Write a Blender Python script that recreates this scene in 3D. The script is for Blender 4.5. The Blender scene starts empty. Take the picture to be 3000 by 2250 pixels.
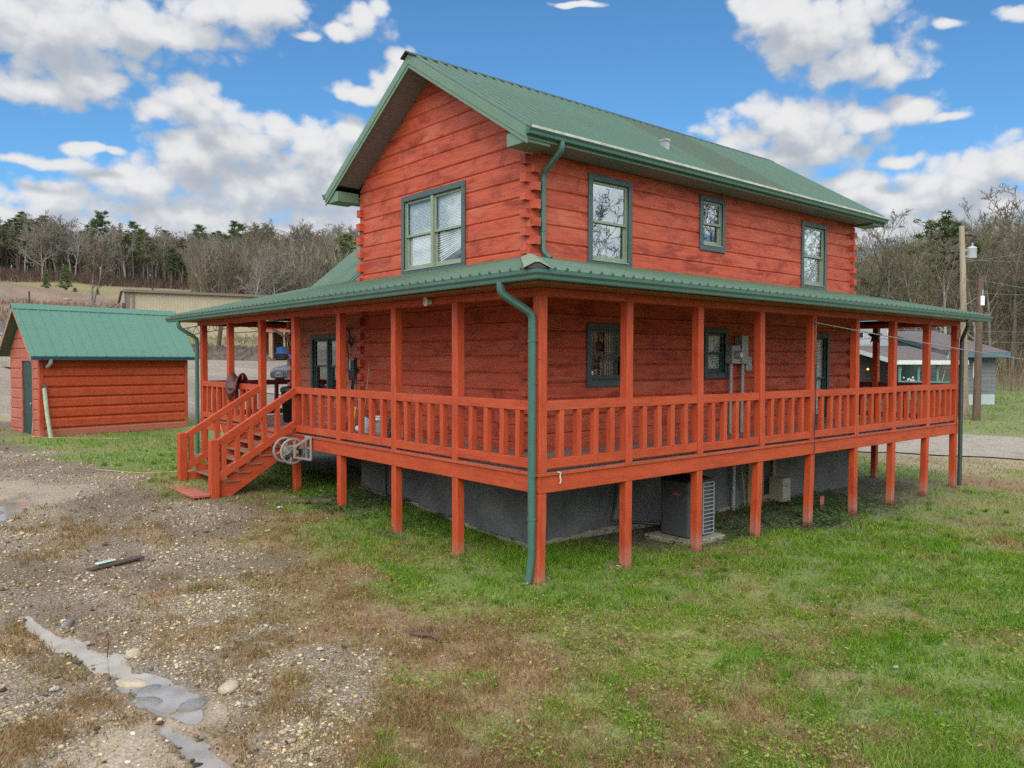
import bpy, bmesh, math, random
import numpy as np
from mathutils import Vector, Matrix
R = math.radians
rng = np.random.default_rng(7)
random.seed(11)
scene = bpy.context.scene
COL = scene.collection
ORG = {}                                   # world origin every part of a thing is measured from

# ------------------------------------------------------------------ objects
def tag(o, label=None, cat=None, group=None, kind=None):
    if label: o['label'] = label
    if cat: o['category'] = cat
    if group: o['group'] = group
    if kind: o['kind'] = kind
    return o

def thing(name, loc, label, cat, group=None):
    o = bpy.data.objects.new(name, None)
    o.empty_display_size = 0.2
    o.location = loc
    COL.objects.link(o)
    ORG[o] = Vector(loc)
    return tag(o, label, cat, group)

class MB:
    """collects boxes, tubes, prisms ... in world coordinates and links them as ONE mesh object"""
    def __init__(s): s.v = []; s.f = []; s.smooth = []
    def add(s, vs, fs, smooth=False):
        n = len(s.v); s.v.extend([tuple(map(float, p)) for p in vs])
        s.f.extend([tuple(i + n for i in f) for f in fs]); s.smooth.extend([smooth] * len(fs))
        return s
    def box(s, x0, x1, y0, y1, z0, z1):
        return s.hexa([(x0,y0,z0),(x1,y0,z0),(x1,y1,z0),(x0,y1,z0),(x0,y0,z1),(x1,y0,z1),(x1,y1,z1),(x0,y1,z1)])
    def hexa(s, p):
        return s.add(p, [(0,3,2,1),(4,5,6,7),(0,1,5,4),(1,2,6,5),(2,3,7,6),(3,0,4,7)])
    def obox(s, c, u, v, w):
        c, u, v, w = map(Vector, (c, u, v, w))
        return s.hexa([c-u-v-w, c+u-v-w, c+u+v-w, c-u+v-w, c-u-v+w, c+u-v+w, c+u+v+w, c-u+v+w])
    def bar(s, a, b, w, h, up=(0,0,1)):
        a, b = Vector(a), Vector(b); d = (b - a); up = Vector(up)
        side = d.cross(up)
        if side.length < 1e-6: side = d.cross(Vector((0,1,0)))
        side.normalize(); u2 = side.cross(d).normalized()
        return s.obox((a+b)/2, d/2, side*w/2, u2*h/2)
    def tube(s, pts, r, n=8, cap=True, flat=None):
        pts = [Vector(p) for p in pts]; rs = r if isinstance(r, (list, tuple)) else [r]*len(pts)
        ring = []; prev = None
        for i, p in enumerate(pts):
            d = (pts[min(i+1, len(pts)-1)] - pts[max(i-1, 0)]).normalized()
            a = Vector((0,0,1)) if abs(d.z) < .9 else Vector((1,0,0))
            if prev is not None and (prev - d*prev.dot(d)).length > .1: a = prev
            x = (a - d*a.dot(d)).normalized(); y = d.cross(x); prev = x
            fx, fy = flat if flat else (1, 1)
            ring.append([p + (x*math.cos(t)*fx + y*math.sin(t)*fy)*rs[i] for t in [2*math.pi*k/n + (math.pi/n) for k in range(n)]])
        vs = [q for rr in ring for q in rr]; fs = []
        for i in range(len(pts)-1):
            for k in range(n):
                fs.append((i*n+k, i*n+(k+1) % n, (i+1)*n+(k+1) % n, (i+1)*n+k))
        s.add(vs, fs, True)
        if cap: s.add(ring[0], [tuple(range(n))[::-1]]); s.add(ring[-1], [tuple(range(n))])
        return s
    def prism(s, poly, d):
        d = Vector(d); n = len(poly); a = [Vector(p) for p in poly]
        return s.add(a + [p + d for p in a], [tuple(range(n))[::-1], tuple(range(n, 2*n))] + [(k, (k+1) % n, n+(k+1) % n, n+k) for k in range(n)])
    def loft(s, rings, smooth=True, cap=True, closed=True):
        n = len(rings[0]); vs = [p for r in rings for p in r]; fs = []
        for i in range(len(rings)-1):
            for k in range(n if closed else n-1):
                fs.append((i*n+k, i*n+(k+1) % n, (i+1)*n+(k+1) % n, (i+1)*n+k))
        s.add(vs, fs, smooth)
        if cap: s.add(rings[0], [tuple(range(n))[::-1]]); s.add(rings[-1], [tuple(range(n))])
        return s
    def lathe(s, c, prof, n=20, axis=(0,0,1)):
        c = Vector(c); ax = Vector(axis).normalized()
        a = Vector((0,0,1)) if abs(ax.z) < .9 else Vector((1,0,0)); x = (a - ax*a.dot(ax)).normalized(); y = ax.cross(x)
        rings = [[c + ax*h + (x*math.cos(2*math.pi*k/n) + y*math.sin(2*math.pi*k/n))*r for k in range(n)] for r, h in prof]
        return s.loft(rings)
    def torus(s, c, R_, r, axis, n=24, m=8):
        ax = Vector(axis).normalized(); a = Vector((0,0,1)) if abs(ax.z) < .9 else Vector((1,0,0))
        x = (a - ax*a.dot(ax)).normalized(); y = ax.cross(x); c = Vector(c); rings = []
        for k in range(n+1):
            t = 2*math.pi*k/n; d = x*math.cos(t) + y*math.sin(t)
            rings.append([c + d*(R_ + r*math.cos(q)) + ax*(r*math.sin(q)) for q in [2*math.pi*j/m for j in range(m)]])
        return s.loft(rings, cap=False)
    def ball(s, c, rad, n=10, jit=0, squash=(1,1,1)):
        c = Vector(c); rings = []
        for i in range(1, n):
            th = math.pi*i/n
            rings.append([c + Vector((squash[0]*math.sin(th)*math.cos(2*math.pi*k/n), squash[1]*math.sin(th)*math.sin(2*math.pi*k/n), squash[2]*math.cos(th)))*rad*(1+random.uniform(-jit, jit)) for k in range(n)])
        return s.loft(rings)
    def build(s, name, mat, parent=None, bevel=0, org=None, seg=1):
        o = np_mesh_obj(name, s.v, s.f, mat, parent, org, s.smooth)
        if bevel:
            m = o.modifiers.new('bevel', 'BEVEL'); m.width = bevel; m.segments = seg; m.limit_method = 'ANGLE'; m.angle_limit = R(40)
        return o

def np_mesh_obj(name, v, f, mat, parent=None, org=None, smooth=None):
    root = parent
    o0 = ORG[root] if root is not None else Vector(org if org is not None else (0,0,0))
    vv = np.asarray(v, float).reshape(-1, 3) - np.array(o0)[None]
    me = bpy.data.meshes.new(name)
    me.from_pydata(vv.tolist(), [], f)
    bm = bmesh.new(); bm.from_mesh(me); bmesh.ops.recalc_face_normals(bm, faces=bm.faces); bm.to_mesh(me); bm.free()
    if smooth is not None: me.polygons.foreach_set('use_smooth', smooth)
    me.materials.append(mat); me.update()
    o = bpy.data.objects.new(name, me); COL.objects.link(o)
    if parent is not None:
        o.parent = parent
    else:
        o.location = o0
    ORG[o] = o0
    return o

def raw_mesh(name, v, f, mat, smooth=False, attrs=None, k=None):
    """large meshes straight from numpy arrays (k = corners per face)"""
    me = bpy.data.meshes.new(name); v = np.asarray(v, np.float32); f = np.asarray(f, np.int32); k = f.shape[1]
    me.vertices.add(len(v)); me.vertices.foreach_set('co', v.ravel())
    me.loops.add(f.size); me.loops.foreach_set('vertex_index', f.ravel())
    me.polygons.add(len(f)); me.polygons.foreach_set('loop_start', np.arange(0, f.size, k, dtype=np.int32))
    try: me.polygons.foreach_set('loop_total', np.full(len(f), k, np.int32))
    except Exception: pass
    if smooth: me.polygons.foreach_set('use_smooth', np.ones(len(f), bool))
    for n, (typ, arr) in (attrs or {}).items():
        a = me.attributes.new(n, typ, 'POINT'); a.data.foreach_set('color' if 'COLOR' in typ else 'value', np.asarray(arr, np.float32).ravel())
    me.update(calc_edges=True); me.validate()
    if mat: me.materials.append(mat)
    return me

def link(name, me, parent=None, loc=(0,0,0)):
    o = bpy.data.objects.new(name, me); COL.objects.link(o); o.location = loc
    if parent is not None: o.parent = parent
    return o

# ------------------------------------------------------------------ node helper
class NT:
    def __init__(s, tree): s.t = tree; s.n = tree.nodes; s.l = tree.links
    def node(s, typ, ins=None, **kw):
        n = s.n.new(typ)
        for k, v in kw.items(): setattr(n, k, v)
        for k, v in (ins or {}).items(): s.put(n.inputs[k], v)
        return n
    def put(s, sock, v):
        if isinstance(v, bpy.types.NodeSocket): s.l.new(v, sock)
        else:
            if isinstance(v, (tuple, list)) and sock.type == 'RGBA' and len(v) == 3: v = (*v, 1)
            sock.default_value = v
    def math(s, op, a, b=0, c=0, clamp=False):
        n = s.n.new('ShaderNodeMath'); n.operation = op; n.use_clamp = clamp
        for i, v in enumerate((a, b, c)): s.put(n.inputs[i], v)
        return n.outputs[0]
    def vec(s, op, a, b=(0,0,0), c=None):
        n = s.n.new('ShaderNodeVectorMath'); n.operation = op; s.put(n.inputs[0], a); s.put(n.inputs[1], b)
        if c is not None: s.put(n.inputs[2], c)
        return n.outputs['Value'] if op in ('LENGTH', 'DOT_PRODUCT', 'DISTANCE') else n.outputs[0]
    def mix(s, f, a, b, mode='MIX'):
        n = s.n.new('ShaderNodeMix'); n.data_type = 'RGBA'; n.blend_type = mode
        s.put(n.inputs[0], f); s.put(n.inputs[6], a); s.put(n.inputs[7], b); return n.outputs[2]
    def ramp(s, f, lo, hi, a=0., b=1., smooth=True):
        n = s.n.new('ShaderNodeMapRange'); n.interpolation_type = 'SMOOTHSTEP' if smooth else 'LINEAR'
        for i, v in enumerate((f, lo, hi, a, b)): s.put(n.inputs[i], v)
        return n.outputs[0]
    def noise(s, vec, scale, detail=4, rough=.55, dist=0.):
        n = s.node('ShaderNodeTexNoise', {'Vector': vec, 'Scale': scale, 'Detail': detail, 'Roughness': rough, 'Distortion': dist}); return n.outputs[0]
    def coords(s): return s.node('ShaderNodeTexCoord').outputs['Object']
    def scale(s, v, sc): return s.vec('MULTIPLY', v, sc)
    def bump(s, h, strength=.3, dist=.01): return s.node('ShaderNodeBump', {'Strength': strength, 'Distance': dist, 'Height': h}).outputs[0]

def new_mat(name):
    m = bpy.data.materials.new(name); m.use_nodes = True; m.node_tree.nodes.clear()
    nt = NT(m.node_tree); out = nt.node('ShaderNodeOutputMaterial')
    b = nt.node('ShaderNodeBsdfPrincipled'); nt.l.new(b.outputs[0], out.inputs[0])
    return m, nt, b, out

def plain(name, base, rough=.6, metal=0., var=.12, scale=6., bump=.15, dirt=None, dirt_amt=.35, spec=.5):
    m, nt, b, out = new_mat(name); co = nt.coords()
    n1 = nt.noise(co, scale, 5); n2 = nt.noise(co, scale*9, 3)
    f = nt.ramp(nt.math('ADD', nt.math('MULTIPLY', n1, .7), nt.math('MULTIPLY', n2, .3)), .3, .7)
    c = nt.mix(f, tuple(x*(1-var) for x in base), tuple(min(1, x*(1+var)) for x in base))
    if dirt:
        d = nt.ramp(nt.noise(co, scale*.45, 6, .65), .5, .72)
        c = nt.mix(nt.math('MULTIPLY', d, dirt_amt), c, dirt)
    nt.put(b.inputs['Base Color'], c); b.inputs['Roughness'].default_value = rough; b.inputs['Metallic'].default_value = metal
    b.inputs['Specular IOR Level'].default_value = spec
    if bump: nt.put(b.inputs['Normal'], nt.bump(n2, bump, .01))
    return m

def wood(name, axis, base, dark, pale, rough=.62, blotch=.5, foot=False, grain=1.0):
    """stained timber, grain along the given axis, darker blotches, knots, paler worn patches"""
    m, nt, b, out = new_mat(name); co = nt.coords()
    st = {'x': (.09,1,1), 'y': (1,.09,1), 'z': (1,1,.09), 'n': (.5,.5,.5)}[axis]
    rnd = nt.node('ShaderNodeNewGeometry').outputs['Random Per Island']
    off = nt.node('ShaderNodeCombineXYZ', {0: nt.math('MULTIPLY', rnd, 37.), 1: nt.math('MULTIPLY', rnd, 19.), 2: nt.math('MULTIPLY', rnd, 53.)}).outputs[0]
    p = nt.vec('ADD', nt.scale(co, st), off)
    gr = nt.noise(p, 26., 5, .6, .6)
    st2 = {'x': (.4,1,1), 'y': (1,.4,1), 'z': (1,1,.4), 'n': (1,1,1)}[axis]
    p2 = nt.vec('ADD', nt.scale(co, st2), off)
    bl = nt.noise(p2, 3.0, 5, .66, .5); bl2 = nt.noise(nt.vec('ADD', p2, (5,9,2)), 1.7, 4, .6)
    kn = nt.node('ShaderNodeTexVoronoi', {'Vector': p2, 'Scale': 2.1, 'Randomness': 1.}).outputs['Distance']
    c = nt.mix(nt.ramp(gr, .35, .7), base, tuple(x*(1-.28*grain) for x in base))
    c = nt.mix(nt.math('MULTIPLY', nt.ramp(bl, .48, .64), blotch), c, dark)
    c = nt.mix(nt.math('MULTIPLY', nt.ramp(bl2, .5, .74), .55*blotch), c, pale)
    c = nt.mix(nt.math('MULTIPLY', nt.ramp(kn, .10, .045), .6*blotch), c, tuple(x*.45 for x in dark))
    c = nt.mix(nt.ramp(rnd, 0, 1, 0., .32, False), c, tuple(x*.72 for x in base))
    if foot:   # splash-worn, dirty post feet
        z = nt.node('ShaderNodeSeparateXYZ', {0: nt.node('ShaderNodeNewGeometry').outputs['Position']}).outputs[2]
        hi = -1.1 if foot is True else foot; w = nt.math('ADD', nt.math('SUBTRACT', z, hi+1.1), nt.math('MULTIPLY', nt.noise(co, 9., 4), .35))
        c = nt.mix(nt.ramp(w, -.95, -1.32, 0., .55), c, (.36,.20,.145))
        c = nt.mix(nt.ramp(w, -1.28, -1.47, 0., .75), c, (.07,.04,.026))
    nt.put(b.inputs['Base Color'], c)
    nt.put(b.inputs['Roughness'], nt.ramp(gr, .3, .7, rough-.08, rough+.12))
    b.inputs['Specular IOR Level'].default_value = .35
    nt.put(b.inputs['Normal'], nt.bump(nt.math('ADD', gr, nt.math('MULTIPLY', bl, .6)), .22*grain, .006))
    return m

M = {}
RED, RDK, RPL = (.46,.075,.030), (.20,.022,.012), (.55,.17,.10)
for a in 'xyz':
    M['log_'+a] = wood('red_log_'+a, a, (.57,.100,.046), (.26,.034,.017), (.64,.20,.125), blotch=.85)
    M['trim_'+a] = wood('red_timber_'+a, a, (.55,.082,.026), (.30,.034,.013), (.61,.165,.085), blotch=.55, grain=1., rough=.55)
M['post'] = wood('red_post', 'z', (.55,.080,.025), (.30,.034,.013), (.61,.16,.08), blotch=.5, grain=1., rough=.55, foot=True)
M['faded_y'] = wood('faded_red_log', 'y', (.56,.17,.11), (.3,.06,.04), (.6,.27,.2), blotch=.6)
M['shed_x'] = wood('shed_red_board', 'n', (.50,.074,.020), (.27,.034,.012), (.55,.15,.075), blotch=.4, foot=-.38)
M['shed_pink'] = wood('shed_faded_board', 'n', (.50,.15,.10), (.33,.07,.045), (.58,.24,.17), blotch=.4)
M['deck'] = wood('worn_deck_board', 'n', (.34,.20,.165), (.18,.09,.07), (.42,.30,.26), blotch=.5)
M['tread'] = wood('worn_stair_tread', 'y', (.33,.15,.10), (.16,.06,.04), (.42,.27,.21), blotch=.6)
M['soffit'] = wood('stained_soffit', 'n', (.30,.125,.055), (.13,.045,.022), (.36,.17,.08), blotch=.6)
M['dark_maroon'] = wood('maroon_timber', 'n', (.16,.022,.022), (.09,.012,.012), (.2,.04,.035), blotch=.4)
M['gutter'] = plain('green_gutter', (.065,.150,.118), .42, 0, .1, 3., .05, (.07,.13,.10), .35)
M['gutter_worn'] = plain('green_gutter_worn', (.15,.30,.235), .45, 0, .15, 3., .05, (.36,.36,.28), .6)
M['hip_cap'] = plain('worn_green_flashing', (.20,.27,.19), .55, 0, .25, 5., .1, (.33,.30,.22), .6)
M['worn_lip'] = plain('worn_pale_lip', (.46,.47,.38), .6, 0, .25, 5., .1, (.2,.26,.18), .6)
M['fascia'] = plain('green_fascia', (.12,.205,.13), .5, 0, .08, 2., .05, (.15,.22,.14), .3)
M['casing'] = plain('teal_casing', (.052,.088,.085), .5, 0, .1, 8., .1)
M['sash'] = plain('sage_sash', (.25,.30,.205), .5, 0, .08, 8., .1)
M['sash_dark'] = plain('dark_sash', (.045,.075,.065), .5, 0, .1, 8., .1)
M['blind'] = plain('white_blind', (.74,.74,.72), .6, 0, .04, 8., 0)
M['vinyl'] = plain('grey_vinyl_soffit', (.19,.20,.20), .55, 0, .08, 20., .05)
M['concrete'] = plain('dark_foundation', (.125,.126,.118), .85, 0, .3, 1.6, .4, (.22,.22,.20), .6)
M['footing'] = plain('pale_footing', (.30,.27,.20), .9, 0, .25, 3., .5, (.2,.17,.11), .5)
M['grey_metal'] = plain('grey_meter_metal', (.36,.37,.35), .45, .2, .06, 8., .04, (.25,.24,.21), .3)
M['scrap'] = plain('pale_scrap', (.42,.42,.40), .7, 0, .2, 9., .1)
M['white_plastic'] = plain('white_plastic', (.78,.78,.78), .4, 0, .04, 8., 0)
M['black'] = plain('black_plastic', (.02,.021,.022), .5, 0, .2, 8., .1)
M['ac'] = plain('dark_grey_ac', (.085,.09,.095), .5, .3, .1, 5., .08, (.05,.05,.045), .5)
M['ac_grille'] = plain('grey_ac_grille', (.33,.36,.37), .5, .2, .06, 6., .03)
M['beige_metal'] = plain('beige_box', (.36,.33,.25), .55, .1, .1, 6., .05, (.22,.2,.15), .4)
M['beige_plastic'] = plain('taupe_plastic', (.27,.25,.215), .5, 0, .1, 6., .05, (.3,.27,.22), .4)
M['brass'] = plain('lamp_glow_shade', (.8,.4,.08), .5)
M['curtain'] = plain('tan_curtain', (.42,.33,.24), .8, 0, .2, 9., .3)
M['raw_wood'] = wood('raw_plank', 'n', (.38,.26,.14), (.2,.12,.06), (.5,.4,.27), blotch=.5)

def roof_metal(name, base, band=None, pitch=.23, px=0., py=0., line=.55):
    m, nt, b, out = new_mat(name); co = nt.coords()
    n = nt.noise(co, .8, 5, .6); n2 = nt.noise(nt.scale(co, (1,1,.3)), 5., 4, .6)
    c = nt.mix(nt.ramp(n, .3, .7), tuple(x*.93 for x in base), tuple(min(1, x*1.06) for x in base))
    c = nt.mix(nt.math('MULTIPLY', nt.ramp(n2, .55, .8), .16), c, tuple(x*.7+.02 for x in base))
    g = nt.node('ShaderNodeNewGeometry'); P_ = nt.node('ShaderNodeSeparateXYZ', {0: g.outputs['Position']}); N_ = nt.node('ShaderNodeSeparateXYZ', {0: g.outputs['True Normal']})
    k = nt.math('GREATER_THAN', nt.math('MULTIPLY', nt.math('ADD', P_.outputs[1], .45), 1.99), nt.math('MULTIPLY', nt.math('ADD', P_.outputs[0], .45), 2.38)) if py else 0.
    u = nt.math('ADD', nt.math('MULTIPLY', nt.math('SUBTRACT', P_.outputs[1], py), k), nt.math('MULTIPLY', nt.math('SUBTRACT', P_.outputs[0], px), nt.math('SUBTRACT', 1, k)))
    f = nt.math('ABSOLUTE', nt.math('SUBTRACT', nt.math('FRACT', nt.math('ADD', nt.math('MULTIPLY', u, 1/pitch), .5)), .5))     # 0 on a rib
    gr = nt.math('MULTIPLY', nt.ramp(f, .10, .17), nt.ramp(f, .34, .20)); gr = nt.math('MULTIPLY', gr, nt.ramp(n2, .25, .6, .6, 1.))
    c = nt.mix(nt.math('MULTIPLY', gr, line), c, tuple(x*.42 for x in base)); c = nt.mix(nt.ramp(f, .10, .05, 0., .35), c, tuple(min(1, x*1.35+.03) for x in base))  # dark lines beside ribs, pale crowns: rib shading put into the colour
    if band:     # some sheets are duller and more olive than their neighbours
        x = nt.node('ShaderNodeSeparateXYZ', {0: nt.node('ShaderNodeNewGeometry').outputs['Position']}).outputs[0]
        f = nt.math('MULTIPLY', nt.math('GREATER_THAN', x, band[0]), nt.math('LESS_THAN', x, band[1]))
        c = nt.mix(nt.math('MULTIPLY', f, .8), c, (.060,.088,.045))
    nt.put(b.inputs['Base Color'], c); nt.put(b.inputs['Roughness'], nt.ramp(n2, .3, .7, .36, .52)); b.inputs['Metallic'].default_value = .0
    b.inputs['Specular IOR Level'].default_value = .6
    return m
M['roof'] = roof_metal('green_metal_roof', (.060,.130,.080), (6.35, 8.75), .23, 1.0+.23*.35, 0., .62)
M['porch_roof'] = roof_metal('green_porch_roof', (.085,.155,.098), None, .21, -.45+.21*.35, -.45+.21*.35, .5)
M['shed_roof'] = roof_metal('green_shed_roof', (.072,.185,.125), None, 50.)
M['ridge'] = plain('dark_ridge_cap', (.06,.08,.075), .5, .2, .1, 5., .05)

def glass_mat(name, refl=.45, tint=(.93,.96,.96)):
    m = bpy.data.materials.new(name); m.use_nodes = True; m.node_tree.nodes.clear(); nt = NT(m.node_tree)
    out = nt.node('ShaderNodeOutputMaterial'); tr = nt.node('ShaderNodeBsdfTransparent', {0: (*tint, 1)})
    gl = nt.node('ShaderNodeBsdfGlossy', {'Roughness': .015, 'Color': (.80,.86,.85,1)})
    fr = nt.math('MULTIPLY', nt.math('POWER', nt.node('ShaderNodeLayerWeight', {'Blend': .5}).outputs['Facing'], 4.), .7)
    w = nt.noise(nt.coords(), 1.6, 2); nt.put(gl.inputs['Normal'], nt.bump(w, .05, .02))
    mx = nt.node('ShaderNodeMixShader', {0: nt.math('ADD', nt.math('MULTIPLY', fr, 1.0), refl, clamp=True), 1: tr.outputs[0], 2: gl.outputs[0]})
    nt.l.new(mx.outputs[0], out.inputs[0]); return m
M['glass'] = glass_mat('window_glass', .21); M['glass_soft'] = glass_mat('window_glass_soft', .07)
M['glass_clear'] = glass_mat('window_glass_clear', .04)
def glow_mat(name, c, s):
    m = bpy.data.materials.new(name); m.use_nodes = True; m.node_tree.nodes.clear(); nt = NT(m.node_tree)
    out = nt.node('ShaderNodeOutputMaterial'); e = nt.node('ShaderNodeEmission', {0: (*c, 1), 1: s}); nt.l.new(e.outputs[0], out.inputs[0]); return m
M['lamp_glow'] = glow_mat('lamp_glow', (1,.45,.08), .9)
# ------------------------------------------------------------------ camera, sun, sky
cd = bpy.data.cameras.new('camera'); cam = bpy.data.objects.new('camera', cd); COL.objects.link(cam)
cd.sensor_width = 36.; cd.lens = 36. * 2319.6 / 3000.; cd.clip_end = 4000.; cd.clip_start = .1
yaw, pit, rol = R(49.6407), R(1.7423), R(.13614)
fw = Vector((math.cos(yaw)*math.cos(pit), math.sin(yaw)*math.cos(pit), -math.sin(pit)))
rt = Vector((math.sin(yaw), -math.cos(yaw), 0)); up = rt.cross(fw)
r2 = rt*math.cos(rol) + up*math.sin(rol); u2 = -rt*math.sin(rol) + up*math.cos(rol)
mw = Matrix((r2, u2, -fw)).transposed().to_4x4(); mw.translation = Vector((-7.00315, -7.67876, 1.5001)); cam.matrix_world = mw
scene.camera = cam

SUN_EL, SUN_ROT = R(37), R(226)
sd = bpy.data.lights.new('sun', 'SUN'); sd.energy = .75; sd.angle = R(50); sd.color = (1, .955, .89)
sun = bpy.data.objects.new('sun', sd); COL.objects.link(sun)
sv = Vector((math.sin(SUN_ROT)*math.cos(SUN_EL), math.cos(SUN_ROT)*math.cos(SUN_EL), math.sin(SUN_EL)))
sun.rotation_euler = (-sv).to_track_quat('-Z', 'Y').to_euler(); sun.location = (0, 0, 60)

CLOUDS = [(1.385,.344,.118,.057),(1.288,.36,.11,.034),(1.214,.384,.087,.028),(1.162,.402,.053,.021),(1.411,.284,.089,.019),(1.354,.302,.059,.018),(1.255,.292,.042,.022),(1.233,.271,.043,.027),(1.28,.277,.034,.014),(1.205,.247,.088,.038),(1.152,.266,.029,.025),(1.241,.228,.055,.03),(1.104,.244,.047,.034),(1.059,.27,.025,.024),(1.305,.195,.081,.033),(1.387,.172,.066,.025),(1.153,.206,.117,.04),(1.087,.205,.072,.038),(1.43,.149,.046,.02),(1.256,.165,.163,.018),(1.099,.169,.093,.022),(1.404,.211,.06,.008),(1.348,.226,.025,.008),(1.051,.398,.032,.02),(1.078,.383,.015,.012),(1.006,.354,.027,.016),(1.017,.334,.031,.016),(1.054,.317,.045,.011),(.496,.371,.093,.039),(.543,.391,.062,.028),(.461,.332,.059,.023),(.423,.31,.038,.019),(.525,.273,.077,.036),(.583,.263,.045,.019),(.49,.242,.07,.03),(.546,.234,.052,.024),(.396,.274,.039,.015),(.441,.266,.029,.013),(.365,.265,.016,.006),(.364,.353,.015,.006),(.308,.352,.017,.01),(.459,.202,.059,.015),(.412,.22,.028,.011),(.352,.187,.057,.032),(.308,.199,.042,.031),(.388,.171,.091,.019),(.454,.179,.058,.021),(.326,.158,.051,.017),(1.305,.140,.22,.022),(1.16,.150,.2,.02),(.392,.146,.13,.022),(1.119,.373,.022,.006),(.785,.414,.034,.004)]
def cloud_group(fine):
    g = bpy.data.node_groups.new('cloud_density', 'ShaderNodeTree'); nt = NT(g)
    g.interface.new_socket('Vector', in_out='INPUT', socket_type='NodeSocketVector'); g.interface.new_socket('Density', in_out='OUTPUT', socket_type='NodeSocketFloat'); g.interface.new_socket('Sunward', in_out='OUTPUT', socket_type='NodeSocketFloat')
    gi = nt.node('NodeGroupInput').outputs[0]; go = nt.node('NodeGroupOutput')
    d = nt.vec('NORMALIZE', gi); s = nt.node('ShaderNodeSeparateXYZ', {0: d})
    az = nt.math('ARCTAN2', s.outputs[1], s.outputs[0]); el = nt.math('ARCSINE', s.outputs[2])
    wrp = nt.node('ShaderNodeTexNoise', {'Vector': d, 'Scale': 12., 'Detail': 2, 'Roughness': .5}).outputs[1]
    v = nt.node('ShaderNodeCombineXYZ', {0: az, 1: el, 2: 0.}).outputs[0]
    v = nt.vec('ADD', v, nt.vec('MULTIPLY', nt.vec('SUBTRACT', wrp, (.5,.5,.5)), (.055,.034,0)))
    acc = None
    for a, e, ra, re in CLOUDS:
        q = nt.vec('MULTIPLY_ADD', v, (1/ra, 1/re, 0), (-a/ra, -e/re, 0)); L = nt.vec('LENGTH', q)
        if acc is None: acc = L
        else:
            n = nt.node('ShaderNodeMath', operation='SMOOTH_MIN'); nt.put(n.inputs[0], acc); nt.put(n.inputs[1], L); n.inputs[2].default_value = .35; acc = n.outputs[0]
    # away from the view: scattered clouds of the same kind
    gen = nt.math('MULTIPLY_ADD', nt.ramp(nt.noise(nt.vec('MULTIPLY', d, (1,1,2.2)), 2.3, 3, .5), .33, .55), -1.6, 1.9)
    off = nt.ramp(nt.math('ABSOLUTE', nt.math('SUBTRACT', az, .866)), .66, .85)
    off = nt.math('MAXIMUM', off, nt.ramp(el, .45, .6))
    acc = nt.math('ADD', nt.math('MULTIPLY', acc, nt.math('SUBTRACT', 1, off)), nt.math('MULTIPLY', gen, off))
    sc = nt.vec('MULTIPLY', d, (1,1,1.35))
    n1 = nt.noise(sc, 19., 7 if fine else 4, .60, .0)
    D = nt.math('SUBTRACT', 1.16, acc)
    D = nt.math('ADD', D, nt.math('MULTIPLY', nt.math('SUBTRACT', n1, .5), 1.9))
    if fine:
        vo = nt.node('ShaderNodeTexVoronoi', {'Vector': nt.vec('ADD', sc, nt.vec('MULTIPLY', wrp, (.05,.05,.05))), 'Scale': 40., 'Randomness': 1.}, feature='F1').outputs['Distance']
        D = nt.math('ADD', D, nt.math('MULTIPLY', nt.math('SUBTRACT', .40, vo), .7))
    nt.l.new(D, go.inputs[0]); nt.l.new(off, go.inputs[1]); return g

w = bpy.data.worlds.new('World'); scene.world = w; w.use_nodes = True; w.node_tree.nodes.clear(); nt = NT(w.node_tree)
out = nt.node('ShaderNodeOutputWorld')
sky = nt.node('ShaderNodeTexSky', sky_type='NISHITA'); sky.sun_disc = False; sky.sun_elevation = SUN_EL; sky.sun_rotation = SUN_ROT
sky.altitude = 300; sky.air_density = 1.0; sky.dust_density = .35; sky.ozone_density = 2.2
SKY = .06
bg = nt.node('ShaderNodeBackground', {0: nt.vec('MULTIPLY', sky.outputs[0], (.40,.67,.82)), 1: SKY})
dr = nt.node('ShaderNodeTexCoord').outputs['Generated']; cg, cg2 = cloud_group(True), cloud_group(False)
def dens(v, cg=cg):
    n = nt.n.new('ShaderNodeGroup'); n.node_tree = cg; nt.put(n.inputs[0], v); return n.outputs
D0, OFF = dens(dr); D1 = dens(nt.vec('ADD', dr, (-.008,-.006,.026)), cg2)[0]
sep = nt.node('ShaderNodeSeparateXYZ', {0: dr}).outputs[2]
alpha = nt.ramp(D0, -.10, .50)
alpha = nt.math('MAXIMUM', alpha, nt.ramp(sep, .17, .03, 0., .5)); alpha = nt.math('MULTIPLY', alpha, nt.ramp(sep, -.02, .02))
thick = nt.ramp(D0, .2, 1.9)
lit = nt.ramp(nt.math('SUBTRACT', D0, D1), -.85, .75)           # sun side of each puff
base = nt.ramp(D1, .1, 1.9)                                    # how much cloud lies above
cw = nt.mix(lit, (.40,.45,.52), (.86,.862,.87))
cw = nt.mix(nt.math('MULTIPLY', base, .58), cw, (.43,.475,.54))
cw = nt.mix(nt.ramp(thick, 0., .35, .25, 0.), cw, (.62,.70,.82))
cw = nt.mix(nt.ramp(sep, .02, .22, .30, 0.), cw, (.46,.54,.66))
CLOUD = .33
bc = nt.node('ShaderNodeBackground', {0: cw, 1: nt.math('MULTIPLY_ADD', OFF, CLOUD*1.9, CLOUD)})     # unseen clouds outside the view, brightened as added fill light for the house
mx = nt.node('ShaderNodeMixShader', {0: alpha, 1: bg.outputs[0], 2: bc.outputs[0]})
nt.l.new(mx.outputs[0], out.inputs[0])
w.cycles.sampling_method = 'MANUAL'; w.cycles.sample_map_resolution = 512

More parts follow.
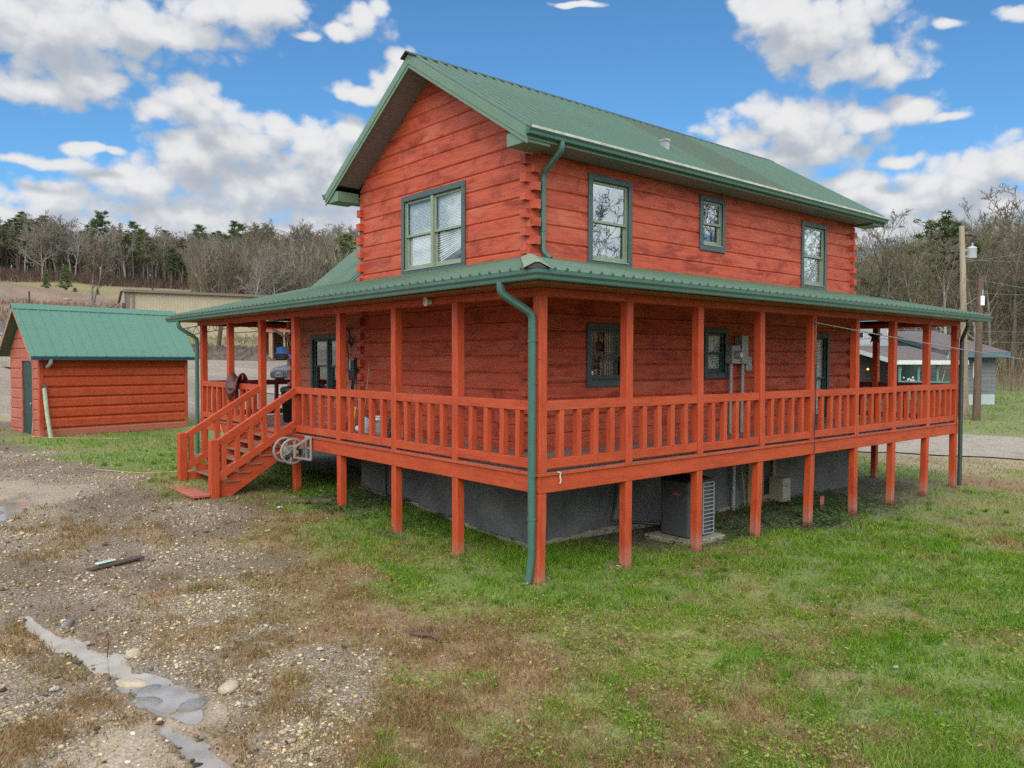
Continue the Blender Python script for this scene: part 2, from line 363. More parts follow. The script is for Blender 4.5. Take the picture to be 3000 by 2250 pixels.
scene.view_settings.view_transform = 'Standard'; scene.view_settings.look = 'None'
scene.view_settings.exposure = 1.55; scene.view_settings.gamma = 1.0
scene.render.engine = 'CYCLES'
scene.cycles.max_bounces = 7; scene.cycles.diffuse_bounces = 3; scene.cycles.glossy_bounces = 3; scene.cycles.transparent_max_bounces = 12; scene.cycles.transmission_bounces = 4
scene.cycles.use_denoising = False
scene.cycles.caustics_reflective = False; scene.cycles.caustics_refractive = False

CAMX,CAMY,CAMZ,YAW=-7.003,-7.679,1.5,49.64
PROF={ # bearing right of the view axis (deg): [(distance, height)...]
-60:[(0,-1.75),(12,-1.3),(20,-.95),(27,-.8),(31,-.5),(40,.2),(60,1.9),(80,3.6),(100,6),(120,8.5),(150,12.5),(190,18.3),(215,20),(300,21),(900,24)],
-33:[(0,-1.75),(12,-1.25),(20,-.95),(27,-.82),(31,-.5),(40,.2),(60,1.9),(80,3.6),(100,6),(120,8.5),(150,12.5),(190,18.3),(215,20),(300,21),(900,24)],
-24:[(0,-1.7),(12,-1.25),(20,-1.0),(27,-.85),(31,-.6),(40,.0),(60,1.3),(72,1.95),(80,2.6),(94,3.9),(105,5.2),(120,8.5),(150,12.5),(190,18.3),(215,20),(300,21),(900,24)],
-12:[(0,-1.65),(12,-1.35),(20,-1.05),(27,-.9),(31,-.7),(46,.1),(60,1.2),(72,1.95),(80,2.6),(94,3.9),(110,6),(150,14),(200,22),(260,23),(900,24)],
0:[(0,-1.6),(10,-1.5),(20,-1.4),(30,-1.0),(46,-.2),(72,1.5),(94,3),(150,12),(200,20),(260,21),(900,24)],
12:[(0,-1.6),(10,-1.55),(20,-1.62),(30,-1.6),(46,-1.0),(60,-.4),(95,3),(150,12),(200,17),(300,18),(900,22)],
22:[(0,-1.6),(10,-1.55),(20,-1.62),(29,-1.65),(38,-1.5),(43,-1.2),(50,-.95),(60,-.5),(75,.8),(95,4),(120,8),(150,12),(200,15),(300,17),(900,22)],
33:[(0,-1.6),(10,-1.5),(20,-1.6),(29,-1.65),(38,-1.5),(43,-1.2),(50,-.95),(60,-.5),(75,1.2),(95,5),(120,10),(150,15),(200,19),(300,20),(900,22)],
60:[(0,-1.6),(10,-1.5),(20,-1.6),(29,-1.65),(38,-1.5),(43,-1.2),(60,-.5),(95,5),(150,14),(200,18),(900,22)]}
_B=np.array(sorted(PROF));
_DS=np.concatenate([np.arange(0,100,2.),np.arange(100,320,5.),[400,900,3000]])
_T=np.array([np.interp(_DS,*zip(*PROF[b])) for b in _B])
CTL=np.array([(0,0,-1.48),(1.72,0,-1.54),(3.4,0,-1.59),(5.15,0,-1.61),(6.9,0,-1.65),(8.7,0,-1.68),(10.4,0,-1.66),(12.05,0,-1.63),(13.8,0,-1.62),
(0,1.8,-1.43),(0,3.5,-1.38),(0,5.45,-1.27),(0,7.35,-1.19),(-1.6,7.4,-1.13),(-1.6,9.0,-1.01),(1.54,1.93,-1.57),(1.54,7.4,-1.28),(12.3,1.93,-1.66),(7,1.93,-1.62),(13.7,1.92,-1.57),(0,13,-.95),(4,12,-1.2),(10,10,-1.4),
(-2.5,18.9,-.82),(1.9,19.7,-.80),(-3,3,-1.38),(-4,-2,-1.5),(3,-4,-1.55),(9,-4,-1.65),(-8,6,-1.1),(-3,12,-.95),(16,0,-1.62),(16,-6,-1.65)])
def _prof(x,y):
    dx,dy=x-CAMX,y-CAMY;d=np.hypot(dx,dy);b=YAW-np.degrees(np.arctan2(dy,dx));b=(b+180)%360-180
    b=np.clip(b,-60,60)
    i=np.clip(np.searchsorted(_B,b)-1,0,len(_B)-2);t=(b-_B[i])/(_B[i+1]-_B[i]);t=t*t*(3-2*t)
    j=np.clip(np.searchsorted(_DS,d)-1,0,len(_DS)-2);u=(d-_DS[j])/(_DS[j+1]-_DS[j]);u=np.clip(u,0,1)
    a=_T[i,j]*(1-u)+_T[i,j+1]*u;c=_T[i+1,j]*(1-u)+_T[i+1,j+1]*u
    return a*(1-t)+c*t
_R=CTL[:,2]-_prof(CTL[:,0],CTL[:,1])
def ground(x,y):
    x=np.asarray(x,float);y=np.asarray(y,float)
    h=_prof(x,y);n=np.zeros_like(h);w=np.full_like(h,.0)
    for (cx,cy,_),r in zip(CTL,_R):
        q=(x-cx)**2+(y-cy)**2;k=1/(q+.15)**1.5*np.exp(-q/60.);n+=k*r;w+=k
    return h+n/(w+2e-3)
# ------------------------------------------------------------------ what grows or lies where (points on the ground)
COVER = "G,-2.13,17.15;G,-1.74,13.89;G,-1.34,12.23;G,-0.45,13.01;G,-0.08,18.01;G,-2.37,19.02;Y,-2.74,19.69;Y,-1.60,8.54;Y,-1.59,9.70;S,-3.83,12.78;D,-3.42,12.51;S,-3.09,10.20;D,-2.77,8.37;S,-2.47,6.41;D,-3.02,6.37;D,-2.35,5.21;D,-1.24,6.17;B,-0.95,5.28;Y,-0.50,7.05;G,-0.40,6.24;D,-0.58,7.30;G,-0.98,3.84;G,-0.92,2.78;G,-1.40,2.48;Y,-1.54,3.23;B,-1.71,3.65;B,-1.85,4.36;B,-1.97,2.22;B,-1.93,1.52;G,-1.04,1.57;G,-0.79,1.04;G,-0.76,0.26;G,-1.38,0.83;Y,-1.89,0.56;B,-2.47,0.33;B,-2.50,-0.23;Y,-1.55,-0.02;B,-1.85,-0.79;Y,-1.23,-0.51;G,-0.61,-0.38;G,0.60,-0.15;G,0.23,-0.92;G,1.60,-0.51;G,1.18,-1.26;Y,-1.13,-1.13;B,-1.28,-1.67;B,-0.79,-1.88;Y,-0.16,-1.99;B,-0.83,-2.43;G,2.42,-1.09;G,3.10,-1.02;G,4.48,-0.96;G,1.06,-2.11;G,2.58,-2.08;G,5.69,-1.10;G,8.45,-0.60;G,10.63,-0.59;G,13.43,-0.09;G,6.60,-1.85;G,3.97,-2.34;Y,9.38,-1.53;B,9.02,-2.30;B,15.23,-0.72;T,18.37,1.25;T,18.50,2.60;T,21.72,1.33;Y,11.63,-1.59;G,5.18,-3.42;G,3.49,-3.48;G,4.27,-4.18;Y,2.37,-3.41;B,1.59,-2.96;B,1.92,-2.34;Y,0.74,-2.71;B,0.78,-3.56;G,-0.03,-3.36;G,-0.57,-2.92;Y,-1.18,-3.11;B,-1.62,-3.21;Y,-1.38,-2.42;B,-1.84,-2.38;B,-1.90,-1.65;B,-2.34,-1.68;B,-2.39,-2.54;Y,-2.17,-2.90;G,-1.40,-2.69;Y,-1.61,-3.70;B,-1.15,-3.84;B,-0.85,-3.39;Y,-0.69,-4.01;G,-0.51,-4.34;Y,0.28,-4.37;G,1.17,-4.42;G,1.12,-4.86;Y,0.12,-5.03;G,-0.03,-5.53;Y,-0.74,-5.02;B,-1.10,-4.72;Y,-1.47,-4.46;G,-1.83,-4.08;B,-2.23,-3.72;Y,-2.47,-3.45;B,-2.73,-3.19;Y,-2.81,-2.72;B,-3.27,-2.98;B,-2.87,-2.16;Y,-2.80,-1.71;B,-2.59,-1.00;B,-3.12,-1.50;B,-3.36,-2.17;B,-3.41,-2.63;Y,-3.75,-2.63;S,-3.41,-1.32;S,-3.34,-0.46;S,-3.47,-1.75;S,-3.82,-1.90;B,-3.78,-2.27;B,-4.09,-2.09;S,-4.17,-1.61;S,-4.37,-2.18;S,-4.63,-1.95;S,-3.34,0.65;S,-3.14,1.76;B,-2.83,1.52;B,-2.75,0.82;B,-3.28,0.30;B,-2.98,0.03;S,-3.18,2.74;S,-3.12,3.99;D,-3.09,3.35;D,-2.44,3.31;S,-2.50,4.20;D,-3.74,3.04;S,-3.77,4.40;S,-4.04,5.90;D,-4.32,3.40;S,-4.73,4.92;D,-5.15,4.38;S,-4.92,7.07;M,-4.77,8.57;M,-4.29,9.81;S,-5.18,2.97;D,-4.95,2.21;S,-4.69,2.97;S,-4.25,2.04;S,-3.93,1.42;B,-4.31,1.01;S,-4.74,0.82;S,-4.27,0.16;B,-4.03,-0.04;S,-4.02,-0.47;S,-4.46,-0.73;B,-3.95,-0.83;B,-4.43,-1.28;S,-4.62,-0.46;S,-5.56,0.80;S,-5.60,1.51;B,-5.37,0.77;S,-5.41,0.06;S,-5.79,0.33;B,-5.71,-0.39;S,-5.42,-0.65;B,-5.96,-0.76;S,-5.69,-1.01;B,-5.25,-0.39;M,-5.26,-1.11;M,-5.37,-1.39;M,-5.03,-1.70;M,-5.07,-0.95;B,-4.78,-1.57;D,-4.60,-1.32"
COVER += ";G,.8,1.0;G,2.4,1.0;U,3.2,1.5;V,5.5,1.2;V,7.0,1.0;V,8.5,1.1;V,10,1.0;V,7.8,.5;V,9.4,.4;U,11.5,1.0;U,13,.9;U,12.5,2.;G,.8,3.;G,.7,4.5;V,.7,6.;G,.8,8.5;U,3,9.;U,3,11;G,.6,7.6;U,6.2,1.4;G,14.5,2.5;G,16,4;Y,18,6;G,15,6;G,2,16;G,6,18;G,8,15;S,-6.5,4;S,-6.2,8;S,-6.,11;D,-5.,13;S,-4.6,15;D,-4.2,17;D,-4.,20;D,-3.6,22;T,-2.8,24;S,-6.6,-1;S,-7,2;S,-6.4,-3;B,-5,-3;B,-3.8,-3.8;Y,-2.5,-4.8;B,-1.5,-6;G,0,-7;Y,2,-6.5;G,4,-6;G,7,-5;Y,9,-4;G,12,-4;B,12,-2.6;Y,14,-2;G,16,-4;Y,18,-1"
CLS = 'GYBTSDMUV'
CTAB = {'G': (.135,.215,.020), 'Y': (.215,.215,.045), 'B': (.26,.155,.07), 'T': (.36,.28,.15), 'S': (.37,.27,.155), 'D': (.14,.092,.056), 'M': (.41,.32,.225), 'U': (.10,.085,.042), 'V': (.07,.08,.032)}
_cp = [c.split(',') for c in COVER.split(';')]
CPX = np.array([float(c[1]) for c in _cp]); CPY = np.array([float(c[2]) for c in _cp]); CPC = np.array([CLS.index('Y' if c[0] == 'B' and float(c[1]) > -.9 and float(c[2]) < -1.5 else c[0]) for c in _cp])

def hash_noise(x, y, s, seed=0):
    """smooth value noise on numpy arrays, 0..1"""
    x = x/s; y = y/s; xi = np.floor(x).astype(np.int64); yi = np.floor(y).astype(np.int64); fx = x-xi; fy = y-yi
    fx = fx*fx*(3-2*fx); fy = fy*fy*(3-2*fy)
    def h(a, b):
        n = (a*374761393 + b*668265263 + seed*974634773) & 0x7fffffff; n = ((n ^ (n >> 13))*1274126177) & 0x7fffffff; n = n ^ (n >> 16)
        return (n & 0xffff)/65535.
    return (h(xi, yi)*(1-fx)+h(xi+1, yi)*fx)*(1-fy)+(h(xi, yi+1)*(1-fx)+h(xi+1, yi+1)*fx)*fy
def fbm(x, y, s, seed=0, o=4):
    r = 0; a = .5; t = 0
    for i in range(o): r = r + a*hash_noise(x, y, s, seed+i*17); t += a; a *= .55; s *= .5
    return r/t

PUD = [[(-5.47,2.51,.06),(-5.42,2.09,.07),(-5.37,1.68,.09),(-5.26,1.35,.13),(-5.14,.92,.1),(-5.05,.7,.16),(-5.05,.49,.15),(-4.98,.06,.2),(-4.91,-.37,.26),(-4.83,-.71,.21),(-4.81,-1.03,.12)],
       [(-5.07,-1.06,.05),(-5.01,-1.28,.08),(-4.97,-1.4,.1),(-4.97,-1.72,.09),(-4.96,-1.9,.12)], [(-5.05,7.5,.13),(-4.7,8.56,.22),(-4.37,9.32,.18)]]
def puddle_depth(x, y):
    best = np.full(np.shape(x), 9.)
    for line in PUD:
        for (ax, ay, aw), (bx, by, bw) in zip(line[:-1], line[1:]):
            dx, dy = bx-ax, by-ay; t = np.clip(((x-ax)*dx+(y-ay)*dy)/(dx*dx+dy*dy), 0, 1)
            d = np.hypot(x-ax-t*dx, y-ay-t*dy)/((aw+(bw-aw)*t)*.8); best = np.minimum(best, d)
    return best                               # 1 on the shore line, 0 in the middle

POSTS = [(v+.07, .07) for v in (0, 1.715, 3.414, 5.12, 6.88, 8.64, 10.347, 12.03, 13.707)]+[(.07, v+.07) for v in (1.822, 3.543, 5.452, 7.345)]+[(13.77, 1.99)]
def surf(x, y):
    """height of the finished ground"""
    x = np.asarray(x, float); y = np.asarray(y, float)
    h = ground(x, y); d = np.hypot(x-CAMX, y-CAMY)
    k = np.clip((60-d)/40, 0, 1)
    h = h + k*((fbm(x, y, 1.1, 3, 3)-.5)*.05 + (fbm(x, y, .28, 9, 2)-.5)*.022)
    far = np.clip((d-32)/40, 0, 1); h = h + far*(fbm(x, y, 9, 5, 4)-.5)*.55 + np.clip((d-100)/60, 0, 1)*(fbm(x, y, 28, 6, 3)-.5)*3.
    nearp = (np.abs(x+5) < 3) & (y > -4) & (y < 12)
    if np.any(nearp):
        q = puddle_depth(x[nearp], y[nearp]) + (fbm(x[nearp], y[nearp], .26, 21, 5)-.5)*3.0
        h = h.copy() if h.ndim else h
        h[nearp] = h[nearp] - .085*np.clip(1.45-q, 0, 1.0)
    return h
def gz(x, y): return float(surf(np.array([x]), np.array([y]))[0])

def weights(x, y):
    """share of every ground class at the points: (n, classes)"""
    x = np.asarray(x, float); y = np.asarray(y, float); n = len(x)
    d = np.hypot(x-CAMX, y-CAMY); b = YAW-np.degrees(np.arctan2(y-CAMY, x-CAMX))
    wx = x + (fbm(x, y, .9, 31, 4)-.5)*1.5; wy = y + (fbm(x, y, .9, 47, 4)-.5)*1.5
    W = np.zeros((n, len(CLS))); s = np.clip(d/14, .42, 1.6)**2
    for i in range(0, n, 20000):
        q = (wx[i:i+20000, None]-CPX)**2 + (wy[i:i+20000, None]-CPY)**2
        k = np.exp(-q/(2*.16*s[i:i+20000, None])) + 1e-9/(q+.01)
        for c in range(len(CLS)): W[i:i+20000, c] = k[:, CPC == c].sum(1)
    W /= W.sum(1, keepdims=True)
    for px_, py_ in POSTS:
        k = (np.abs(x-px_) < .7) & (np.abs(y-py_) < .7)
        if k.any(): q = np.exp(-((x[k]-px_)**2+(y[k]-py_)**2)/.032)*.9; W[k] *= (1-q)[:, None]; W[k, CLS.index('D')] += q
    # mottling: dead thatch matted over the gravel, bare or lush spots in the lawn
    def shift(a, c, amt): i, j = CLS.index(a), CLS.index(c); m = W[:, i]*amt; W[:, i] -= m; W[:, j] += m
    cl = lambda v: np.clip(v, 0, 1)
    shift('S', 'B', cl((fbm(x, y, .8, 211, 4)-.50)*5)*.85); shift('S', 'D', cl((fbm(x, y, 1.3, 223, 4)-.54)*6)*.8)
    shift('Y', 'G', cl((fbm(x, y, 1.0, 227, 4)-.52)*6)*.8); shift('G', 'Y', cl((fbm(x, y, 1.2, 229, 4)-.54)*6)*.7); shift('Y', 'B', cl((fbm(x, y, .7, 233, 4)-.56)*6)*.7); shift('B', 'Y', cl((fbm(x, y, .6, 239, 4)-.58)*6)*.6)
    return W, d, b

def build_ground():
    th = np.concatenate([np.arange(-180, -46, 3.), np.arange(-46, 46.01, .36), np.arange(49, 180, 3.)])
    rr = [1.2]
    while rr[-1] < 2200: rr.append(rr[-1]*(1.0125 if rr[-1] < 60 else 1.03) + (.01 if rr[-1] < 60 else .2))
    rr = np.array(rr); T, Rr = np.meshgrid(th, rr); a = np.radians(YAW-T)
    x = (CAMX+Rr*np.cos(a)).ravel(); y = (CAMY+Rr*np.sin(a)).ravel()
    nt_, nr = len(th), len(rr)
    x = np.append(x, CAMX); y = np.append(y, CAMY); z = surf(x, y)
    W, d, b = weights(x, y); tab = np.array([CTAB[c] for c in CLS])
    n1 = fbm(x, y, .5, 61, 4); n2 = fbm(x, y, 2.2, 71, 3); n3 = fbm(x, y, 8., 81, 4)
    W2 = W**1.4; W2 /= W2.sum(1, keepdims=True)
    c = W2@tab
    stone = W2[:, CLS.index('S')]*1. + W2[:, CLS.index('D')]*.35 + W2[:, CLS.index('M')]*.25
    # farther ground, by distance and side
    lot = np.array((.43,.355,.265))*(.72+.5*n2[:, None]); lotd = np.array((.20,.17,.145))
    lot = lot*(1-.75*np.clip((n3-.52)*6, 0, 1)[:, None]) + lotd*.75*np.clip((n3-.52)*6, 0, 1)[:, None]
    weed = np.array((.225,.135,.085))*(.6+.8*n2[:, None]); field = np.array((.24,.21,.07))*(.75+.5*n3[:, None])
    dry = np.array((.28,.18,.09)); field = field*(1-n2[:, None]*.5)+dry*n2[:, None]*.5
    floor = np.array((.15,.095,.06))*(.7+.6*n2[:, None]); grs = np.array((.13,.21,.03))*(.7+.6*n1[:, None])
    gy = np.array((.24,.22,.09)); grs = grs*(1-np.clip((n3-.45)*4, 0, 1)[:, None]*.5)+gy*np.clip((n3-.45)*4, 0, 1)[:, None]*.5
    def mixin(c, col, m): return c*(1-m[:, None])+col*m[:, None]
    st = lambda v, lo, hi: np.clip((v-lo)/(hi-lo), 0, 1)
    dw = d + (n3-.5)*5
    L = st(-b, -13, -8)          # left-hand side of the house
    c = mixin(c, lot, L*st(dw, 31, 33)); stone = np.where(L*st(dw, 31, 33) > .5, .6, stone)
    c = mixin(c, weed, L*st(dw, 72, 77)*(1)); c = mixin(c, grs*.9, L*st(-b, -24, -22)*0 + (b > -24)*L*st(dw, 80, 83)*(1-st(dw, 96, 100)))
    fb = np.clip(148+(-28.6-b)*5.45, 118, 178); c = mixin(c, field, L*st(dw, fb-2, fb+2)); c = mixin(c, floor, L*st(dw, 182, 190))
    c = mixin(c, floor, L*st(b, -21, -17)*st(dw, 104, 112))
    Rg = st(b, 10, 14); sandy = np.array((.29,.235,.12))*(.8+.4*n1[:, None])
    c = mixin(c, grs, Rg*st(d, 36.5, 38.5)); c = mixin(c, floor, Rg*st(dw, 57, 66))
    stone = np.where(d > 66, .0, stone); stone = np.where((Rg > .5) & (d > 30), .0, stone)
    c = c*(.78+.44*n1[:, None])*(.86+.28*n2[:, None])
    q = puddle_depth(x, y) + (fbm(x, y, .26, 21, 5)-.5)*3.0; wet = np.clip(1.9-q, 0, 1)*(d < 30)
    c = mixin(c, np.array((.17,.135,.10)), wet*.55)
    i = np.arange(nr-1)[:, None]*nt_; j = np.arange(nt_)[None]; j2 = (j+1) % nt_
    f = np.stack([i+j, i+j2, i+nt_+j2, i+nt_+j], -1).reshape(-1, 4)[:, ::-1]
    cen = len(x)-1
    tri = np.stack([np.full(nt_, cen), np.arange(nt_), (np.arange(nt_)+1) % nt_, np.full(nt_, cen)], -1)
    me = raw_mesh('ground', np.stack([x, y, z], -1), np.concatenate([f]), M['ground'], True,
        {'cover': ('FLOAT_COLOR', np.concatenate([np.clip(c, 0, 1), np.ones((len(c), 1))], 1)), 'stone': ('FLOAT', np.clip(stone, 0, 1)), 'wet': ('FLOAT', wet)})
    o = link('ground', me); tag(o, kind='structure'); return o

def ground_mat():
    m, nt, b, out = new_mat('ground_soil'); co = nt.coords()
    at = nt.node('ShaderNodeAttribute', attribute_name='cover').outputs['Color']; st = nt.node('ShaderNodeAttribute', attribute_name='stone').outputs['Fac']; wet = nt.node('ShaderNodeAttribute', attribute_name='wet').outputs['Fac']
    n1 = nt.noise(co, 34., 4, .65); n2 = nt.noise(co, 7., 5, .65); n3 = nt.noise(co, 1.1, 5, .6)
    v1 = nt.node('ShaderNodeTexVoronoi', {'Vector': nt.scale(co, (1,1,.6)), 'Scale': 17., 'Randomness': 1.}); v2 = nt.node('ShaderNodeTexVoronoi', {'Vector': nt.scale(co, (1,1,.6)), 'Scale': 38., 'Randomness': 1.})
    c = nt.mix(nt.ramp(n1, .3, .7), nt.mix(.45, at, (.02,.016,.012)), nt.mix(.3, at, (.55,.47,.34)))
    c = nt.mix(nt.math('MULTIPLY', nt.ramp(n2, .5, .7), .35), c, nt.vec('MULTIPLY', at, (.55,.52,.5)))
    c = nt.mix(nt.math('MULTIPLY', nt.ramp(n3, .45, .7), .25), c, nt.vec('MULTIPLY', at, (1.25,1.2,1.1)))
    pc = nt.node('ShaderNodeSeparateColor', {0: v2.outputs['Color']}).outputs[0]
    peb = nt.mix(pc, (.16,.115,.085), (.55,.48,.38)); edge = nt.ramp(v2.outputs['Distance'], .30, .62)
    peb = nt.mix(nt.math('MULTIPLY', edge, .75), peb, (.07,.052,.038))
    msk = nt.math('MULTIPLY', nt.ramp(nt.math('ADD', st, nt.math('MULTIPLY', nt.math('SUBTRACT', n2, .5), 1.2)), .25, .7), .62)
    c = nt.mix(msk, c, peb)
    nt.put(b.inputs['Base Color'], nt.mix(nt.math('MULTIPLY', wet, .35), c, (.10,.08,.06)))
    nt.put(b.inputs['Roughness'], nt.ramp(wet, .2, .9, .95, .38)); b.inputs['Specular IOR Level'].default_value = .3
    h = nt.math('ADD', nt.math('MULTIPLY', n1, .5), nt.math('MULTIPLY', nt.math('SUBTRACT', 1, v2.outputs['Distance']), nt.math('MULTIPLY', st, 1.3)))
    nt.put(b.inputs['Normal'], nt.bump(nt.math('ADD', h, n2), .55, .03)); return m
M['ground'] = ground_mat()
GROUND = build_ground()

# standing water along the little run-off channel
def water_mat():
    m, nt, b, out = new_mat('muddy_water'); co = nt.coords()
    nt.put(b.inputs['Base Color'], nt.mix(nt.ramp(nt.noise(co, 3., 4), .35, .7), (.40,.35,.29), (.28,.235,.18)))
    b.inputs['Roughness'].default_value = .04; b.inputs['Specular IOR Level'].default_value = 1.; b.inputs['IOR'].default_value = 1.6
    nt.put(b.inputs['Normal'], nt.bump(nt.noise(co, 9., 2), .04, .01)); return m
M['water'] = water_mat()
for li, line in enumerate(PUD):
    P_ = []; 
    for (ax, ay, aw), (bx, by, bw) in zip(line[:-1], line[1:]):
        for t in np.linspace(0, 1, 7)[:-1]: P_.append((ax+(bx-ax)*t, ay+(by-ay)*t, aw+(bw-aw)*t))
    P_.append(line[-1]); v = []; f = []
    e0, e1 = np.array(P_[0]), np.array(P_[-1]); d0 = (e0-np.array(P_[1]))[:2]; d1 = (e1-np.array(P_[-2]))[:2]; d0 = d0/np.hypot(*d0); d1 = d1/np.hypot(*d1)
    P_ = [tuple(e0+np.array((d0[0]*e0[2]*2.2, d0[1]*e0[2]*2.2, 0)))]+P_+[tuple(e1+np.array((d1[0]*e1[2]*2.2, d1[1]*e1[2]*2.2, 0)))]
    for k, (px, py, pw) in enumerate(P_):
        a = P_[max(0, k-1)]; c = P_[min(len(P_)-1, k+1)]; d = np.array([c[0]-a[0], c[1]-a[1]]); d /= np.hypot(*d); n = np.array([-d[1], d[0]])
        zc = float(ground(np.array([px]), np.array([py]))[0]) - .036
        for s in np.linspace(-2.3, 2.3, 5): v.append((px+n[0]*s*pw, py+n[1]*s*pw, zc))
    for k in range(len(P_)-1):
        for s in range(4): q = k*5+s; f.append((q, q+1, q+6, q+5))
    o = link('puddle', raw_mesh('puddle', v, f, M['water'], True)); tag(o, kind='structure')

# gravel lane passing behind the house on the right
def strip(name, pts, width, mat, lift):
    v = []; f = []; m = 12; pts = [np.array(p, float) for p in pts]; fine = []
    for a, b_ in zip(pts[:-1], pts[1:]):
        n = max(2, int(np.hypot(*(b_-a))/.8)); fine += [a+(b_-a)*t for t in np.linspace(0, 1, n)[:-1]]
    fine.append(pts[-1]); fine = np.array(fine); k = np.ones(9)/9; sm = np.stack([np.convolve(np.pad(fine[:, i], 4, 'edge'), k, 'valid') for i in (0, 1)], 1)
    d = np.gradient(sm, axis=0); d /= np.hypot(d[:, 0], d[:, 1])[:, None]; n_ = np.stack([-d[:, 1], d[:, 0]], 1)
    for i in range(len(sm)):
        for s in range(m+1):
            q = (s/m-.5)*width*(1+.05*math.sin(i*.7)+.04*math.sin(i*1.9+s)); v.append(sm[i]+n_[i]*q)
    v = np.array(v); z = surf(v[:, 0], v[:, 1])+lift
    for i in range(len(sm)-1):
        for s in range(m): q = i*(m+1)+s; f.append((q, q+1, q+m+2, q+m+1))
    o = link(name, raw_mesh(name, np.column_stack([v, z]), f, mat, True)); return o
def lane_mat():
    m, nt, b, out = new_mat('lane_gravel'); co = nt.coords(); n1 = nt.noise(co, 22., 5, .65); n2 = nt.noise(co, 1.2, 5, .6)
    v = nt.node('ShaderNodeTexVoronoi', {'Vector': co, 'Scale': 14., 'Randomness': 1.})
    c = nt.mix(nt.ramp(n1, .3, .7), (.29,.245,.185), (.50,.435,.345)); c = nt.mix(nt.math('MULTIPLY', nt.ramp(n2, .48, .68), .5), c, (.24,.195,.145))
    c = nt.mix(nt.math('MULTIPLY', nt.ramp(v.outputs['Distance'], .3, .6), .35), c, (.12,.10,.085))
    nt.put(b.inputs['Base Color'], c); b.inputs['Roughness'].default_value = .95; nt.put(b.inputs['Normal'], nt.bump(nt.math('ADD', n1, n2), .5, .03)); return m
M['lane'] = lane_mat()
tag(strip('road', [(31,-34),(27,-8),(25.0,2),(22.6,9),(19,18),(14,27),(11,33)], 7.6, M['lane'], .04), kind='structure')
# ================================================================== the log house
HOUSE = thing('log_house', (1.54, 1.93, -1.6), 'two storey red log house with green metal roof and wrap around porch on posts', 'house')
XW, YW, XE, YB = 1.54, 1.93, 12.30, 7.40       # log walls of the main block
CH = .2883                                     # log course
RS = [0, 1.715, 3.414, 5.167, 6.933, 8.640, 10.347, 12.085, 13.707]     # porch posts along the long side
LS = [0, 1.822, 3.543, 5.452, 7.345, 9.036, 10.873, 12.671]             # ... and along the gable side
PW, RZ, BZ0, BZ1, RIM0 = .14, .95, 2.348, 2.455, -.267
RIDGE_Y, RIDGE_Z, EAVE_Y, EAVE_Z = 4.67, 7.08, 1.42, 5.06
SL = (RIDGE_Z-EAVE_Z)/(RIDGE_Y-EAVE_Y)

def T(pl, p):
    """(along, outward, up) -> world for a wall in plane X=p (facing -X) or Y=p (facing -Y); Xb / Yb face the other way"""
    return {'X': lambda u, o, z: (p-o, u, z), 'Y': lambda u, o, z: (u, p-o, z), 'Xb': lambda u, o, z: (p+o, u, z), 'Yb': lambda u, o, z: (u, p+o, z)}[pl]
def tbox(mb, t, u0, u1, o0, o1, z0, z1):
    return mb.hexa([t(u0,o0,z0), t(u1,o0,z0), t(u1,o1,z0), t(u0,o1,z0), t(u0,o0,z1), t(u1,o0,z1), t(u1,o1,z1), t(u0,o1,z1)])

def log_wall(mb, t, u0, u1, zb, z0, z1, holes=(), top=None, ch=CH, th=.13, tabs=(), seed=0, joint=.35, tabh=.15, tabo=.10, groove=.020):
    """squared logs laid in courses with a grooved joint; z0 = a course line, zb/z1 = bottom / top of the wall"""
    rnd = random.Random(seed); k0 = math.floor((zb-z0)/ch)-1; z = z0+k0*ch
    while z < z1-1e-4:
        a, b = z, z+ch; z = b
        cuts = sorted({max(a, zb), min(b, z1)} | {q for h in holes for q in (h[2], h[3]) if max(a, zb) < q < min(b, z1)})
        wob = rnd.uniform(-.004, .004)
        jx = [u0 + (u1-u0)*rnd.uniform(.12, .88)] if rnd.random() < joint else []
        for c0, c1 in zip(cuts[:-1], cuts[1:]):
            if c1-c0 < .004: continue
            iv = [(u0, u1)]
            for h in holes:
                if h[2] < c1-1e-5 and h[3] > c0+1e-5:
                    iv = [q for s_, e in iv for q in ((s_, min(e, h[0])), (max(s_, h[1]), e)) if q[1]-q[0] > .01]
            for j in jx: iv = [q for s_, e in iv for q in (((s_, j-.0015), (j+.0015, e)) if s_+.1 < j < e-.1 else ((s_, e),))]
            g0 = groove if abs(c0-a) < 1e-5 else 0; g1 = groove*1.2 if abs(c1-b) < 1e-5 else 0
            prof = [(-th, c0), (wob-g0, c0), (wob, c0+g0*1.1), (wob, c1-g1), (wob-g1*.9, c1), (-th, c1)]
            for s_, e in iv:
                ra, rb = [], []
                for o, zz in prof:
                    lo, hi = (s_, e)
                    if top: l2, h2 = top(zz); lo, hi = max(lo, l2), min(hi, h2)
                    if hi-lo < .01: hi = lo+.01
                    ra.append(t(lo, o, zz)); rb.append(t(hi, o, zz))
                mb.loft([ra, rb], smooth=False)
        for tu0, tu1, tz0, tz1 in tabs:
            zc = (a+b)/2
            if tz0 < zc < tz1:
                h = tabh*rnd.uniform(.9, 1.1)/2
                tbox(mb, t, tu0, tu1, -.02, tabo*rnd.uniform(.88, 1.08), zc-h, zc+h)
    return mb

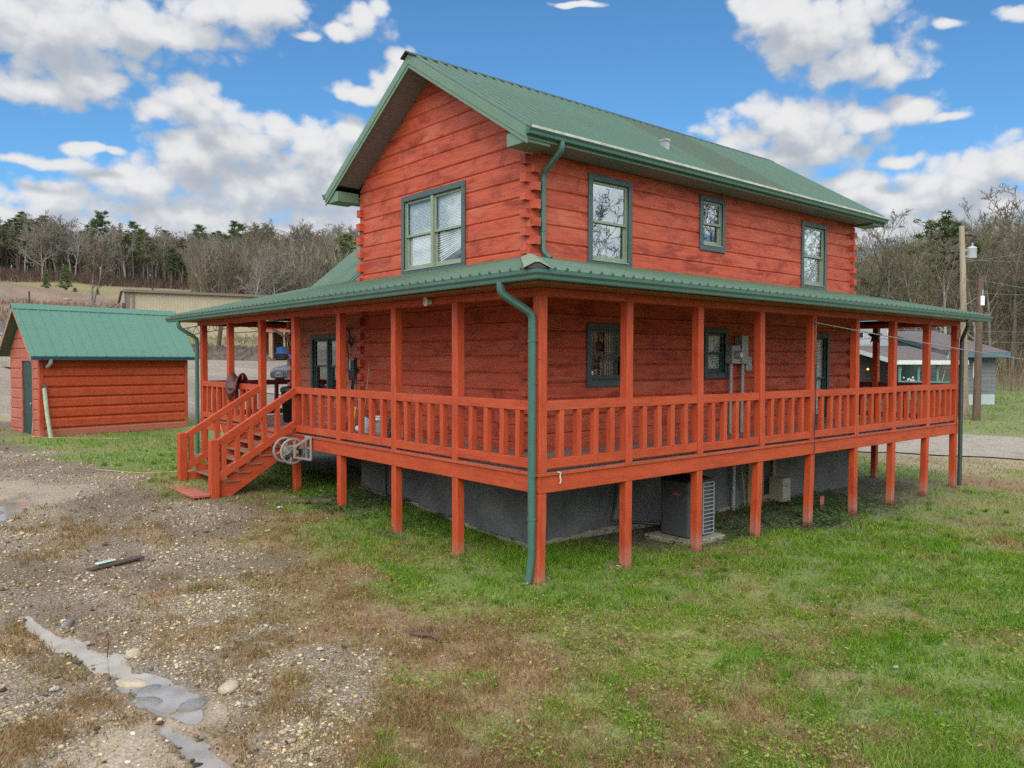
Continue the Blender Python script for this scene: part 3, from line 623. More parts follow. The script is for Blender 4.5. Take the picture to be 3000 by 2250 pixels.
# window openings: outer casing u0,u1,z0,z1
GW = (3.65, 5.73, 3.13, 4.695)
W1, W2, W3 = (2.86, 3.99, 3.12, 4.715), (6.01, 6.86, 3.69, 4.785), (9.84, 10.97, 3.145, 4.705)
LW1, LW2, LD3 = (2.845, 3.95, 1.03, 2.14), (6.21, 7.0, 1.13, 2.16), (10.46, 11.17, .02, 2.15)
WW = (8.05, 9.72, .62, 2.07)
cs = .105
def inner(w): return (w[0]+cs-.02, w[1]-cs+.02, w[2]+cs-.02, w[3]-cs+.02)
def gable_top(zz):
    d = (RIDGE_Z-.22-zz)/SL; return (RIDGE_Y-d, RIDGE_Y+d) if zz > 4.95 else (-99, 99)
GZ0, RZ0 = 3.295, 3.15
mb = MB(); log_wall(mb, T('X', XW), YW, YB, 0, GZ0, 6.85, [inner(GW)], gable_top, tabs=[(YB-.15, YB-.012, 0, 4.75)], seed=1)
for k in range(0, 20):     # ends of the long wall's logs showing past the gable
    zc = RZ0-11*CH+(k+.5)*CH
    if .1 < zc < 4.95: h = .078*random.uniform(.93, 1.07); mb.box(XW-.105*random.uniform(.9,1.06), XW+.02, YW+.002, YW+.14, zc-h, zc+h)
mb.build('log_wall', M['log_y'], HOUSE)
mb = MB(); log_wall(mb, T('Y', YW), XW, XE, 0, RZ0, 4.98, [inner(w) for w in (W1, W2, W3, LW1, LW2, LD3)], None, seed=2, joint=.75)
for k in range(0, 20):
    zc = GZ0-12*CH+(k+.5)*CH
    if .1 < zc < 4.95:
        for xa in (XW+.003, XE-.14): h = .07*random.uniform(.93, 1.07); mb.box(xa, xa+.135, YW-.105*random.uniform(.9,1.06), YW+.02, zc-h, zc+h)
mb.build('log_wall', M['log_x'], HOUSE)
mb = MB(); log_wall(mb, T('Xb', XE), YW, YB, 0, GZ0, 6.85, [], gable_top, seed=3)
for k in range(0, 20):
    zc = RZ0-11*CH+(k+.5)*CH
    if .1 < zc < 4.95: mb.box(XE-.02, XE+.10, YW+.002, YW+.14, zc-.078, zc+.078)
mb.build('log_wall', M['log_y'], HOUSE)
mb = MB(); log_wall(mb, T('Yb', YB), XW, XE, 0, RZ0, 4.98, [], None, seed=4); mb.build('log_wall', M['log_x'], HOUSE)
# lower wing behind
mb = MB(); log_wall(mb, T('X', XW), YB+.003, 10.88, 0, .08, 2.9, [inner(WW)], None, tabs=[(10.88-.16, 10.88-.01, 0, 2.9)], seed=5, tabh=.19, ch=.30); mb.build('wing_wall', M['faded_y'], HOUSE)
mb = MB(); log_wall(mb, T('Yb', 10.88), XW+.003, 9.5, 0, .08, 6.0, [], lambda zz: (1.6+max(0, (zz-2.7)/.83), 9.44-max(0, (zz-2.7)/.83)), seed=6, ch=.30)
mb.build('wing_wall', M['log_x'], HOUSE)
mb = MB(); log_wall(mb, T('Xb', 9.5), YB+.15, 10.75, 0, .08, 2.8, [], None, seed=7, ch=.30); mb.build('wing_wall', M['log_y'], HOUSE)

# ---------------------------------------------------------------- windows
def window(pl, p, w, n=1, kind='day', sash='sash', cas='casing', door=False):
    t = T(pl, p); u0, u1, z0, z1 = w; mb = MB(); o1 = .034
    for a, b, c, d in ((u0, u1, z1-cs, z1), (u0, u1, z0, z0+cs), (u0, u0+cs, z0+cs, z1-cs), (u1-cs, u1, z0+cs, z1-cs)):
        tbox(mb, t, a, b, .002, o1, c, d)
    i0, i1, j0, j1 = u0+cs, u1-cs, z0+cs, z1-cs
    root = mb.build('door' if door else 'window', M[cas], HOUSE, bevel=.004)
    mb = MB(); d = -.10                                  # reveal lining
    for a, b, c, e in ((i0-.018, i1+.018, j1, j1+.016), (i0-.018, i1+.018, j0-.016, j0), (i0-.018, i0, j0, j1), (i1, i1+.018, j0, j1)): tbox(mb, t, a, b, d, o1-.006, c, e)
    for k in range(1, n): um = i0+(i1-i0)*k/n; tbox(mb, t, um-.035, um+.035, d, o1-.012, j0, j1)
    tbox(mb, t, i0, i1, -.012, o1+.012, j0-.001, j0+.018)
    mb.build('frame', M['sash' if sash == 'sash' else 'casing'], root, bevel=.003)
    for k in range(n):
        a = i0+(i1-i0)*k/n+(.035 if k else 0); b = i0+(i1-i0)*(k+1)/n-(.035 if k < n-1 else 0); jm = (j0+j1)/2; sw = .048
        for (c, e, oo, hb) in ((jm-.022, j1-.004, -.018, .05), (j0+.018, jm+.022, -.052, .085)):
            m2 = MB()
            tbox(m2, t, a, a+sw, oo-.03, oo, c, e); tbox(m2, t, b-sw, b, oo-.03, oo, c, e)
            tbox(m2, t, a+sw, b-sw, oo-.03, oo, e-.045, e); tbox(m2, t, a+sw, b-sw, oo-.03, oo, c, c+(hb if c < jm-.1 else .045))
            m2.build('sash', M[sash], root, bevel=.003)
            g = MB(); tbox(g, t, a+sw-.004, b-sw+.004, oo-.019, oo-.014, c+.02, e-.02); g.build('pane', M['glass_clear' if kind == 'lit' else 'glass_soft' if kind in ('broken', 'blind') or door else 'glass'], root)
        if kind in ('blind', 'broken'):
            m3 = MB(); zz = j1-.06; stop = j0+.03; broken = kind == 'broken' and k == 0
            while zz > stop:
                l, r = a+.03, b-.03; dz = 0
                if broken and zz < jm-.02:                # the last slats hang askew
                    f = (jm-zz)/.36
                    if f > 1: break
                    p0, p1 = t(l, -.095, zz+.02*f), t(r, -.095, zz-.25*f)
                    m3.bar(p0, p1, .003, .02)
                else: tbox(m3, t, l, r, -.098, -.090, zz, zz+.021)
                zz -= .0275
            if broken: m3.bar(t(a+.03, -.11, jm-.16), t(b-.03, -.11, jm-.47), .012, .045); m3.bar(t(b-.1, -.112, jm-.45), t(b-.1, -.112, j0+.05), .01, .02, (1,1,0))
            for q in (.2, .8): m3.bar(t(a+(b-a)*q, -.104, j1-.05), t(a+(b-a)*q, -.104, jm if broken else j0+.05), .008, .004, (1,1,0))
            m3.build('blind', M['blind'], root)
        elif kind in ('half', 'pale'):
            m3 = MB(); tbox(m3, t, a+.02, b-.02, -.125, -.115, (j0+.04) if kind == 'pale' else jm-.1, j1-.02); m3.build('blind', M['blind'], root)
        elif kind == 'lit':
            m3 = MB(); tbox(m3, t, a-.3, b+.3, -.62, -.60, j0-.3, j1+.3)
            for q in range(14): uu = a+.30+(b-a-.34)*q/13.; tbox(m3, t, uu, uu+.03, -.30-.03*math.sin(q*2.2), -.29-.03*math.sin(q*2.2), j0, j1)
            m3.build('curtain', M['curtain'], root)
            m4 = MB(); m4.lathe(t(a+.10, -.42, j1-.30), [(.02,0),(.075,.0),(.05,.15),(.02,.15)], 14); m4.build('lamp_shade', M['lamp_glow'], root)
            m5 = MB(); m5.ball(t(a+.42, -.22, jm+.16), .10, 10); m5.ball(t(a+.33, -.22, jm-.16), .09, 10); m5.build('ornament', M['black'], root)
            m6 = MB(); tbox(m6, t, a+.055, a+.12, -.045, -.0445, j0+.11, j0+.17); m6.build('sticker', M['white_plastic'], root)
    return root
window('X', XW, GW, 2, 'broken')
window('Y', YW, W1, 1, 'none'); window('Y', YW, W2, 1, 'none'); window('Y', YW, W3, 1, 'pale')
window('Y', YW, LW1, 1, 'lit', 'sash_dark'); window('Y', YW, LW2, 1, 'blind', 'sash_dark'); window('Y', YW, LD3, 1, 'pale', 'sash_dark', door=True)
window('X', XW, WW, 2, 'none', 'sash_dark')
mb = MB(); tbox(mb, T('X', XW), 3.7, 5.7, -.9, -.88, 3.0, 4.7); mb.build('curtain', M['curtain'], HOUSE)

# floors inside keep the rooms dark and separate
mb = MB(); mb.box(XW+.13, XE-.13, YW+.13, YB-.13, 2.5, 2.62); mb.box(XW+.13, 9.3, YB+.1, 10.7, -.06, -.01); mb.box(XW+.13, XE-.13, YW+.13, YB-.13, -.06, -.01); mb.build('floor', M['curtain'], HOUSE)

# ---------------------------------------------------------------- foundation
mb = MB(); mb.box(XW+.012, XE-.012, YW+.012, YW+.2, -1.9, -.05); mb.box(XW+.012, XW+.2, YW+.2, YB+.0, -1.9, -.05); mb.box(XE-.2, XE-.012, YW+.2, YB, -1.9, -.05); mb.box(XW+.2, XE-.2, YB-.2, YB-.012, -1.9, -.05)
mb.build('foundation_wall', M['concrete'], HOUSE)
mb = MB()
for k in range(44):    # rough footing along the long side, buried deeper here and there
    a = XW-.02+(XE-XW)*k/44; b = XW-.02+(XE-XW)*(k+1)/44; za = gz((a+b)/2, YW)
    if a < 8.7: mb.box(a, b+.002, YW-.055+random.uniform(-.015,.015), YW+.01, za-.2, za+.06+random.uniform(-.015,.02)+(.05 if 2.5 < a < 4 else 0))
for k in range(24):
    a = YW+(YB-YW)*k/24; b = YW+(YB-YW)*(k+1)/24; za = gz(XW, (a+b)/2); mb.box(XW-.05+random.uniform(-.012,.012), XW+.01, a, b+.002, za-.2, za+.045+random.uniform(-.012,.015))
mb.build('footing', M['footing'], HOUSE, bevel=.008)
mb = MB()
mb.box(2.7, 9.3, 10.3, 10.45, -1.6, -.04); mb.box(2.7, 2.85, YB+.1, 10.3, -1.6, -.04)
mb.build('crawl_skirt', M['black'], HOUSE)  # black sheets added to stand in for the shade under the wing
# crawl-space hatch, framed in raw timber, half open
mb = MB()
for a, b, c, d in ((7.76, 7.86, -1.58, -.3), (8.72, 8.82, -1.56, -.3), (7.86, 8.72, -1.62, -1.44)): mb.box(a, b, YW-.05, YW+.011, c, d)
root = mb.build('crawl_hatch', M['raw_wood'], HOUSE, bevel=.004)
mb = MB(); mb.box(7.87, 8.38, YW-.03, YW+.0, -1.43, -.3); mb.build('hatch_board', M['raw_wood'], root)
mb = MB(); mb.box(8.40, 8.71, YW-.012, YW+.0, -1.43, -.3); mb.build('opening', M['black'], root)  # black panel standing in for the darkness behind the open half

# ---------------------------------------------------------------- ribbed metal roofs
def ribbed(mb, e0, e1, tdir, tmax, spacing=.23, rib=.034, lip=.0, w0=.036, w1=.016, minor=True, start=None):
    """sheet from the eave e0->e1 running up along tdir; tmax(s) = how far up (and tmin) the sheet goes at s metres along the eave"""
    e0, e1, tdir = Vector(e0), Vector(e1), Vector(tdir).normalized(); s_ = (e1-e0); L = s_.length; s_ = s_/L; n = s_.cross(tdir)
    if n.z < 0: n = -n
    N = max(2, int(L/.25)); ss = [L*i/N for i in range(N+1)]
    lo = [e0+s_*q+tdir*tmax(q)[0] for q in ss]; hi = [e0+s_*q+tdir*tmax(q)[1] for q in ss]
    vs = lo+hi+[p-n*.012 for p in lo]+[p-n*.012 for p in hi]; m = N+1; fs = []
    for i in range(N): fs += [(i, i+1, m+i+1, m+i), (2*m+i, 3*m+i, 3*m+i+1, 2*m+i+1), (i, 2*m+i, 2*m+i+1, i+1), (m+i, m+i+1, 3*m+i+1, 3*m+i)]
    fs += [(0, m, 3*m, 2*m), (N, 2*m+N, 3*m+N, m+N)]
    mb.add(vs, fs)
    q = spacing*.35 if start is None else start
    while q < L-.02:
        t0, t1 = tmax(q)
        if t1-t0 > .06:
            a, b = e0+s_*q+tdir*(t0-lip), e0+s_*q+tdir*(t1-.005)
            def ring(p): return [p-s_*w0-n*.002, p-s_*w1+n*rib, p+s_*w1+n*rib, p+s_*w0-n*.002]
            mb.loft([ring(a), ring(b)], smooth=False)
            if minor:
                for dq in (spacing*.36, spacing*.64):
                    t2 = tmax(min(L, q+dq)); p0, p1 = e0+s_*(q+dq)+tdir*t2[0], e0+s_*(q+dq)+tdir*(t2[1]-.005)
                    if q+dq < L-.02 and t2[1]-t2[0] > .06:
                        mb.loft([[p-s_*.012-n*.002, p+n*.006, p+s_*.012-n*.002] for p in (p0, p1)], smooth=False)
        q += spacing
    return mb

RX0, RX1 = 1.0, 12.86; VENT = (5.57, 2.45)
slope_len = math.hypot(RIDGE_Y-EAVE_Y, RIDGE_Z-EAVE_Z)
mb = MB()
ribbed(mb, (RX0, EAVE_Y, EAVE_Z), (RX1, EAVE_Y, EAVE_Z), (0, RIDGE_Y-EAVE_Y, RIDGE_Z-EAVE_Z), lambda s: (0, slope_len), lip=.02)
ribbed(mb, (RX0, 2*RIDGE_Y-EAVE_Y, EAVE_Z), (RX1, 2*RIDGE_Y-EAVE_Y, EAVE_Z), (0, EAVE_Y-RIDGE_Y, RIDGE_Z-EAVE_Z), lambda s: (0, slope_len-.01), lip=.02)
ROOF = mb.build('roof', M['roof'], HOUSE)
mb = MB()      # ridge cap
cy, cz = RIDGE_Y, RIDGE_Z+.035
for sgn in (-1, 1):
    mb.loft([[(x, cy, cz), (x, cy+sgn*.17, cz-.17*SL+.012), (x, cy+sgn*.17, cz-.17*SL-.012), (x, cy, cz-.02)] for x in (RX0-.07, RX1+.02)], smooth=False)
mb.build('ridge_cap', M['ridge'], ROOF)
mb = MB(); vx, vy = VENT; vz = EAVE_Z+(vy-EAVE_Y)*SL; mb.box(vx-.06, vx+.06, vy-.07, vy+.07, vz-.05, vz+.16); mb.box(vx-.07, vx+.07, vy-.09, vy+.08, vz+.14, vz+.18); mb.build('roof_vent', M['grey_metal'], ROOF)
# fascia / rake boards, boxed eave returns, vinyl soffits
def along(x, y, dz): return (x, y, EAVE_Z+(y-EAVE_Y)*SL+dz if y <= RIDGE_Y else EAVE_Z+(2*RIDGE_Y-EAVE_Y-y)*SL+dz)
mb = MB(); YE = 2*RIDGE_Y-EAVE_Y
for xf, o in ((RX0, -1), (RX1, 1)):
    for ya, yb in ((EAVE_Y-.01, RIDGE_Y), (RIDGE_Y, YE+.01)):
        a, b = along(xf, ya, -.016), along(xf, yb, -.016); a2, b2 = along(xf, ya, -.265), along(xf, yb, -.265)
        mb.prism([a, b, b2, a2], (-.022*o if o > 0 else .022, 0, 0))
        a, b = along(xf, ya, -.020), along(xf, yb, -.020); a2, b2 = along(xf, ya, -.19), along(xf, yb, -.19)
        mb.prism([a, b, b2, a2], (.012*o, 0, 0))
mb.box(RX0+.02, RX1-.02, EAVE_Y-.002, EAVE_Y+.02, EAVE_Z-.19, EAVE_Z-.018); mb.box(RX0+.02, RX1-.02, YE-.02, YE+.002, EAVE_Z-.19, EAVE_Z-.018)
for xa, xb in ((RX0+.024, XW-.02), (XE+.02, RX1-.024)):        # boxed returns at the eave corners
    for ya, yb in ((EAVE_Y+.02, YW-.02), (YB+.02, YE-.02)): mb.box(xa, xb, ya, yb, EAVE_Z-.235, EAVE_Z-.03)
mb.build('fascia', M['fascia'], HOUSE, bevel=.003)
mb = MB()
for xa, xb in ((RX0+.024, XW-.004), (XE+.004, RX1-.024)):
    for ya, yb in ((YW-.018, RIDGE_Y), (RIDGE_Y, YB+.018)):
        n = 22
        for k in range(n):
            q0 = ya+(yb-ya)*k/n; q1 = ya+(yb-ya)*(k+.955)/n
            a, b = along(xa, q0, -.235), along(xa, q1, -.235); mb.hexa([a, (xb,)+a[1:], (xb,)+b[1:], b, along(xa, q0, -.225), (xb,)+along(xa, q0, -.225)[1:], (xb,)+along(xa, q1, -.225)[1:], along(xa, q1, -.225)])
for ya, yb in ((EAVE_Y+.02, YW-.004), (YB+.004, YE-.02)):
    n = 60
    for k in range(n): q0 = XW+(XE-XW)*k/n; mb.box(q0, q0+(XE-XW)/n*.965, ya, yb, EAVE_Z-.185, EAVE_Z-.175)
mb.build('soffit', M['vinyl'], HOUSE)

# gutters: K profile swept along the eave with mitred corners
GP = [(0, 0), (.075, 0), (.082, .012), (.088, .045), (.115, .075), (.12, .118), (.108, .118), (.104, .082), (.078, .05), (.07, .012), (.004, .010), (.004, .118), (0, .118)]
def gutter(name, pts_fn, mat, caps=True):
    rings = [[pts_fn(o, z, k) for o, z in GP] for k in range(pts_fn.n)]
    return MB().loft(rings, smooth=False, cap=caps).build(name, mat, HOUSE)
E0 = .45; XRE, YLE = 14.33, 13.72
GZB = 2.478
def f(o, z, k):
    e = E0+o; sag = -.022
    return [(-e, YLE+.02, GZB-.03+z), (-e, 6., GZB-.012+z), (-e, -e, GZB+.012+z), (7., -e, GZB-.008+z), (XRE+.02, -e, GZB-.025+z)][k]
f.n = 5; gutter('porch_gutter', f, M['gutter'])
def f(o, z, k): return [(RX0-.02, EAVE_Y-.004-o, EAVE_Z-.135+z), (RX1+.02, EAVE_Y-.004-o, EAVE_Z-.155+z)][k]
f.n = 2; RG = gutter('roof_gutter', f, M['gutter'])
mb = MB(); mb.hexa([(RX0, EAVE_Y-.128, EAVE_Z-.052), (RX1, EAVE_Y-.128, EAVE_Z-.072), (RX1, EAVE_Y-.108, EAVE_Z-.072), (RX0, EAVE_Y-.108, EAVE_Z-.052), (RX0, EAVE_Y-.127, EAVE_Z-.012), (RX1, EAVE_Y-.127, EAVE_Z-.032), (RX1, EAVE_Y-.106, EAVE_Z-.030), (RX0, EAVE_Y-.106, EAVE_Z-.010)]); mb.build('gutter_lip', M['worn_lip'], RG)
def f(o, z, k): return [(RX0-.02, YE+.004+o, EAVE_Z-.135+z), (RX1+.02, YE+.004+o, EAVE_Z-.145+z)][k]
f.n = 2; gutter('roof_gutter', f, M['gutter'])

def downspout(pts, r=.042, mat='gutter', seams=()):
    mb = MB(); P_ = []
    pts = [Vector(p) for p in pts]
    for i, p in enumerate(pts):            # soften each bend
        if 0 < i < len(pts)-1:
            a = (pts[i-1]-p); b = (pts[i+1]-p); d = min(.07, a.length*.4, b.length*.4); a.normalize(); b.normalize()
            P_ += [p+a*d, p+a*d*.25+b*d*.25, p+b*d]
        else: P_.append(p)
    mb.tube(P_, r*1.25, 4, flat=(1.0, .95))
    for z in seams:
        for i in range(len(P_)-1):
            if (P_[i].z-z)*(P_[i+1].z-z) < 0:
                t = (z-P_[i].z)/(P_[i+1].z-P_[i].z); c = P_[i].lerp(P_[i+1], t); d = (P_[i+1]-P_[i]).normalized()
                mb.tube([c-d*.012, c+d*.012], r*1.25+.006, 4)
    return mb.build('downspout', M[mat], HOUSE, bevel=.006)
downspout([(-.5, .20, 2.5), (-.5, .20, 2.36), (-.075, .065, 2.10), (-.075, .065, -.95), (-.066, .075, -1.15), (-.075, .10, -1.36), (-.09, .12, gz(-.1, .13)-.01)], .048, seams=(1.75, -.03, 1.2, -.6))
downspout([(13.0, -.5, 2.47), (13.0, -.5, 2.33), (13.86, -.06, 2.02), (13.89, -.05, -1.55)], .045, 'ridge')
downspout([(-.5, 12.9, 2.46), (-.5, 12.9, 2.30), (-.06, 12.86, 2.02), (-.06, 12.9, -.9)], .045)
downspout([(1.70, 1.37, 4.93), (1.70, 1.37, 4.80), (1.76, 1.86, 4.52), (1.76, 1.865, 3.26), (1.80, 1.72, 3.14)], .042, seams=(4.4, 3.6))

# ---------------------------------------------------------------- porch roof
ER = E0+.055; EZ = 2.625
def top_left(s):   # left plane: eave along Y at X=-ER, rising to +X; s measured from the front corner
    y = -ER+s; run = XW+ER
    if y < YW: m = (y+ER)*(XW+ER)/(YW+ER)
    elif y < YB: m = run-.004
    else: m = run+.72
    if y > 11.05: m = min(m, (YLE-y)*(run+.72)/(YLE-11.05))
    return (0, max(.01, m*ls_))
PZT = 3.165; ls = (PZT-EZ)/(XW+ER); ls_ = math.hypot(1, ls); rs = (PZT-EZ)/(YW+ER); rs_ = math.hypot(1, rs)
def top_right(s):
    x = -ER+s; m = YW+ER-.004
    if x < XW: m = (x+ER)*(YW+ER)/(XW+ER)
    if x > XE: m = min(m, (XRE-x)*(YW+ER)/(XRE-XE))
    return (0, max(.01, m*rs_))
mb = MB()
ribbed(mb, (-ER, -ER, EZ), (-ER, YLE, EZ-.03), (1, 0, ls), top_left, .21, lip=.012)
ribbed(mb, (-ER, -ER, EZ), (XRE, -ER, EZ-.03), (0, 1, rs), top_right, .21, lip=.012)
def top_end(s):
    y = -E0+s; m = XRE-XE-.004
    if y < YW: m = (y+E0)*(XRE-XE)/(YW+E0)
    return (0, max(.01, m*1.04))
ribbed(mb, (XRE, -E0, EZ-.03), (XRE, 8., EZ-.03), (-1, 0, (PZT-EZ)/(XRE-XE)), top_end, .21)
def top_back(s):
    x = -E0+s; m = YLE-11.05
    if x < XW+.72: m = (x+E0)*(YLE-11.05)/(XW+.72+E0)
    return (0, max(.01, m*1.03))
ribbed(mb, (-E0, YLE, EZ-.03), (9.5, YLE, EZ-.03), (0, -1, (PZT+.15-EZ)/(YLE-11.05)), top_back, .21)
PR = mb.build('porch_roof', M['porch_roof'], HOUSE)
mb = MB()          # folded cap over the front hip, its lower end gaping
c0, c1 = Vector((-ER-.02, -ER-.02, EZ+.075)), Vector((XW-.03, YW-.03, PZT+.05)); dd_ = (c1-c0).normalized(); sd_ = dd_.cross(Vector((0,0,1))).normalized()
def capring(p, w, h): return [p-sd_*w-Vector((0,0,h)), p-sd_*.03, p+sd_*.03, p+sd_*w-Vector((0,0,h)), p+sd_*w-Vector((0,0,h+.008)), p+sd_*.028-Vector((0,0,.01)), p-sd_*.028-Vector((0,0,.01)), p-sd_*w-Vector((0,0,h+.008))]
mb.loft([capring(c0, .17, .075), capring(c0+dd_*.5, .16, .065), capring(c1, .15, .055)], smooth=False); mb.build('hip_cap', M['hip_cap'], PR)
mb = MB(); mb.prism([c0+dd_*.02-sd_*.13-Vector((0,0,.085)), c0+dd_*.02-sd_*.02-Vector((0,0,.02)), c0+dd_*.02+sd_*.02-Vector((0,0,.02)), c0+dd_*.02+sd_*.13-Vector((0,0,.085))], dd_*.05); mb.build('gap', M['black'], PR)  # black filler standing in for the shade inside the cap's open end
mb = MB()
# fascia behind the gutter, stained soffit boards
mb.box(-E0+.001, -E0+.022, -E0+.001, YLE, GZB+.005, 2.60); mb.box(-E0+.022, XRE, -E0+.001, -E0+.022, GZB+.005, 2.60); mb.box(XRE-.022, XRE, -E0+.022, 8, GZB+.005, 2.57); mb.box(-E0+.022, 9.5, YLE-.022, YLE, GZB+.005, 2.57)
mb.build('fascia', M['gutter'], HOUSE)
mb = MB()
mb.box(-E0+.024, .015, -E0+.024, YLE-.03, BZ1+.003, BZ1+.018); mb.box(.017, XRE-.03, -E0+.024, .015, BZ1+.003, BZ1+.018); mb.box(13.84, XRE-.024, .017, 8, BZ1+.003, BZ1+.018); mb.box(.017, 9.4, 12.8, YLE-.024, BZ1+.003, BZ1+.018)
mb.build('porch_soffit', M['soffit'], HOUSE)
def rafter(a, b): MB().bar(a, b, .04, .11).build('rafter', M['soffit'], HOUSE)
zt_ = PZT-.12
for k in range(20):
    y = .35+k*.63
    if YW-.2 < y < 12.6: rafter((.05, y, BZ1+.06), ((XW if y < YB else XW), y, zt_))
for k in range(21):
    x = .35+k*.63
    if XW-.2 < x < XE: rafter((x, .05, BZ1+.06), (x, YW, zt_))
# ceiling boards laid on the rafters keep daylight out between sheet and wall
# beams
def beam(mb_args, nm='porch_beam', mt='trim_x'): MB().box(*mb_args).build(nm, M[mt], HOUSE, bevel=.006)
beam((-.012, 13.86, -.012, .15, BZ0, BZ1)); beam((-.012, .15, .153, 12.83, BZ0, BZ1), mt='trim_y'); beam((13.70, 13.86, .153, 8.0, BZ0, BZ1), mt='trim_y'); beam((.153, 9.4, 12.67, 12.83, BZ0, BZ1))
MB().box(-.004, .10, 12.835, 12.99, BZ0+.01, BZ1-.005).build('beam_end', M['trim_y'], HOUSE)

# wing roof
WS = .83; wy0, wy1 = YB-.5, 11.25; wl = math.hypot(1, WS)
mb = MB()
ribbed(mb, (1.9, wy0, 3.37-.4*WS), (1.9, wy1, 3.37-.4*WS), (1, 0, WS), lambda s: (0, 3.62*wl), .23, lip=0)
ribbed(mb, (9.14, wy0, 3.37-.4*WS), (9.14, wy1, 3.37-.4*WS), (-1, 0, WS), lambda s: (0, 3.61*wl), .23, lip=0)
mb.build('wing_roof', M['porch_roof'], HOUSE)

# ---------------------------------------------------------------- deck, posts, rails
mb = MB(); bw, gp = .138, .006; dy = 2.6
x = .0-.02
k = 0
def board(x0, x1, y0, y1): mb.box(x0, x1, y0, y1, -.035, random.uniform(-.003, 0.))
y = YW
while y < 12.82: board(-.02+random.uniform(-.006,.006), XW+.01, y, min(y+bw, 12.83)); y += bw+gp
y = -.02
while y < YW-.02:                               # mitre at the front corner: boards change direction
    c = (y+.02)/(YW+.02); board(-.02+random.uniform(-.006,.006), -.02+(XW+.02)*(y+bw+.02)/(YW+.02), y, y+bw); y += bw+gp
x = -.02
while x < 13.85:
    x1 = x+bw
    lim = -.02+(YW+.02)*max(0, (x+.02))/(XW+.02) if x < XW else YW
    board(x, x1, -.02+random.uniform(-.006,.006), min(YW, lim)+.01 if x < XE else YW) if lim > .0 else None
    x += bw+gp
y = YW
while y < 8: board(XE, 13.87, y, y+bw); y += bw+gp
x = XW+.02
while x < 9.4: board(x, x+bw, 10.89, 12.84); x += bw+gp
mb.build('deck', M['deck'], HOUSE)
def rim(a, n='rim_joist', mt='trim_x'): MB().box(*a).build(n, M[mt], HOUSE, bevel=.005)
rim((-.0, 3.48, -.006, .036, RIM0, -.037)); rim((3.484, 8.70, -.006, .036, RIM0+.004, -.037)); rim((8.704, 13.85, -.006, .036, RIM0-.003, -.037)); rim((-.006, .036, .04, 3.60, RIM0, -.037), mt='trim_y'); rim((-.006, .036, 3.604, 7.40, RIM0+.003, -.037), mt='trim_y'); rim((-.006, .036, 7.404, 12.83, RIM0, -.037), mt='trim_y'); MB().box(-.030, 13.87, -.030, -.0235, -.036, -.001).build('deck_edge', M['trim_x'], HOUSE); MB().box(-.030, -.0235, -.0235, 12.84, -.036, -.001).build('deck_edge', M['trim_y'], HOUSE); rim((13.81, 13.853, .04, 8, RIM0, -.037), mt='trim_y'); rim((.04, 9.4, 12.79, 12.833, RIM0, -.037))
MB().box(-.012, .0, .0, .05, RIM0+.01, -.037).build('joist_end', M['trim_y'], HOUSE)
mb = MB()
for k in range(34):
    x = .3+k*.406; mb.box(x, x+.04, .04, YW-.005 if x < XE else 8, -.24, -.037)
for k in range(26):
    y = 2.1+k*.406; mb.box(.04, XW-.005, y, y+.04, -.24, -.037)
mb.build('floor_joist', M['soffit'], HOUSE); HOUSE.children[-1]['kind'] = 'stuff'

def post(x, y, z0, z1, name, lean=(0, 0), w=PW):
    mb = MB(); wob = [random.uniform(-.003, .003) for _ in range(4)]
    rings = []
    for i in range(5):
        t = i/4; zz = z0+(z1-z0)*t; dx, dy_ = lean[0]*(1-t)+random.uniform(-.0025, .0025), lean[1]*(1-t)+random.uniform(-.0025, .0025)
        rings.append([(x+dx, y+dy_, zz), (x+w+dx, y+dy_, zz), (x+w+dx, y+w+dy_, zz), (x+dx, y+w+dy_, zz)])
    mb.loft(rings, smooth=False); return mb.build(name, M['post'], HOUSE, bevel=.008)
pts = [(s, 0.) for s in RS] + [(0., l) for l in LS[1:]] + [(13.70, y) for y in (1.92, 3.84, 5.76, 7.68)] + [(5.4, 12.67), (7.2, 12.67)]
LEAN = {(RS[3], 0.): (.055, 0), (RS[2], 0.): (.02, 0), (RS[4], 0.): (-.04, 0)}
LOWL = {(0., 0.): (-.035, -.01), (RS[3], 0.): (-.07, 0), (RS[4], 0.): (-.06, 0), (RS[7], 0.): (-.07, 0), (RS[6], 0.): (-.02, 0), (13.70, 1.92): (-.02, 0), (RS[2], 0.): (.01, 0)}
for (x, y) in pts:
    post(x, y, .002, BZ0-.002, 'porch_post', LEAN.get((x, y), (0, 0)))
    w = PW*.97; g0 = gz(x+.07, y+.07)-.12
    if (x, y) != (0., LS[5]): post(x+.002, y+.003, g0, RIM0-.002 if not (x > 1 and y > 1) else RIM0, 'deck_post', LOWL.get((x, y), (random.uniform(-.01,.01), 0)), w)
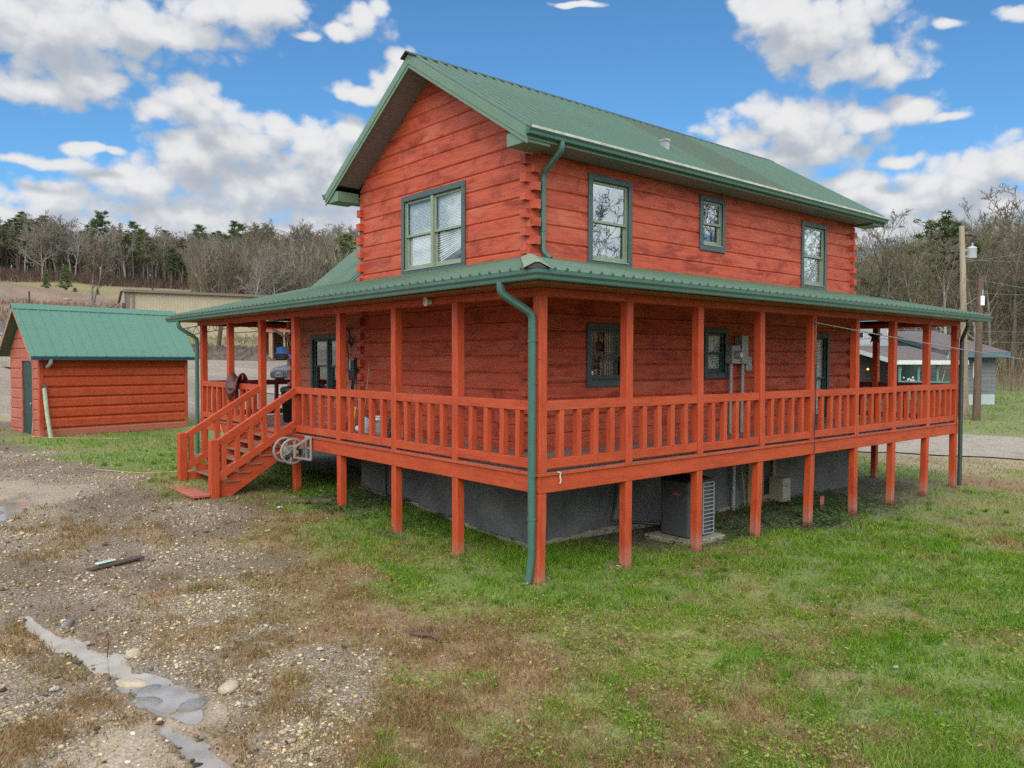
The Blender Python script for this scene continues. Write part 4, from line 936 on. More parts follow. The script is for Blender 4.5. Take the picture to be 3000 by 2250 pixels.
def railing(a, b, n=4, axis='x', mt='trim_x', gap=None):
    """a, b: clear bay between two posts (front outer corner line)"""
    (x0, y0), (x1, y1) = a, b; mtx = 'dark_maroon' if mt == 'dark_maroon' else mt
    j = random.uniform(-.008, .008); d = .085; RZ = .95+random.uniform(-.007, .007)
    if axis == 'x': top = MB().box(x0, x1, y0, y0+d, RZ-.132, RZ); bot = MB().box(x0, x1, y0, y0+d, .045+j, .178+j)
    else: top = MB().box(x0, x0+d, y0, y1, RZ-.132, RZ); bot = MB().box(x0, x0+d, y0, y1, .045+j, .178+j)
    root = top.build('railing', M[mtx], HOUSE, bevel=.006); bot.build('bottom_rail', M[mtx], root, bevel=.006)
    L = (x1-x0) if axis == 'x' else (y1-y0); bwid = .088; g = (L-n*bwid)/(n+1)
    for k in range(n):
        q = g+k*(bwid+g)+random.uniform(-.012, .012); ln = random.uniform(-.012, .012); m2 = MB()
        if axis == 'x': m2.hexa([(x0+q+ln, y0+.004, .178+j), (x0+q+bwid+ln, y0+.004, .178+j), (x0+q+bwid+ln, y0+.004+bwid, .178+j), (x0+q+ln, y0+.004+bwid, .178+j), (x0+q, y0+.004, RZ-.132), (x0+q+bwid, y0+.004, RZ-.132), (x0+q+bwid, y0+.004+bwid, RZ-.132), (x0+q, y0+.004+bwid, RZ-.132)])
        else: m2.hexa([(x0+.004, y0+q+ln, .178+j), (x0+.004+bwid, y0+q+ln, .178+j), (x0+.004+bwid, y0+q+bwid+ln, .178+j), (x0+.004, y0+q+bwid+ln, .178+j), (x0+.004, y0+q, RZ-.132), (x0+.004+bwid, y0+q, RZ-.132), (x0+.004+bwid, y0+q+bwid, RZ-.132), (x0+.004, y0+q+bwid, RZ-.132)])
        m2.build('baluster', M['trim_z' if mt != 'dark_maroon' else mt], root, bevel=.004)
for k in range(8):
    railing((RS[k]+PW+.001, .004), (RS[k+1]-.001, .004), 4, 'x')
for k in range(7):
    if k != 4: railing((.004, LS[k]+PW+.001), (.004, LS[k+1]-.001), 4, 'y', 'trim_y')
ys = [0, 1.92, 3.84, 5.76, 7.68]
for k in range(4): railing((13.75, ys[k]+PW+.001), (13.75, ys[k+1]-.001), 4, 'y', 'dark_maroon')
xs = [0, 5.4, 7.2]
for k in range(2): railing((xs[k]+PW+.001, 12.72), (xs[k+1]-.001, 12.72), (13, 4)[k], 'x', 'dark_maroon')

# ---------------------------------------------------------------- stairs
SY0, SY1 = LS[4]+.02, LS[5]+.12
NW = .165
mb = MB(); 
def stringer(y): return MB().prism([(.0, y, -.04), (-.20, y, -.04)] + [q for k in range(6) for q in ((-.26-.222*k+.015, y, -.085-.148*k-.002), (-.26-.222*(k+1)+.222+.0-.222, y, -.085-.148*k-.002))] + [(-1.60, y, -.93), (-1.60, y, -1.22), (-1.44, y, -1.22), (0, y, -.31)], (0, .045, 0))
ST = stringer(SY0).build('stairs', M['trim_x'], HOUSE, bevel=.003); ORG[ST] = ORG[HOUSE]
stringer(SY1-.05).build('stringer', M['trim_x'], ST, bevel=.003)
for k in range(6):
    z = -.052-.148*k-.03; x1 = -.235-.222*k+.222; x0 = x1-.262
    MB().box(x0+.0, x1-.01, SY0-.03, SY1+.02, z-.035, z).build('tread', M['tread'], ST, bevel=.004)
MB().box(-2.05, -1.72, SY0-.09, SY1-.02, gz(-1.85, 8)+.0, gz(-1.85, 8)+.055).build('bottom_step', M['shed_pink'], ST, bevel=.01)
for y in (SY0-.10, SY1-.09):
    g0 = gz(-1.6, y+.08)
    mb = MB(); mb.box(-1.715, -1.55, y, y+NW, g0-.1, -.02); mb.build('newel_post', M['post'], ST, bevel=.01)
    mb = MB(); a, b = (-1.551, y+.06, -.02-.065), (.0, y+.06, .94-.075); mb.bar(a, b, .09, .135); mb.build('handrail', M['trim_x'], ST, bevel=.006)
    mb = MB(); a, b = (-1.551, y+.06, -.73), (.0, y+.06, .20); mb.bar(a, b, .09, .14); mb.build('lower_rail', M['trim_x'], ST, bevel=.006)
    for k in range(5):
        x = -1.46+k*.27; zt = .94-.075+x*.619-.06; zl = .20+x*.60+.06; mb = MB(); mb.box(x-.045, x+.045, y+.018, y+.102, zl-.02, zt+.02); mb.build('baluster', M['trim_z'], ST, bevel=.004)
# ------------------------------------------------------------------ grass, stones, leaves
def tint_mat(name, rough=.8, trans=.0, spec=.2, var=.25):
    m, nt, b, out = new_mat(name)
    at = nt.node('ShaderNodeAttribute', attribute_name='tint').outputs['Color']; rnd = nt.node('ShaderNodeNewGeometry').outputs['Random Per Island']
    c = nt.mix(rnd, nt.vec('MULTIPLY', at, (1-var,)*3), nt.vec('MULTIPLY', at, (1+var,)*3))
    nt.put(b.inputs['Base Color'], c); b.inputs['Roughness'].default_value = rough; b.inputs['Specular IOR Level'].default_value = spec
    if trans:
        t = nt.node('ShaderNodeBsdfTranslucent', {0: c}); mx = nt.node('ShaderNodeMixShader', {0: trans, 1: b.outputs[0], 2: t.outputs[0]}); nt.l.new(mx.outputs[0], out.inputs[0])
    return m
M['grass'] = tint_mat('grass_blades', .7, .35); M['stone'] = tint_mat('field_stones', .85); M['leaf'] = tint_mat('fallen_leaves', .8, .2); M['herb'] = tint_mat('weed_leaves', .6, .3)

def polar(n, r0, r1, a=44, power=1.):
    u = rng.random(n); r = r0*(r1/r0)**(u**power); t = np.radians(YAW + rng.uniform(-a, a, n)); return CAMX+r*np.cos(t), CAMY+r*np.sin(t), r
def blocked(x, y, pad=0.):
    b = (x > 1.45) & (x < 12.35) & (y > 1.85)
    u = np.array([math.cos(R(10.3)), math.sin(R(10.3))]); dx, dy = x+2.53, y-18.97; su = dx*u[0]+dy*u[1]; sv_ = -dx*u[1]+dy*u[0]
    b |= (su > -.05) & (su < 4.6) & (sv_ > -.05) & (sv_ < 2.4)
    b |= (np.hypot(x-4.25, y-.85) < .62)
    return b
def blades(x, y, h, w, tint, lean, mat, name):
    n = len(x); z = surf(x, y); a = rng.uniform(0, 2*np.pi, n); sx, sy = np.cos(a)*w/2, np.sin(a)*w/2; la = rng.uniform(0, 2*np.pi, n); L = lean*h
    p0 = np.stack([x-sx, y-sy, z-.005], 1); p1 = np.stack([x+sx, y+sy, z-.005], 1); p2 = np.stack([x+np.cos(la)*L, y+np.sin(la)*L, z+h], 1)
    mid = np.stack([x+np.cos(la)*L*.35, y+np.sin(la)*L*.35, z+h*.6], 1); m0 = mid-np.stack([sx, sy, sx*0], 1)*.75; m1 = mid+np.stack([sx, sy, sx*0], 1)*.75
    v = np.stack([p0, p1, m1, m0, p2], 1).reshape(-1, 3); i = np.arange(n)[:, None]*5
    f = np.concatenate([i+np.array([[0, 1, 2]]), i+np.array([[0, 2, 3]]), i+np.array([[3, 2, 4]])], 0)
    t = np.repeat(np.concatenate([tint, np.ones((n, 1))], 1), 5, 0)
    o = link(name, raw_mesh(name, v, f, mat, False, {'tint': ('FLOAT_COLOR', t)})); tag(o, kind='stuff'); return o

def grow(n, r0, r1, power):
    x, y, d = polar(n, r0, r1, 44, power); W, _, b = weights(x, y)
    ci = lambda c: W[:, CLS.index(c)]
    dens = ci('G')*1.+ci('Y')*.95+ci('B')*.62+ci('T')*.9+ci('S')*.06+ci('D')*.10+ci('U')*.10+ci('V')*.16
    dens *= np.clip((fbm(x, y, .45, 101, 3)-.22)*2.2, .15, 1.)
    pd = puddle_depth(x, y); bet = b
    far_ok = (d < 29) | ((bet > 8) & (d > 38))
    lotm = (bet < -9) & (d > 31)
    k = (rng.random(len(x)) < dens) & ~blocked(x, y) & (pd > 1.9) & far_ok & ~lotm
    x, y, d, W, bet = x[k], y[k], d[k], W[k], bet[k]; n = len(x)
    W[(bet > 8) & (d > 38)] = np.eye(len(CLS))[0]
    # class of each blade
    cum = np.cumsum(W, 1); cl = (rng.random(n)[:, None] > cum).sum(1).clip(0, len(CLS)-1)
    tab = {'G': [(.13,.28,.010), (.19,.33,.018), (.095,.215,.014), (.26,.35,.05)], 'Y': [(.29,.33,.045), (.19,.29,.025), (.37,.32,.11), (.28,.20,.08)], 'B': [(.32,.18,.07), (.42,.27,.12), (.22,.12,.05), (.31,.25,.08)], 'T': [(.37,.28,.14), (.30,.25,.12), (.24,.25,.07), (.40,.33,.2)],
           'S': [(.30,.19,.09), (.22,.2,.07)], 'D': [(.2,.12,.06), (.2,.18,.06)], 'M': [(.2,.15,.08)]*2, 'U': [(.09,.13,.03), (.16,.12,.06)], 'V': [(.07,.13,.03), (.1,.15,.04)]}
    tint = np.zeros((n, 3)); patch = fbm(x, y, .7, 131, 3)
    for c in CLS:
        m = cl == CLS.index(c); tb = np.array(tab[c]); pick = np.clip((patch[m]*1.5-.25+rng.normal(0, .22, m.sum()))*len(tb), 0, len(tb)-1).astype(int); tint[m] = tb[pick]
    tint *= (.8+.4*rng.random(n))[:, None]
    tall = np.where(np.isin(cl, [CLS.index(q) for q in 'GV']), 1.05, .8)
    h = (.028+.052*rng.random(n)**1.5)*tall*(1+d*.012); w = .0035+d*.00058
    return x, y, h, w, tint
xs_, ys_, hs_, ws_, ts_ = [np.concatenate(q) for q in zip(grow(430000, 4.6, 17, 1.), grow(240000, 14, 62, 1.))]
blades(xs_, ys_, hs_, ws_, ts_, rng.uniform(.2, 1.3, len(xs_)), M['grass'], 'grass')
# taller dead tufts standing in the gravel and the brown ground
x, y, d = polar(9000, 5.2, 18); W, _, b = weights(x, y); k = (rng.random(len(x)) < (W[:, CLS.index('B')]*.9+W[:, CLS.index('S')]*.18+W[:, CLS.index('Y')]*.25)*np.clip((fbm(x, y, .5, 141, 2)-.42)*6, 0, 1)) & ~blocked(x, y) & (puddle_depth(x, y) > 1.7)
x, y, d = x[k], y[k], d[k]; rep = 22; xx = np.repeat(x, rep)+rng.normal(0, .05, len(x)*rep); yy = np.repeat(y, rep)+rng.normal(0, .05, len(x)*rep); dd = np.repeat(d, rep)
tt = np.array([(.30,.17,.075), (.38,.25,.12), (.24,.13,.06), (.30,.26,.10)])[rng.integers(0, 4, len(xx))]
blades(xx, yy, .035+.075*rng.random(len(xx)), .003+dd*.0004, tt, rng.uniform(.3, 1.6, len(xx)), M['grass'], 'dry_grass')

# thicker tussocks in the lawn
x, y, d = polar(5200, 5.2, 22); W, _, b = weights(x, y); k = (rng.random(len(x)) < (W[:, CLS.index('G')]*.5+W[:, CLS.index('Y')]*.35)*np.clip((fbm(x, y, .6, 143, 2)-.35)*4, 0, 1)) & ~blocked(x, y) & (puddle_depth(x, y) > 1.7)
x, y, d = x[k], y[k], d[k]; rep = 26; xx = np.repeat(x, rep)+rng.normal(0, .035, len(x)*rep); yy = np.repeat(y, rep)+rng.normal(0, .035, len(x)*rep); dd = np.repeat(d, rep)
tt = np.repeat(np.array([(.085,.20,.010), (.13,.27,.015), (.20,.31,.03), (.30,.31,.08)])[rng.integers(0, 4, len(x))], rep, 0)*(.8+.4*rng.random(len(xx)))[:, None]
blades(xx, yy, .045+.075*rng.random(len(xx)), .0035+dd*.0005, tt, rng.uniform(.3, 1.5, len(xx)), M['grass'], 'grass_tussocks')
# stones of the gravel drive
ico_v = []; ph = (1+5**.5)/2
for a, b in ((1, ph), (-1, ph), (1, -ph), (-1, -ph)): ico_v += [(0, a, b), (a, b, 0), (b, 0, a)]
ico_v = np.array(ico_v)/math.hypot(1, ph)
_bm = bmesh.new(); [_bm.verts.new(p) for p in ico_v]; bmesh.ops.convex_hull(_bm, input=_bm.verts); _bm.verts.index_update(); ico_f = np.array([[v.index for v in f.verts] for f in _bm.faces]); ico_v = np.array([v.co[:] for v in _bm.verts]); _bm.free()
def scatter_stones(name, x, y, s, tint, mat, sink=.25):
    n = len(x); z = surf(x, y); ax = np.stack([rng.uniform(.75, 1.35, n), rng.uniform(.6, 1.1, n), rng.uniform(.35, .65, n)], 1)*s[:, None]; a = rng.uniform(0, 6.28, n)
    v = ico_v[None]*(1+rng.uniform(-.2, .2, (n, 12, 1)))*ax[:, None, :]; ca, sa = np.cos(a)[:, None], np.sin(a)[:, None]; til = rng.uniform(-.3, .3, n)[:, None]
    vx = v[..., 0]*ca-v[..., 1]*sa; vy = v[..., 0]*sa+v[..., 1]*ca; vz = v[..., 2]+vx*til
    v = np.stack([vx+x[:, None], vy+y[:, None], vz+(z+ax[:, 2]*(1-2*sink))[:, None]], -1).reshape(-1, 3)
    f = (np.arange(n)[:, None, None]*12+ico_f[None]).reshape(-1, 3); t = np.repeat(np.concatenate([tint, np.ones((n, 1))], 1), 12, 0)
    o = link(name, raw_mesh(name, v, f, mat, True, {'tint': ('FLOAT_COLOR', t)})); tag(o, kind='stuff'); return o
x, y, d = polar(230000, 4.8, 24); W, _, b = weights(x, y)
k = rng.random(len(x)) < (W[:, CLS.index('S')]*.85+W[:, CLS.index('D')]*.22+W[:, CLS.index('B')]*.06+W[:, CLS.index('M')]*.05)*np.clip((fbm(x, y, .6, 151, 3)-.25)*2.4, .12, 1)
k &= ~blocked(x, y) & ((puddle_depth(x, y) > 1.15) | (rng.random(len(x)) < .05)) & (b < 8); x, y, d = x[k], y[k], d[k]; n = len(x)
s = np.clip(rng.lognormal(math.log(.0115), .42, n), .006, .042)*(1+np.clip(d-9, 0, 20)*.035)
pal = np.array([(.50,.41,.27), (.56,.48,.35), (.38,.31,.22), (.58,.52,.42), (.26,.20,.145), (.42,.38,.32), (.54,.41,.24)]); tint = pal[rng.choice(7, n, p=[.25,.14,.21,.05,.15,.06,.14])]*np.array([1.,.96,.88])
scatter_stones('gravel', x, y, s, tint*(.7+.5*rng.random(n))[:, None], M['stone'])
# bark chips and mulch on the dark patches
x, y, d = polar(26000, 5, 26); W, _, b = weights(x, y); k = (rng.random(len(x)) < (W[:, CLS.index('D')]*.8+W[:, CLS.index('S')]*.12+W[:, CLS.index('U')]*.5)) & ~blocked(x, y); x, y, d = x[k], y[k], d[k]; n = len(x)
pal = np.array([(.06,.042,.03), (.11,.075,.05), (.16,.11,.075), (.045,.035,.03)])
scatter_stones('mulch', x, y, np.clip(rng.lognormal(math.log(.012), .45, n), .007, .04)*(1+d*.01), pal[rng.integers(0, 4, n)]*1.5, M['stone'], .3)

def leaves(name, x, y, s, tint, mat, lift=(.0, .03), tilt=.6):
    n = len(x); z = surf(x, y)+rng.uniform(*lift, n); a = rng.uniform(0, 6.28, n); u = np.stack([np.cos(a), np.sin(a), rng.uniform(-tilt, tilt, n)], 1)*s[:, None]; v_ = np.stack([-np.sin(a), np.cos(a), rng.uniform(-tilt, tilt, n)], 1)*s[:, None]*.7
    c = np.stack([x, y, z], 1); P_ = np.stack([c-u, c-u*.15+v_*.8, c+u, c+u*.1-v_*.8], 1).reshape(-1, 3); P_[:, 2] = np.maximum(P_[:, 2], np.repeat(z-.005, 4))
    o = link(name, raw_mesh(name, P_, np.arange(4*n).reshape(-1, 4), mat, False, {'tint': ('FLOAT_COLOR', np.repeat(np.concatenate([tint, np.ones((n, 1))], 1), 4, 0))})); tag(o, kind='stuff'); return o
x, y, d = polar(15000, 5, 26); W, _, b = weights(x, y); k = (rng.random(len(x)) < (W[:, CLS.index('B')]*.55+W[:, CLS.index('Y')]*.3+W[:, CLS.index('G')]*.10+W[:, CLS.index('U')]*.7+W[:, CLS.index('S')]*.1)) & ~blocked(x, y); x, y, d = x[k], y[k], d[k]; n = len(x)
pal = np.array([(.30,.17,.08), (.40,.25,.13), (.22,.12,.06), (.46,.33,.2)]); leaves('fallen_leaves', x, y, .012+.02*rng.random(n)+d*.0004, pal[rng.integers(0, 4, n)]*.85, M['leaf'], (.005, .04))
# broad-leaved weeds in the lawn, low cover under the porch
x, y, d = polar(140000, 5, 14); W, _, b = weights(x, y); cl_ = np.clip((fbm(x, y, .75, 161, 3)-.42)*4, 0, 1); k = (rng.random(len(x)) < (W[:, CLS.index('Y')]*.8+W[:, CLS.index('G')]*.35+W[:, CLS.index('B')]*.2)*cl_) & (x > -4) & ~blocked(x, y); x, y, d = x[k], y[k], d[k]; n = len(x)
pal = np.array([(.27,.33,.045), (.20,.29,.035), (.35,.36,.09), (.16,.25,.045)]); leaves('weeds', x, y, .009+.016*rng.random(n)+d*.0003, pal[rng.integers(0, 4, n)], M['herb'], (.015, .06), .4)
n = 15000; x = rng.uniform(2.4, 13.5, n); y = rng.uniform(-.25, 1.9, n); W, _, b = weights(x, y); k = (rng.random(n) < (W[:, CLS.index('V')]*1.1+W[:, CLS.index('U')]*.12)*np.clip((fbm(x, y, .6, 171, 3)-.3)*3, .1, 1)) & ~blocked(x, y); x, y = x[k], y[k]; n = len(x)
pal = np.array([(.07,.135,.035), (.10,.17,.05), (.14,.20,.08), (.05,.10,.03)]); leaves('ground_cover', x, y, .022+.03*rng.random(n), pal[rng.integers(0, 4, n)], M['herb'], (.02, .12), .5)
# sodden leaves and mud clots lying in the run-off channel
x, y, d = polar(30000, 5.2, 14); q_ = puddle_depth(x, y); k = (rng.random(len(x)) < .55*np.exp(-(q_-1.2)**2/.5)) & (fbm(x, y, .3, 251, 3) > .5); x, y, d = x[k], y[k], d[k]; n = len(x)
pal = np.array([(.12,.075,.045), (.17,.11,.07), (.08,.055,.04), (.2,.15,.1)]); scatter_stones('mud_clots', x, y, np.clip(rng.lognormal(math.log(.014), .5, n), .008, .05), pal[rng.integers(0, 4, n)], M['stone'], .1)
pal = np.array([(.07,.135,.035), (.10,.17,.05), (.14,.20,.08), (.05,.10,.03)])
n = 9000; x = rng.uniform(-.4, 1.5, n); y = rng.uniform(2.2, 9.5, n); k = rng.random(n) < np.clip((fbm(x, y, .7, 181, 3)-.3)*2.4, .1, 1)*np.clip((y-2)/3, .2, 1); x, y = x[k], y[k]; n = len(x)
leaves('ground_cover', x, y, .02+.03*rng.random(n), pal[rng.integers(0, 4, n)], M['herb'], (.02, .11), .5)
# ------------------------------------------------------------------ trees
def bark_mat(name, a, b_, sc=3.):
    m, nt, b, out = new_mat(name); co = nt.coords(); n = nt.noise(nt.scale(co, (1,1,.25)), sc*2, 4, .6); r = nt.node('ShaderNodeObjectInfo').outputs['Random']
    c = nt.mix(nt.ramp(n, .3, .7), a, b_); c = nt.mix(nt.math('MULTIPLY', r, .5), c, nt.vec('MULTIPLY', c, (.55,.5,.46)))
    nt.put(b.inputs['Base Color'], c); b.inputs['Roughness'].default_value = .9; b.inputs['Specular IOR Level'].default_value = .15; return m
M['bark'] = bark_mat('grey_bark', (.24,.21,.17), (.13,.112,.09)); M['twig'] = bark_mat('bare_twigs', (.26,.215,.155), (.165,.132,.096)); M['bark_dark'] = bark_mat('dark_bark', (.10,.085,.07), (.06,.05,.045))
M['bark_pale'] = bark_mat('pale_bark', (.40,.37,.32), (.25,.225,.19)); M['twig_pale'] = bark_mat('pale_twigs', (.36,.33,.28), (.25,.225,.185)); M['twig_olive'] = bark_mat('olive_twigs', (.25,.235,.125), (.165,.15,.08))
def needle_mat(name, a, b_):
    m, nt, b, out = new_mat(name); co = nt.coords(); n = nt.noise(co, .7, 4, .6); r = nt.node('ShaderNodeNewGeometry').outputs['Random Per Island']; q = nt.node('ShaderNodeObjectInfo').outputs['Random']
    c = nt.mix(nt.ramp(nt.math('ADD', nt.math('MULTIPLY', n, .6), nt.math('MULTIPLY', r, .4)), .25, .75), a, b_); c = nt.mix(nt.math('MULTIPLY', q, .4), c, nt.vec('MULTIPLY', c, (1.25,1.,.7)))
    nt.put(b.inputs['Base Color'], c); b.inputs['Roughness'].default_value = .75; b.inputs['Specular IOR Level'].default_value = .2; return m
M['needle'] = needle_mat('pine_needles', (.045,.085,.03), (.11,.15,.055)); M['needle_light'] = needle_mat('cedar_foliage', (.07,.12,.03), (.15,.20,.06))

def tubes(segs, sides):
    """segs: (p0, p1, r0, r1) arrays -> verts, quads"""
    p0 = np.array([s[0] for s in segs], float); p1 = np.array([s[1] for s in segs], float); r0 = np.array([s[2] for s in segs])[:, None, None]; r1 = np.array([s[3] for s in segs])[:, None, None]
    d = p1-p0; d /= np.linalg.norm(d, axis=1, keepdims=True)+1e-9; a = np.where(np.abs(d[:, 2:3]) < .9, np.array([[0,0,1.]]), np.array([[1.,0,0]])); x = np.cross(d, a); x /= np.linalg.norm(x, axis=1, keepdims=True); y = np.cross(d, x)
    t = np.arange(sides)*2*np.pi/sides; ring = x[:, None, :]*np.cos(t)[None, :, None]+y[:, None, :]*np.sin(t)[None, :, None]
    v = np.concatenate([p0[:, None]+ring*r0, p1[:, None]+ring*r1], 1).reshape(-1, 3); n = len(segs); k = np.arange(sides); k2 = (k+1) % sides
    f = (np.arange(n)[:, None, None]*2*sides+np.stack([k, k2, sides+k2, sides+k], -1)[None]).reshape(-1, 4); return v, f

def gen_bare(seed, h=12., spread=.5, limbs=9, clear=.3, rmin=.012, twig=4, lean=.03, fork=False, dens=1.):
    rnd = random.Random(seed); S = {}
    def grow_(p, d, L, r, lev):
        n = 6 if lev == 0 else (4 if lev < 3 else 2); seg = L/n; pts = [(p, r)]; r1 = max(rmin*.8, r*(.16 if lev == 0 else .3))
        for i in range(n):
            wob = (.05, .16, .22, .28, .3)[lev]; up_ = (.02, .10, .08, .06, .05)[lev]
            d = (d+Vector((rnd.gauss(0, wob), rnd.gauss(0, wob), rnd.gauss(0, wob)+up_))).normalized(); q = p+d*seg; ra = r+(r1-r)*i/n; rb = r+(r1-r)*(i+1)/n
            S.setdefault(lev, []).append((tuple(p), tuple(q), max(ra, rmin), max(rb, rmin))); p = q; pts.append((p, rb, d))
        if lev >= twig: return
        nc = int(round((limbs, 6, 6, 4)[lev]*dens*rnd.uniform(.8, 1.2)))
        for k in range(nc):
            t = (clear+(1-clear)*((k+rnd.random())/nc)) if lev == 0 else .2+.8*(k+rnd.random())/nc
            f = t*(len(pts)-1); i = min(int(f), len(pts)-2); u = f-i; a = Vector(pts[i][0]).lerp(Vector(pts[i+1][0]), u); dd = pts[i+1][2] if len(pts[i+1]) > 2 else d; rr = pts[i][1]+(pts[i+1][1]-pts[i][1])*u
            az = k*2.4+rnd.uniform(-.6, .6); x = dd.orthogonal().normalized(); y = dd.cross(x); ang = (rnd.uniform(.55, 1.05) if lev == 0 else rnd.uniform(.45, .95)); ang *= (1.15-.45*t) if lev == 0 else 1
            nd = (dd*math.cos(ang)+(x*math.cos(az)+y*math.sin(az))*math.sin(ang)).normalized()
            if lev == 0: LL = h*spread*(1.12-.72*abs(t-.45))*rnd.uniform(.7, 1.1)
            else: LL = L*rnd.uniform(.38, .62)*(1.05-.4*t)
            grow_(a, nd, LL, max(rmin, rr*rnd.uniform(.42, .62)), lev+1)
    grow_(Vector((0,0,-.3)), Vector((rnd.gauss(0, lean), rnd.gauss(0, lean), 1)).normalized(), h, h*.016, 0)
    def fin():
        top = max(q[1][2] for L in S.values() for q in L); k = h/top
        for L in S.values(): L[:] = [(tuple(c*k for c in a), tuple(c*k for c in b), r0, r1) for a, b, r0, r1 in L]
    if fork: grow_(Vector((.35,.2,-.3)), Vector((.06,.04,1)).normalized(), h*.9, h*.012, 0)
    fin(); return S
def tree_meshes(name, S, mt, mc):
    tv, tf = tubes(S[0]+S.get(1, []), 5); parts = []; off = 0; V = []; F = []
    for lev, sd in ((2, 3), (3, 3), (4, 3)):
        if lev in S: v, f = tubes(S[lev], sd); V.append(v); F.append(f+off); off += len(v)
    return raw_mesh(name+'_trunk', tv, tf, M[mt], True), raw_mesh(name+'_crown', np.concatenate(V), np.concatenate(F), M[mc], False)
def plant(meshes, name, x, y, sc, rot, label, cat, group, sx=1., z=None):
    o = bpy.data.objects.new(name, None); COL.objects.link(o); o.location = (x, y, gz(x, y) if z is None else z); o.rotation_euler = (0, 0, rot); o.scale = (sc*sx, sc*sx, sc); tag(o, label, cat, group)
    for nm, me in zip(('trunk', 'crown'), meshes): link(nm, me, o)
    return o

FAR = [tree_meshes('bare_far', gen_bare(100+i, 12, .34+.05*(i % 3), 11, .30, .030, 3, .04, i % 4 == 3, 1.05), ('bark', 'bark', 'bark_pale', 'bark')[i % 4], ('twig', 'twig', 'twig_pale', 'twig')[i % 4]) for i in range(8)]
NEAR = [tree_meshes('bare_near', gen_bare(200+i, 12, .36+.05*(i % 3), 11, .24, .013, 4, .05, i % 3 == 2, .92), ('bark', 'bark_pale', 'bark')[i % 3], ('twig_olive', 'twig', 'twig')[i % 3]) for i in range(6)]

def gen_pine(seed, h=12., clear=.45, wid=.22, n_wh=14, dense=1., size=.5, flat=False):
    """whorled limbs carrying clumps of needle sprays"""
    rnd = random.Random(seed); nr = np.random.default_rng(seed); S = [((0,0,-.3), (rnd.gauss(0,.1), rnd.gauss(0,.1), h*.5), h*.014, h*.010), ((0,0,h*.5), (rnd.gauss(0,.15), rnd.gauss(0,.15), h*.98), h*.010, .02)]; cl = []
    for k in range(n_wh):
        t = clear+(1-clear)*(k+rnd.random()*.5)/n_wh; z = h*t; prof = (1-(t-clear)/(1-clear)); R_ = h*wid*((.35+.65*prof) if not flat else (.55+.6*math.sin(math.pi*min(1, (t-clear)/(1-clear)+.12))))
        for j in range(rnd.randint(3, 5)):
            a = rnd.uniform(0, 6.28); L = R_*rnd.uniform(.6, 1.1); e = rnd.uniform(-.05, .35)+.25*t; p = Vector((0,0,z)); q = Vector((math.cos(a)*L, math.sin(a)*L, z+L*e)); S.append((tuple(p), tuple(q), .045, .015))
            for c in range(max(1, int(3*dense))): u = rnd.uniform(.35, 1.05); cl.append((p.lerp(q, u)+Vector((rnd.gauss(0,.12), rnd.gauss(0,.12), rnd.gauss(0,.10))), size*rnd.uniform(.7, 1.25)*(1-.3*t)))
    cl.append((Vector((0,0,h*.99)), size*.8))
    tv, tf = tubes(S, 4); V = []; 
    C = np.array([c[0][:] for c in cl]); sz = np.array([c[1] for c in cl]); per = 26; N = len(C)*per
    base = np.repeat(C, per, 0); s = np.repeat(sz, per); d = nr.normal(0, 1, (N, 3)); d[:, 2] = d[:, 2]*.55+.25; d /= np.linalg.norm(d, axis=1, keepdims=True); off = nr.normal(0, .33, (N, 3))*s[:, None]*np.array([1,1,.5]); w = np.cross(d, nr.normal(0, 1, (N, 3))); w /= np.linalg.norm(w, axis=1, keepdims=True)
    b0 = base+off; ln = (s*nr.uniform(.5, 1., N))[:, None]; wd = (s*.11)[:, None]
    v = np.stack([b0-w*wd, b0+w*wd, b0+d*ln], 1).reshape(-1, 3); f = np.arange(3*N).reshape(-1, 3)
    return tv, tf, v, f
def pine_meshes(name, args, mt='bark', mc='needle'):
    tv, tf, v, f = gen_pine(**args); return raw_mesh(name+'_trunk', tv, tf, M[mt], True), raw_mesh(name+'_crown', v, f, M[mc], False)
PINES = [pine_meshes('pine', dict(seed=300+i, h=12, clear=(.42, .55, .3)[i % 3], wid=.20, n_wh=13, size=.62)) for i in range(4)]
CEDAR = [pine_meshes('cedar', dict(seed=330+i, h=4, clear=.08, wid=.30, n_wh=12, size=.36, dense=1.3), 'bark', 'needle_light') for i in range(2)]
BIGPINE = pine_meshes('big_pine', dict(seed=350, h=12, clear=.58, wid=.24, n_wh=12, size=.62, dense=1.3, flat=True)); MIDPINE = pine_meshes('mid_pine', dict(seed=351, h=12, clear=.34, wid=.24, n_wh=8, size=.62, dense=1.2))

def at(b, d): a = R(YAW-b); return CAMX+d*math.cos(a), CAMY+d*math.sin(a)
rt_ = random.Random(5)
LB = 'bare grey deciduous tree in the woods along the ridge beyond the field'
for k in range(125):
    b = -40+34*(k+rt_.random())/125; d = rt_.uniform(186, 226) if b < -20 else rt_.uniform(150, 215); x, y = at(b, d)
    plant(FAR[rt_.randrange(8)], 'bare_tree', x, y, rt_.uniform(.82, 1.16), rt_.uniform(0, 6.28), LB, 'tree', 'bare trees on the far ridge', rt_.uniform(.9, 1.25))
LS_ = 'bare brown tree on the slope behind the beige warehouse'
for k in range(80):
    b = -21.5+14*(k+rt_.random())/80; d = rt_.uniform(112, 165); x, y = at(b, d); plant(FAR[rt_.randrange(8)], 'bare_tree', x, y, rt_.uniform(.6, .95), rt_.uniform(0, 6.28), LS_, 'tree', 'bare trees on the slope above the warehouse', rt_.uniform(.9, 1.3))
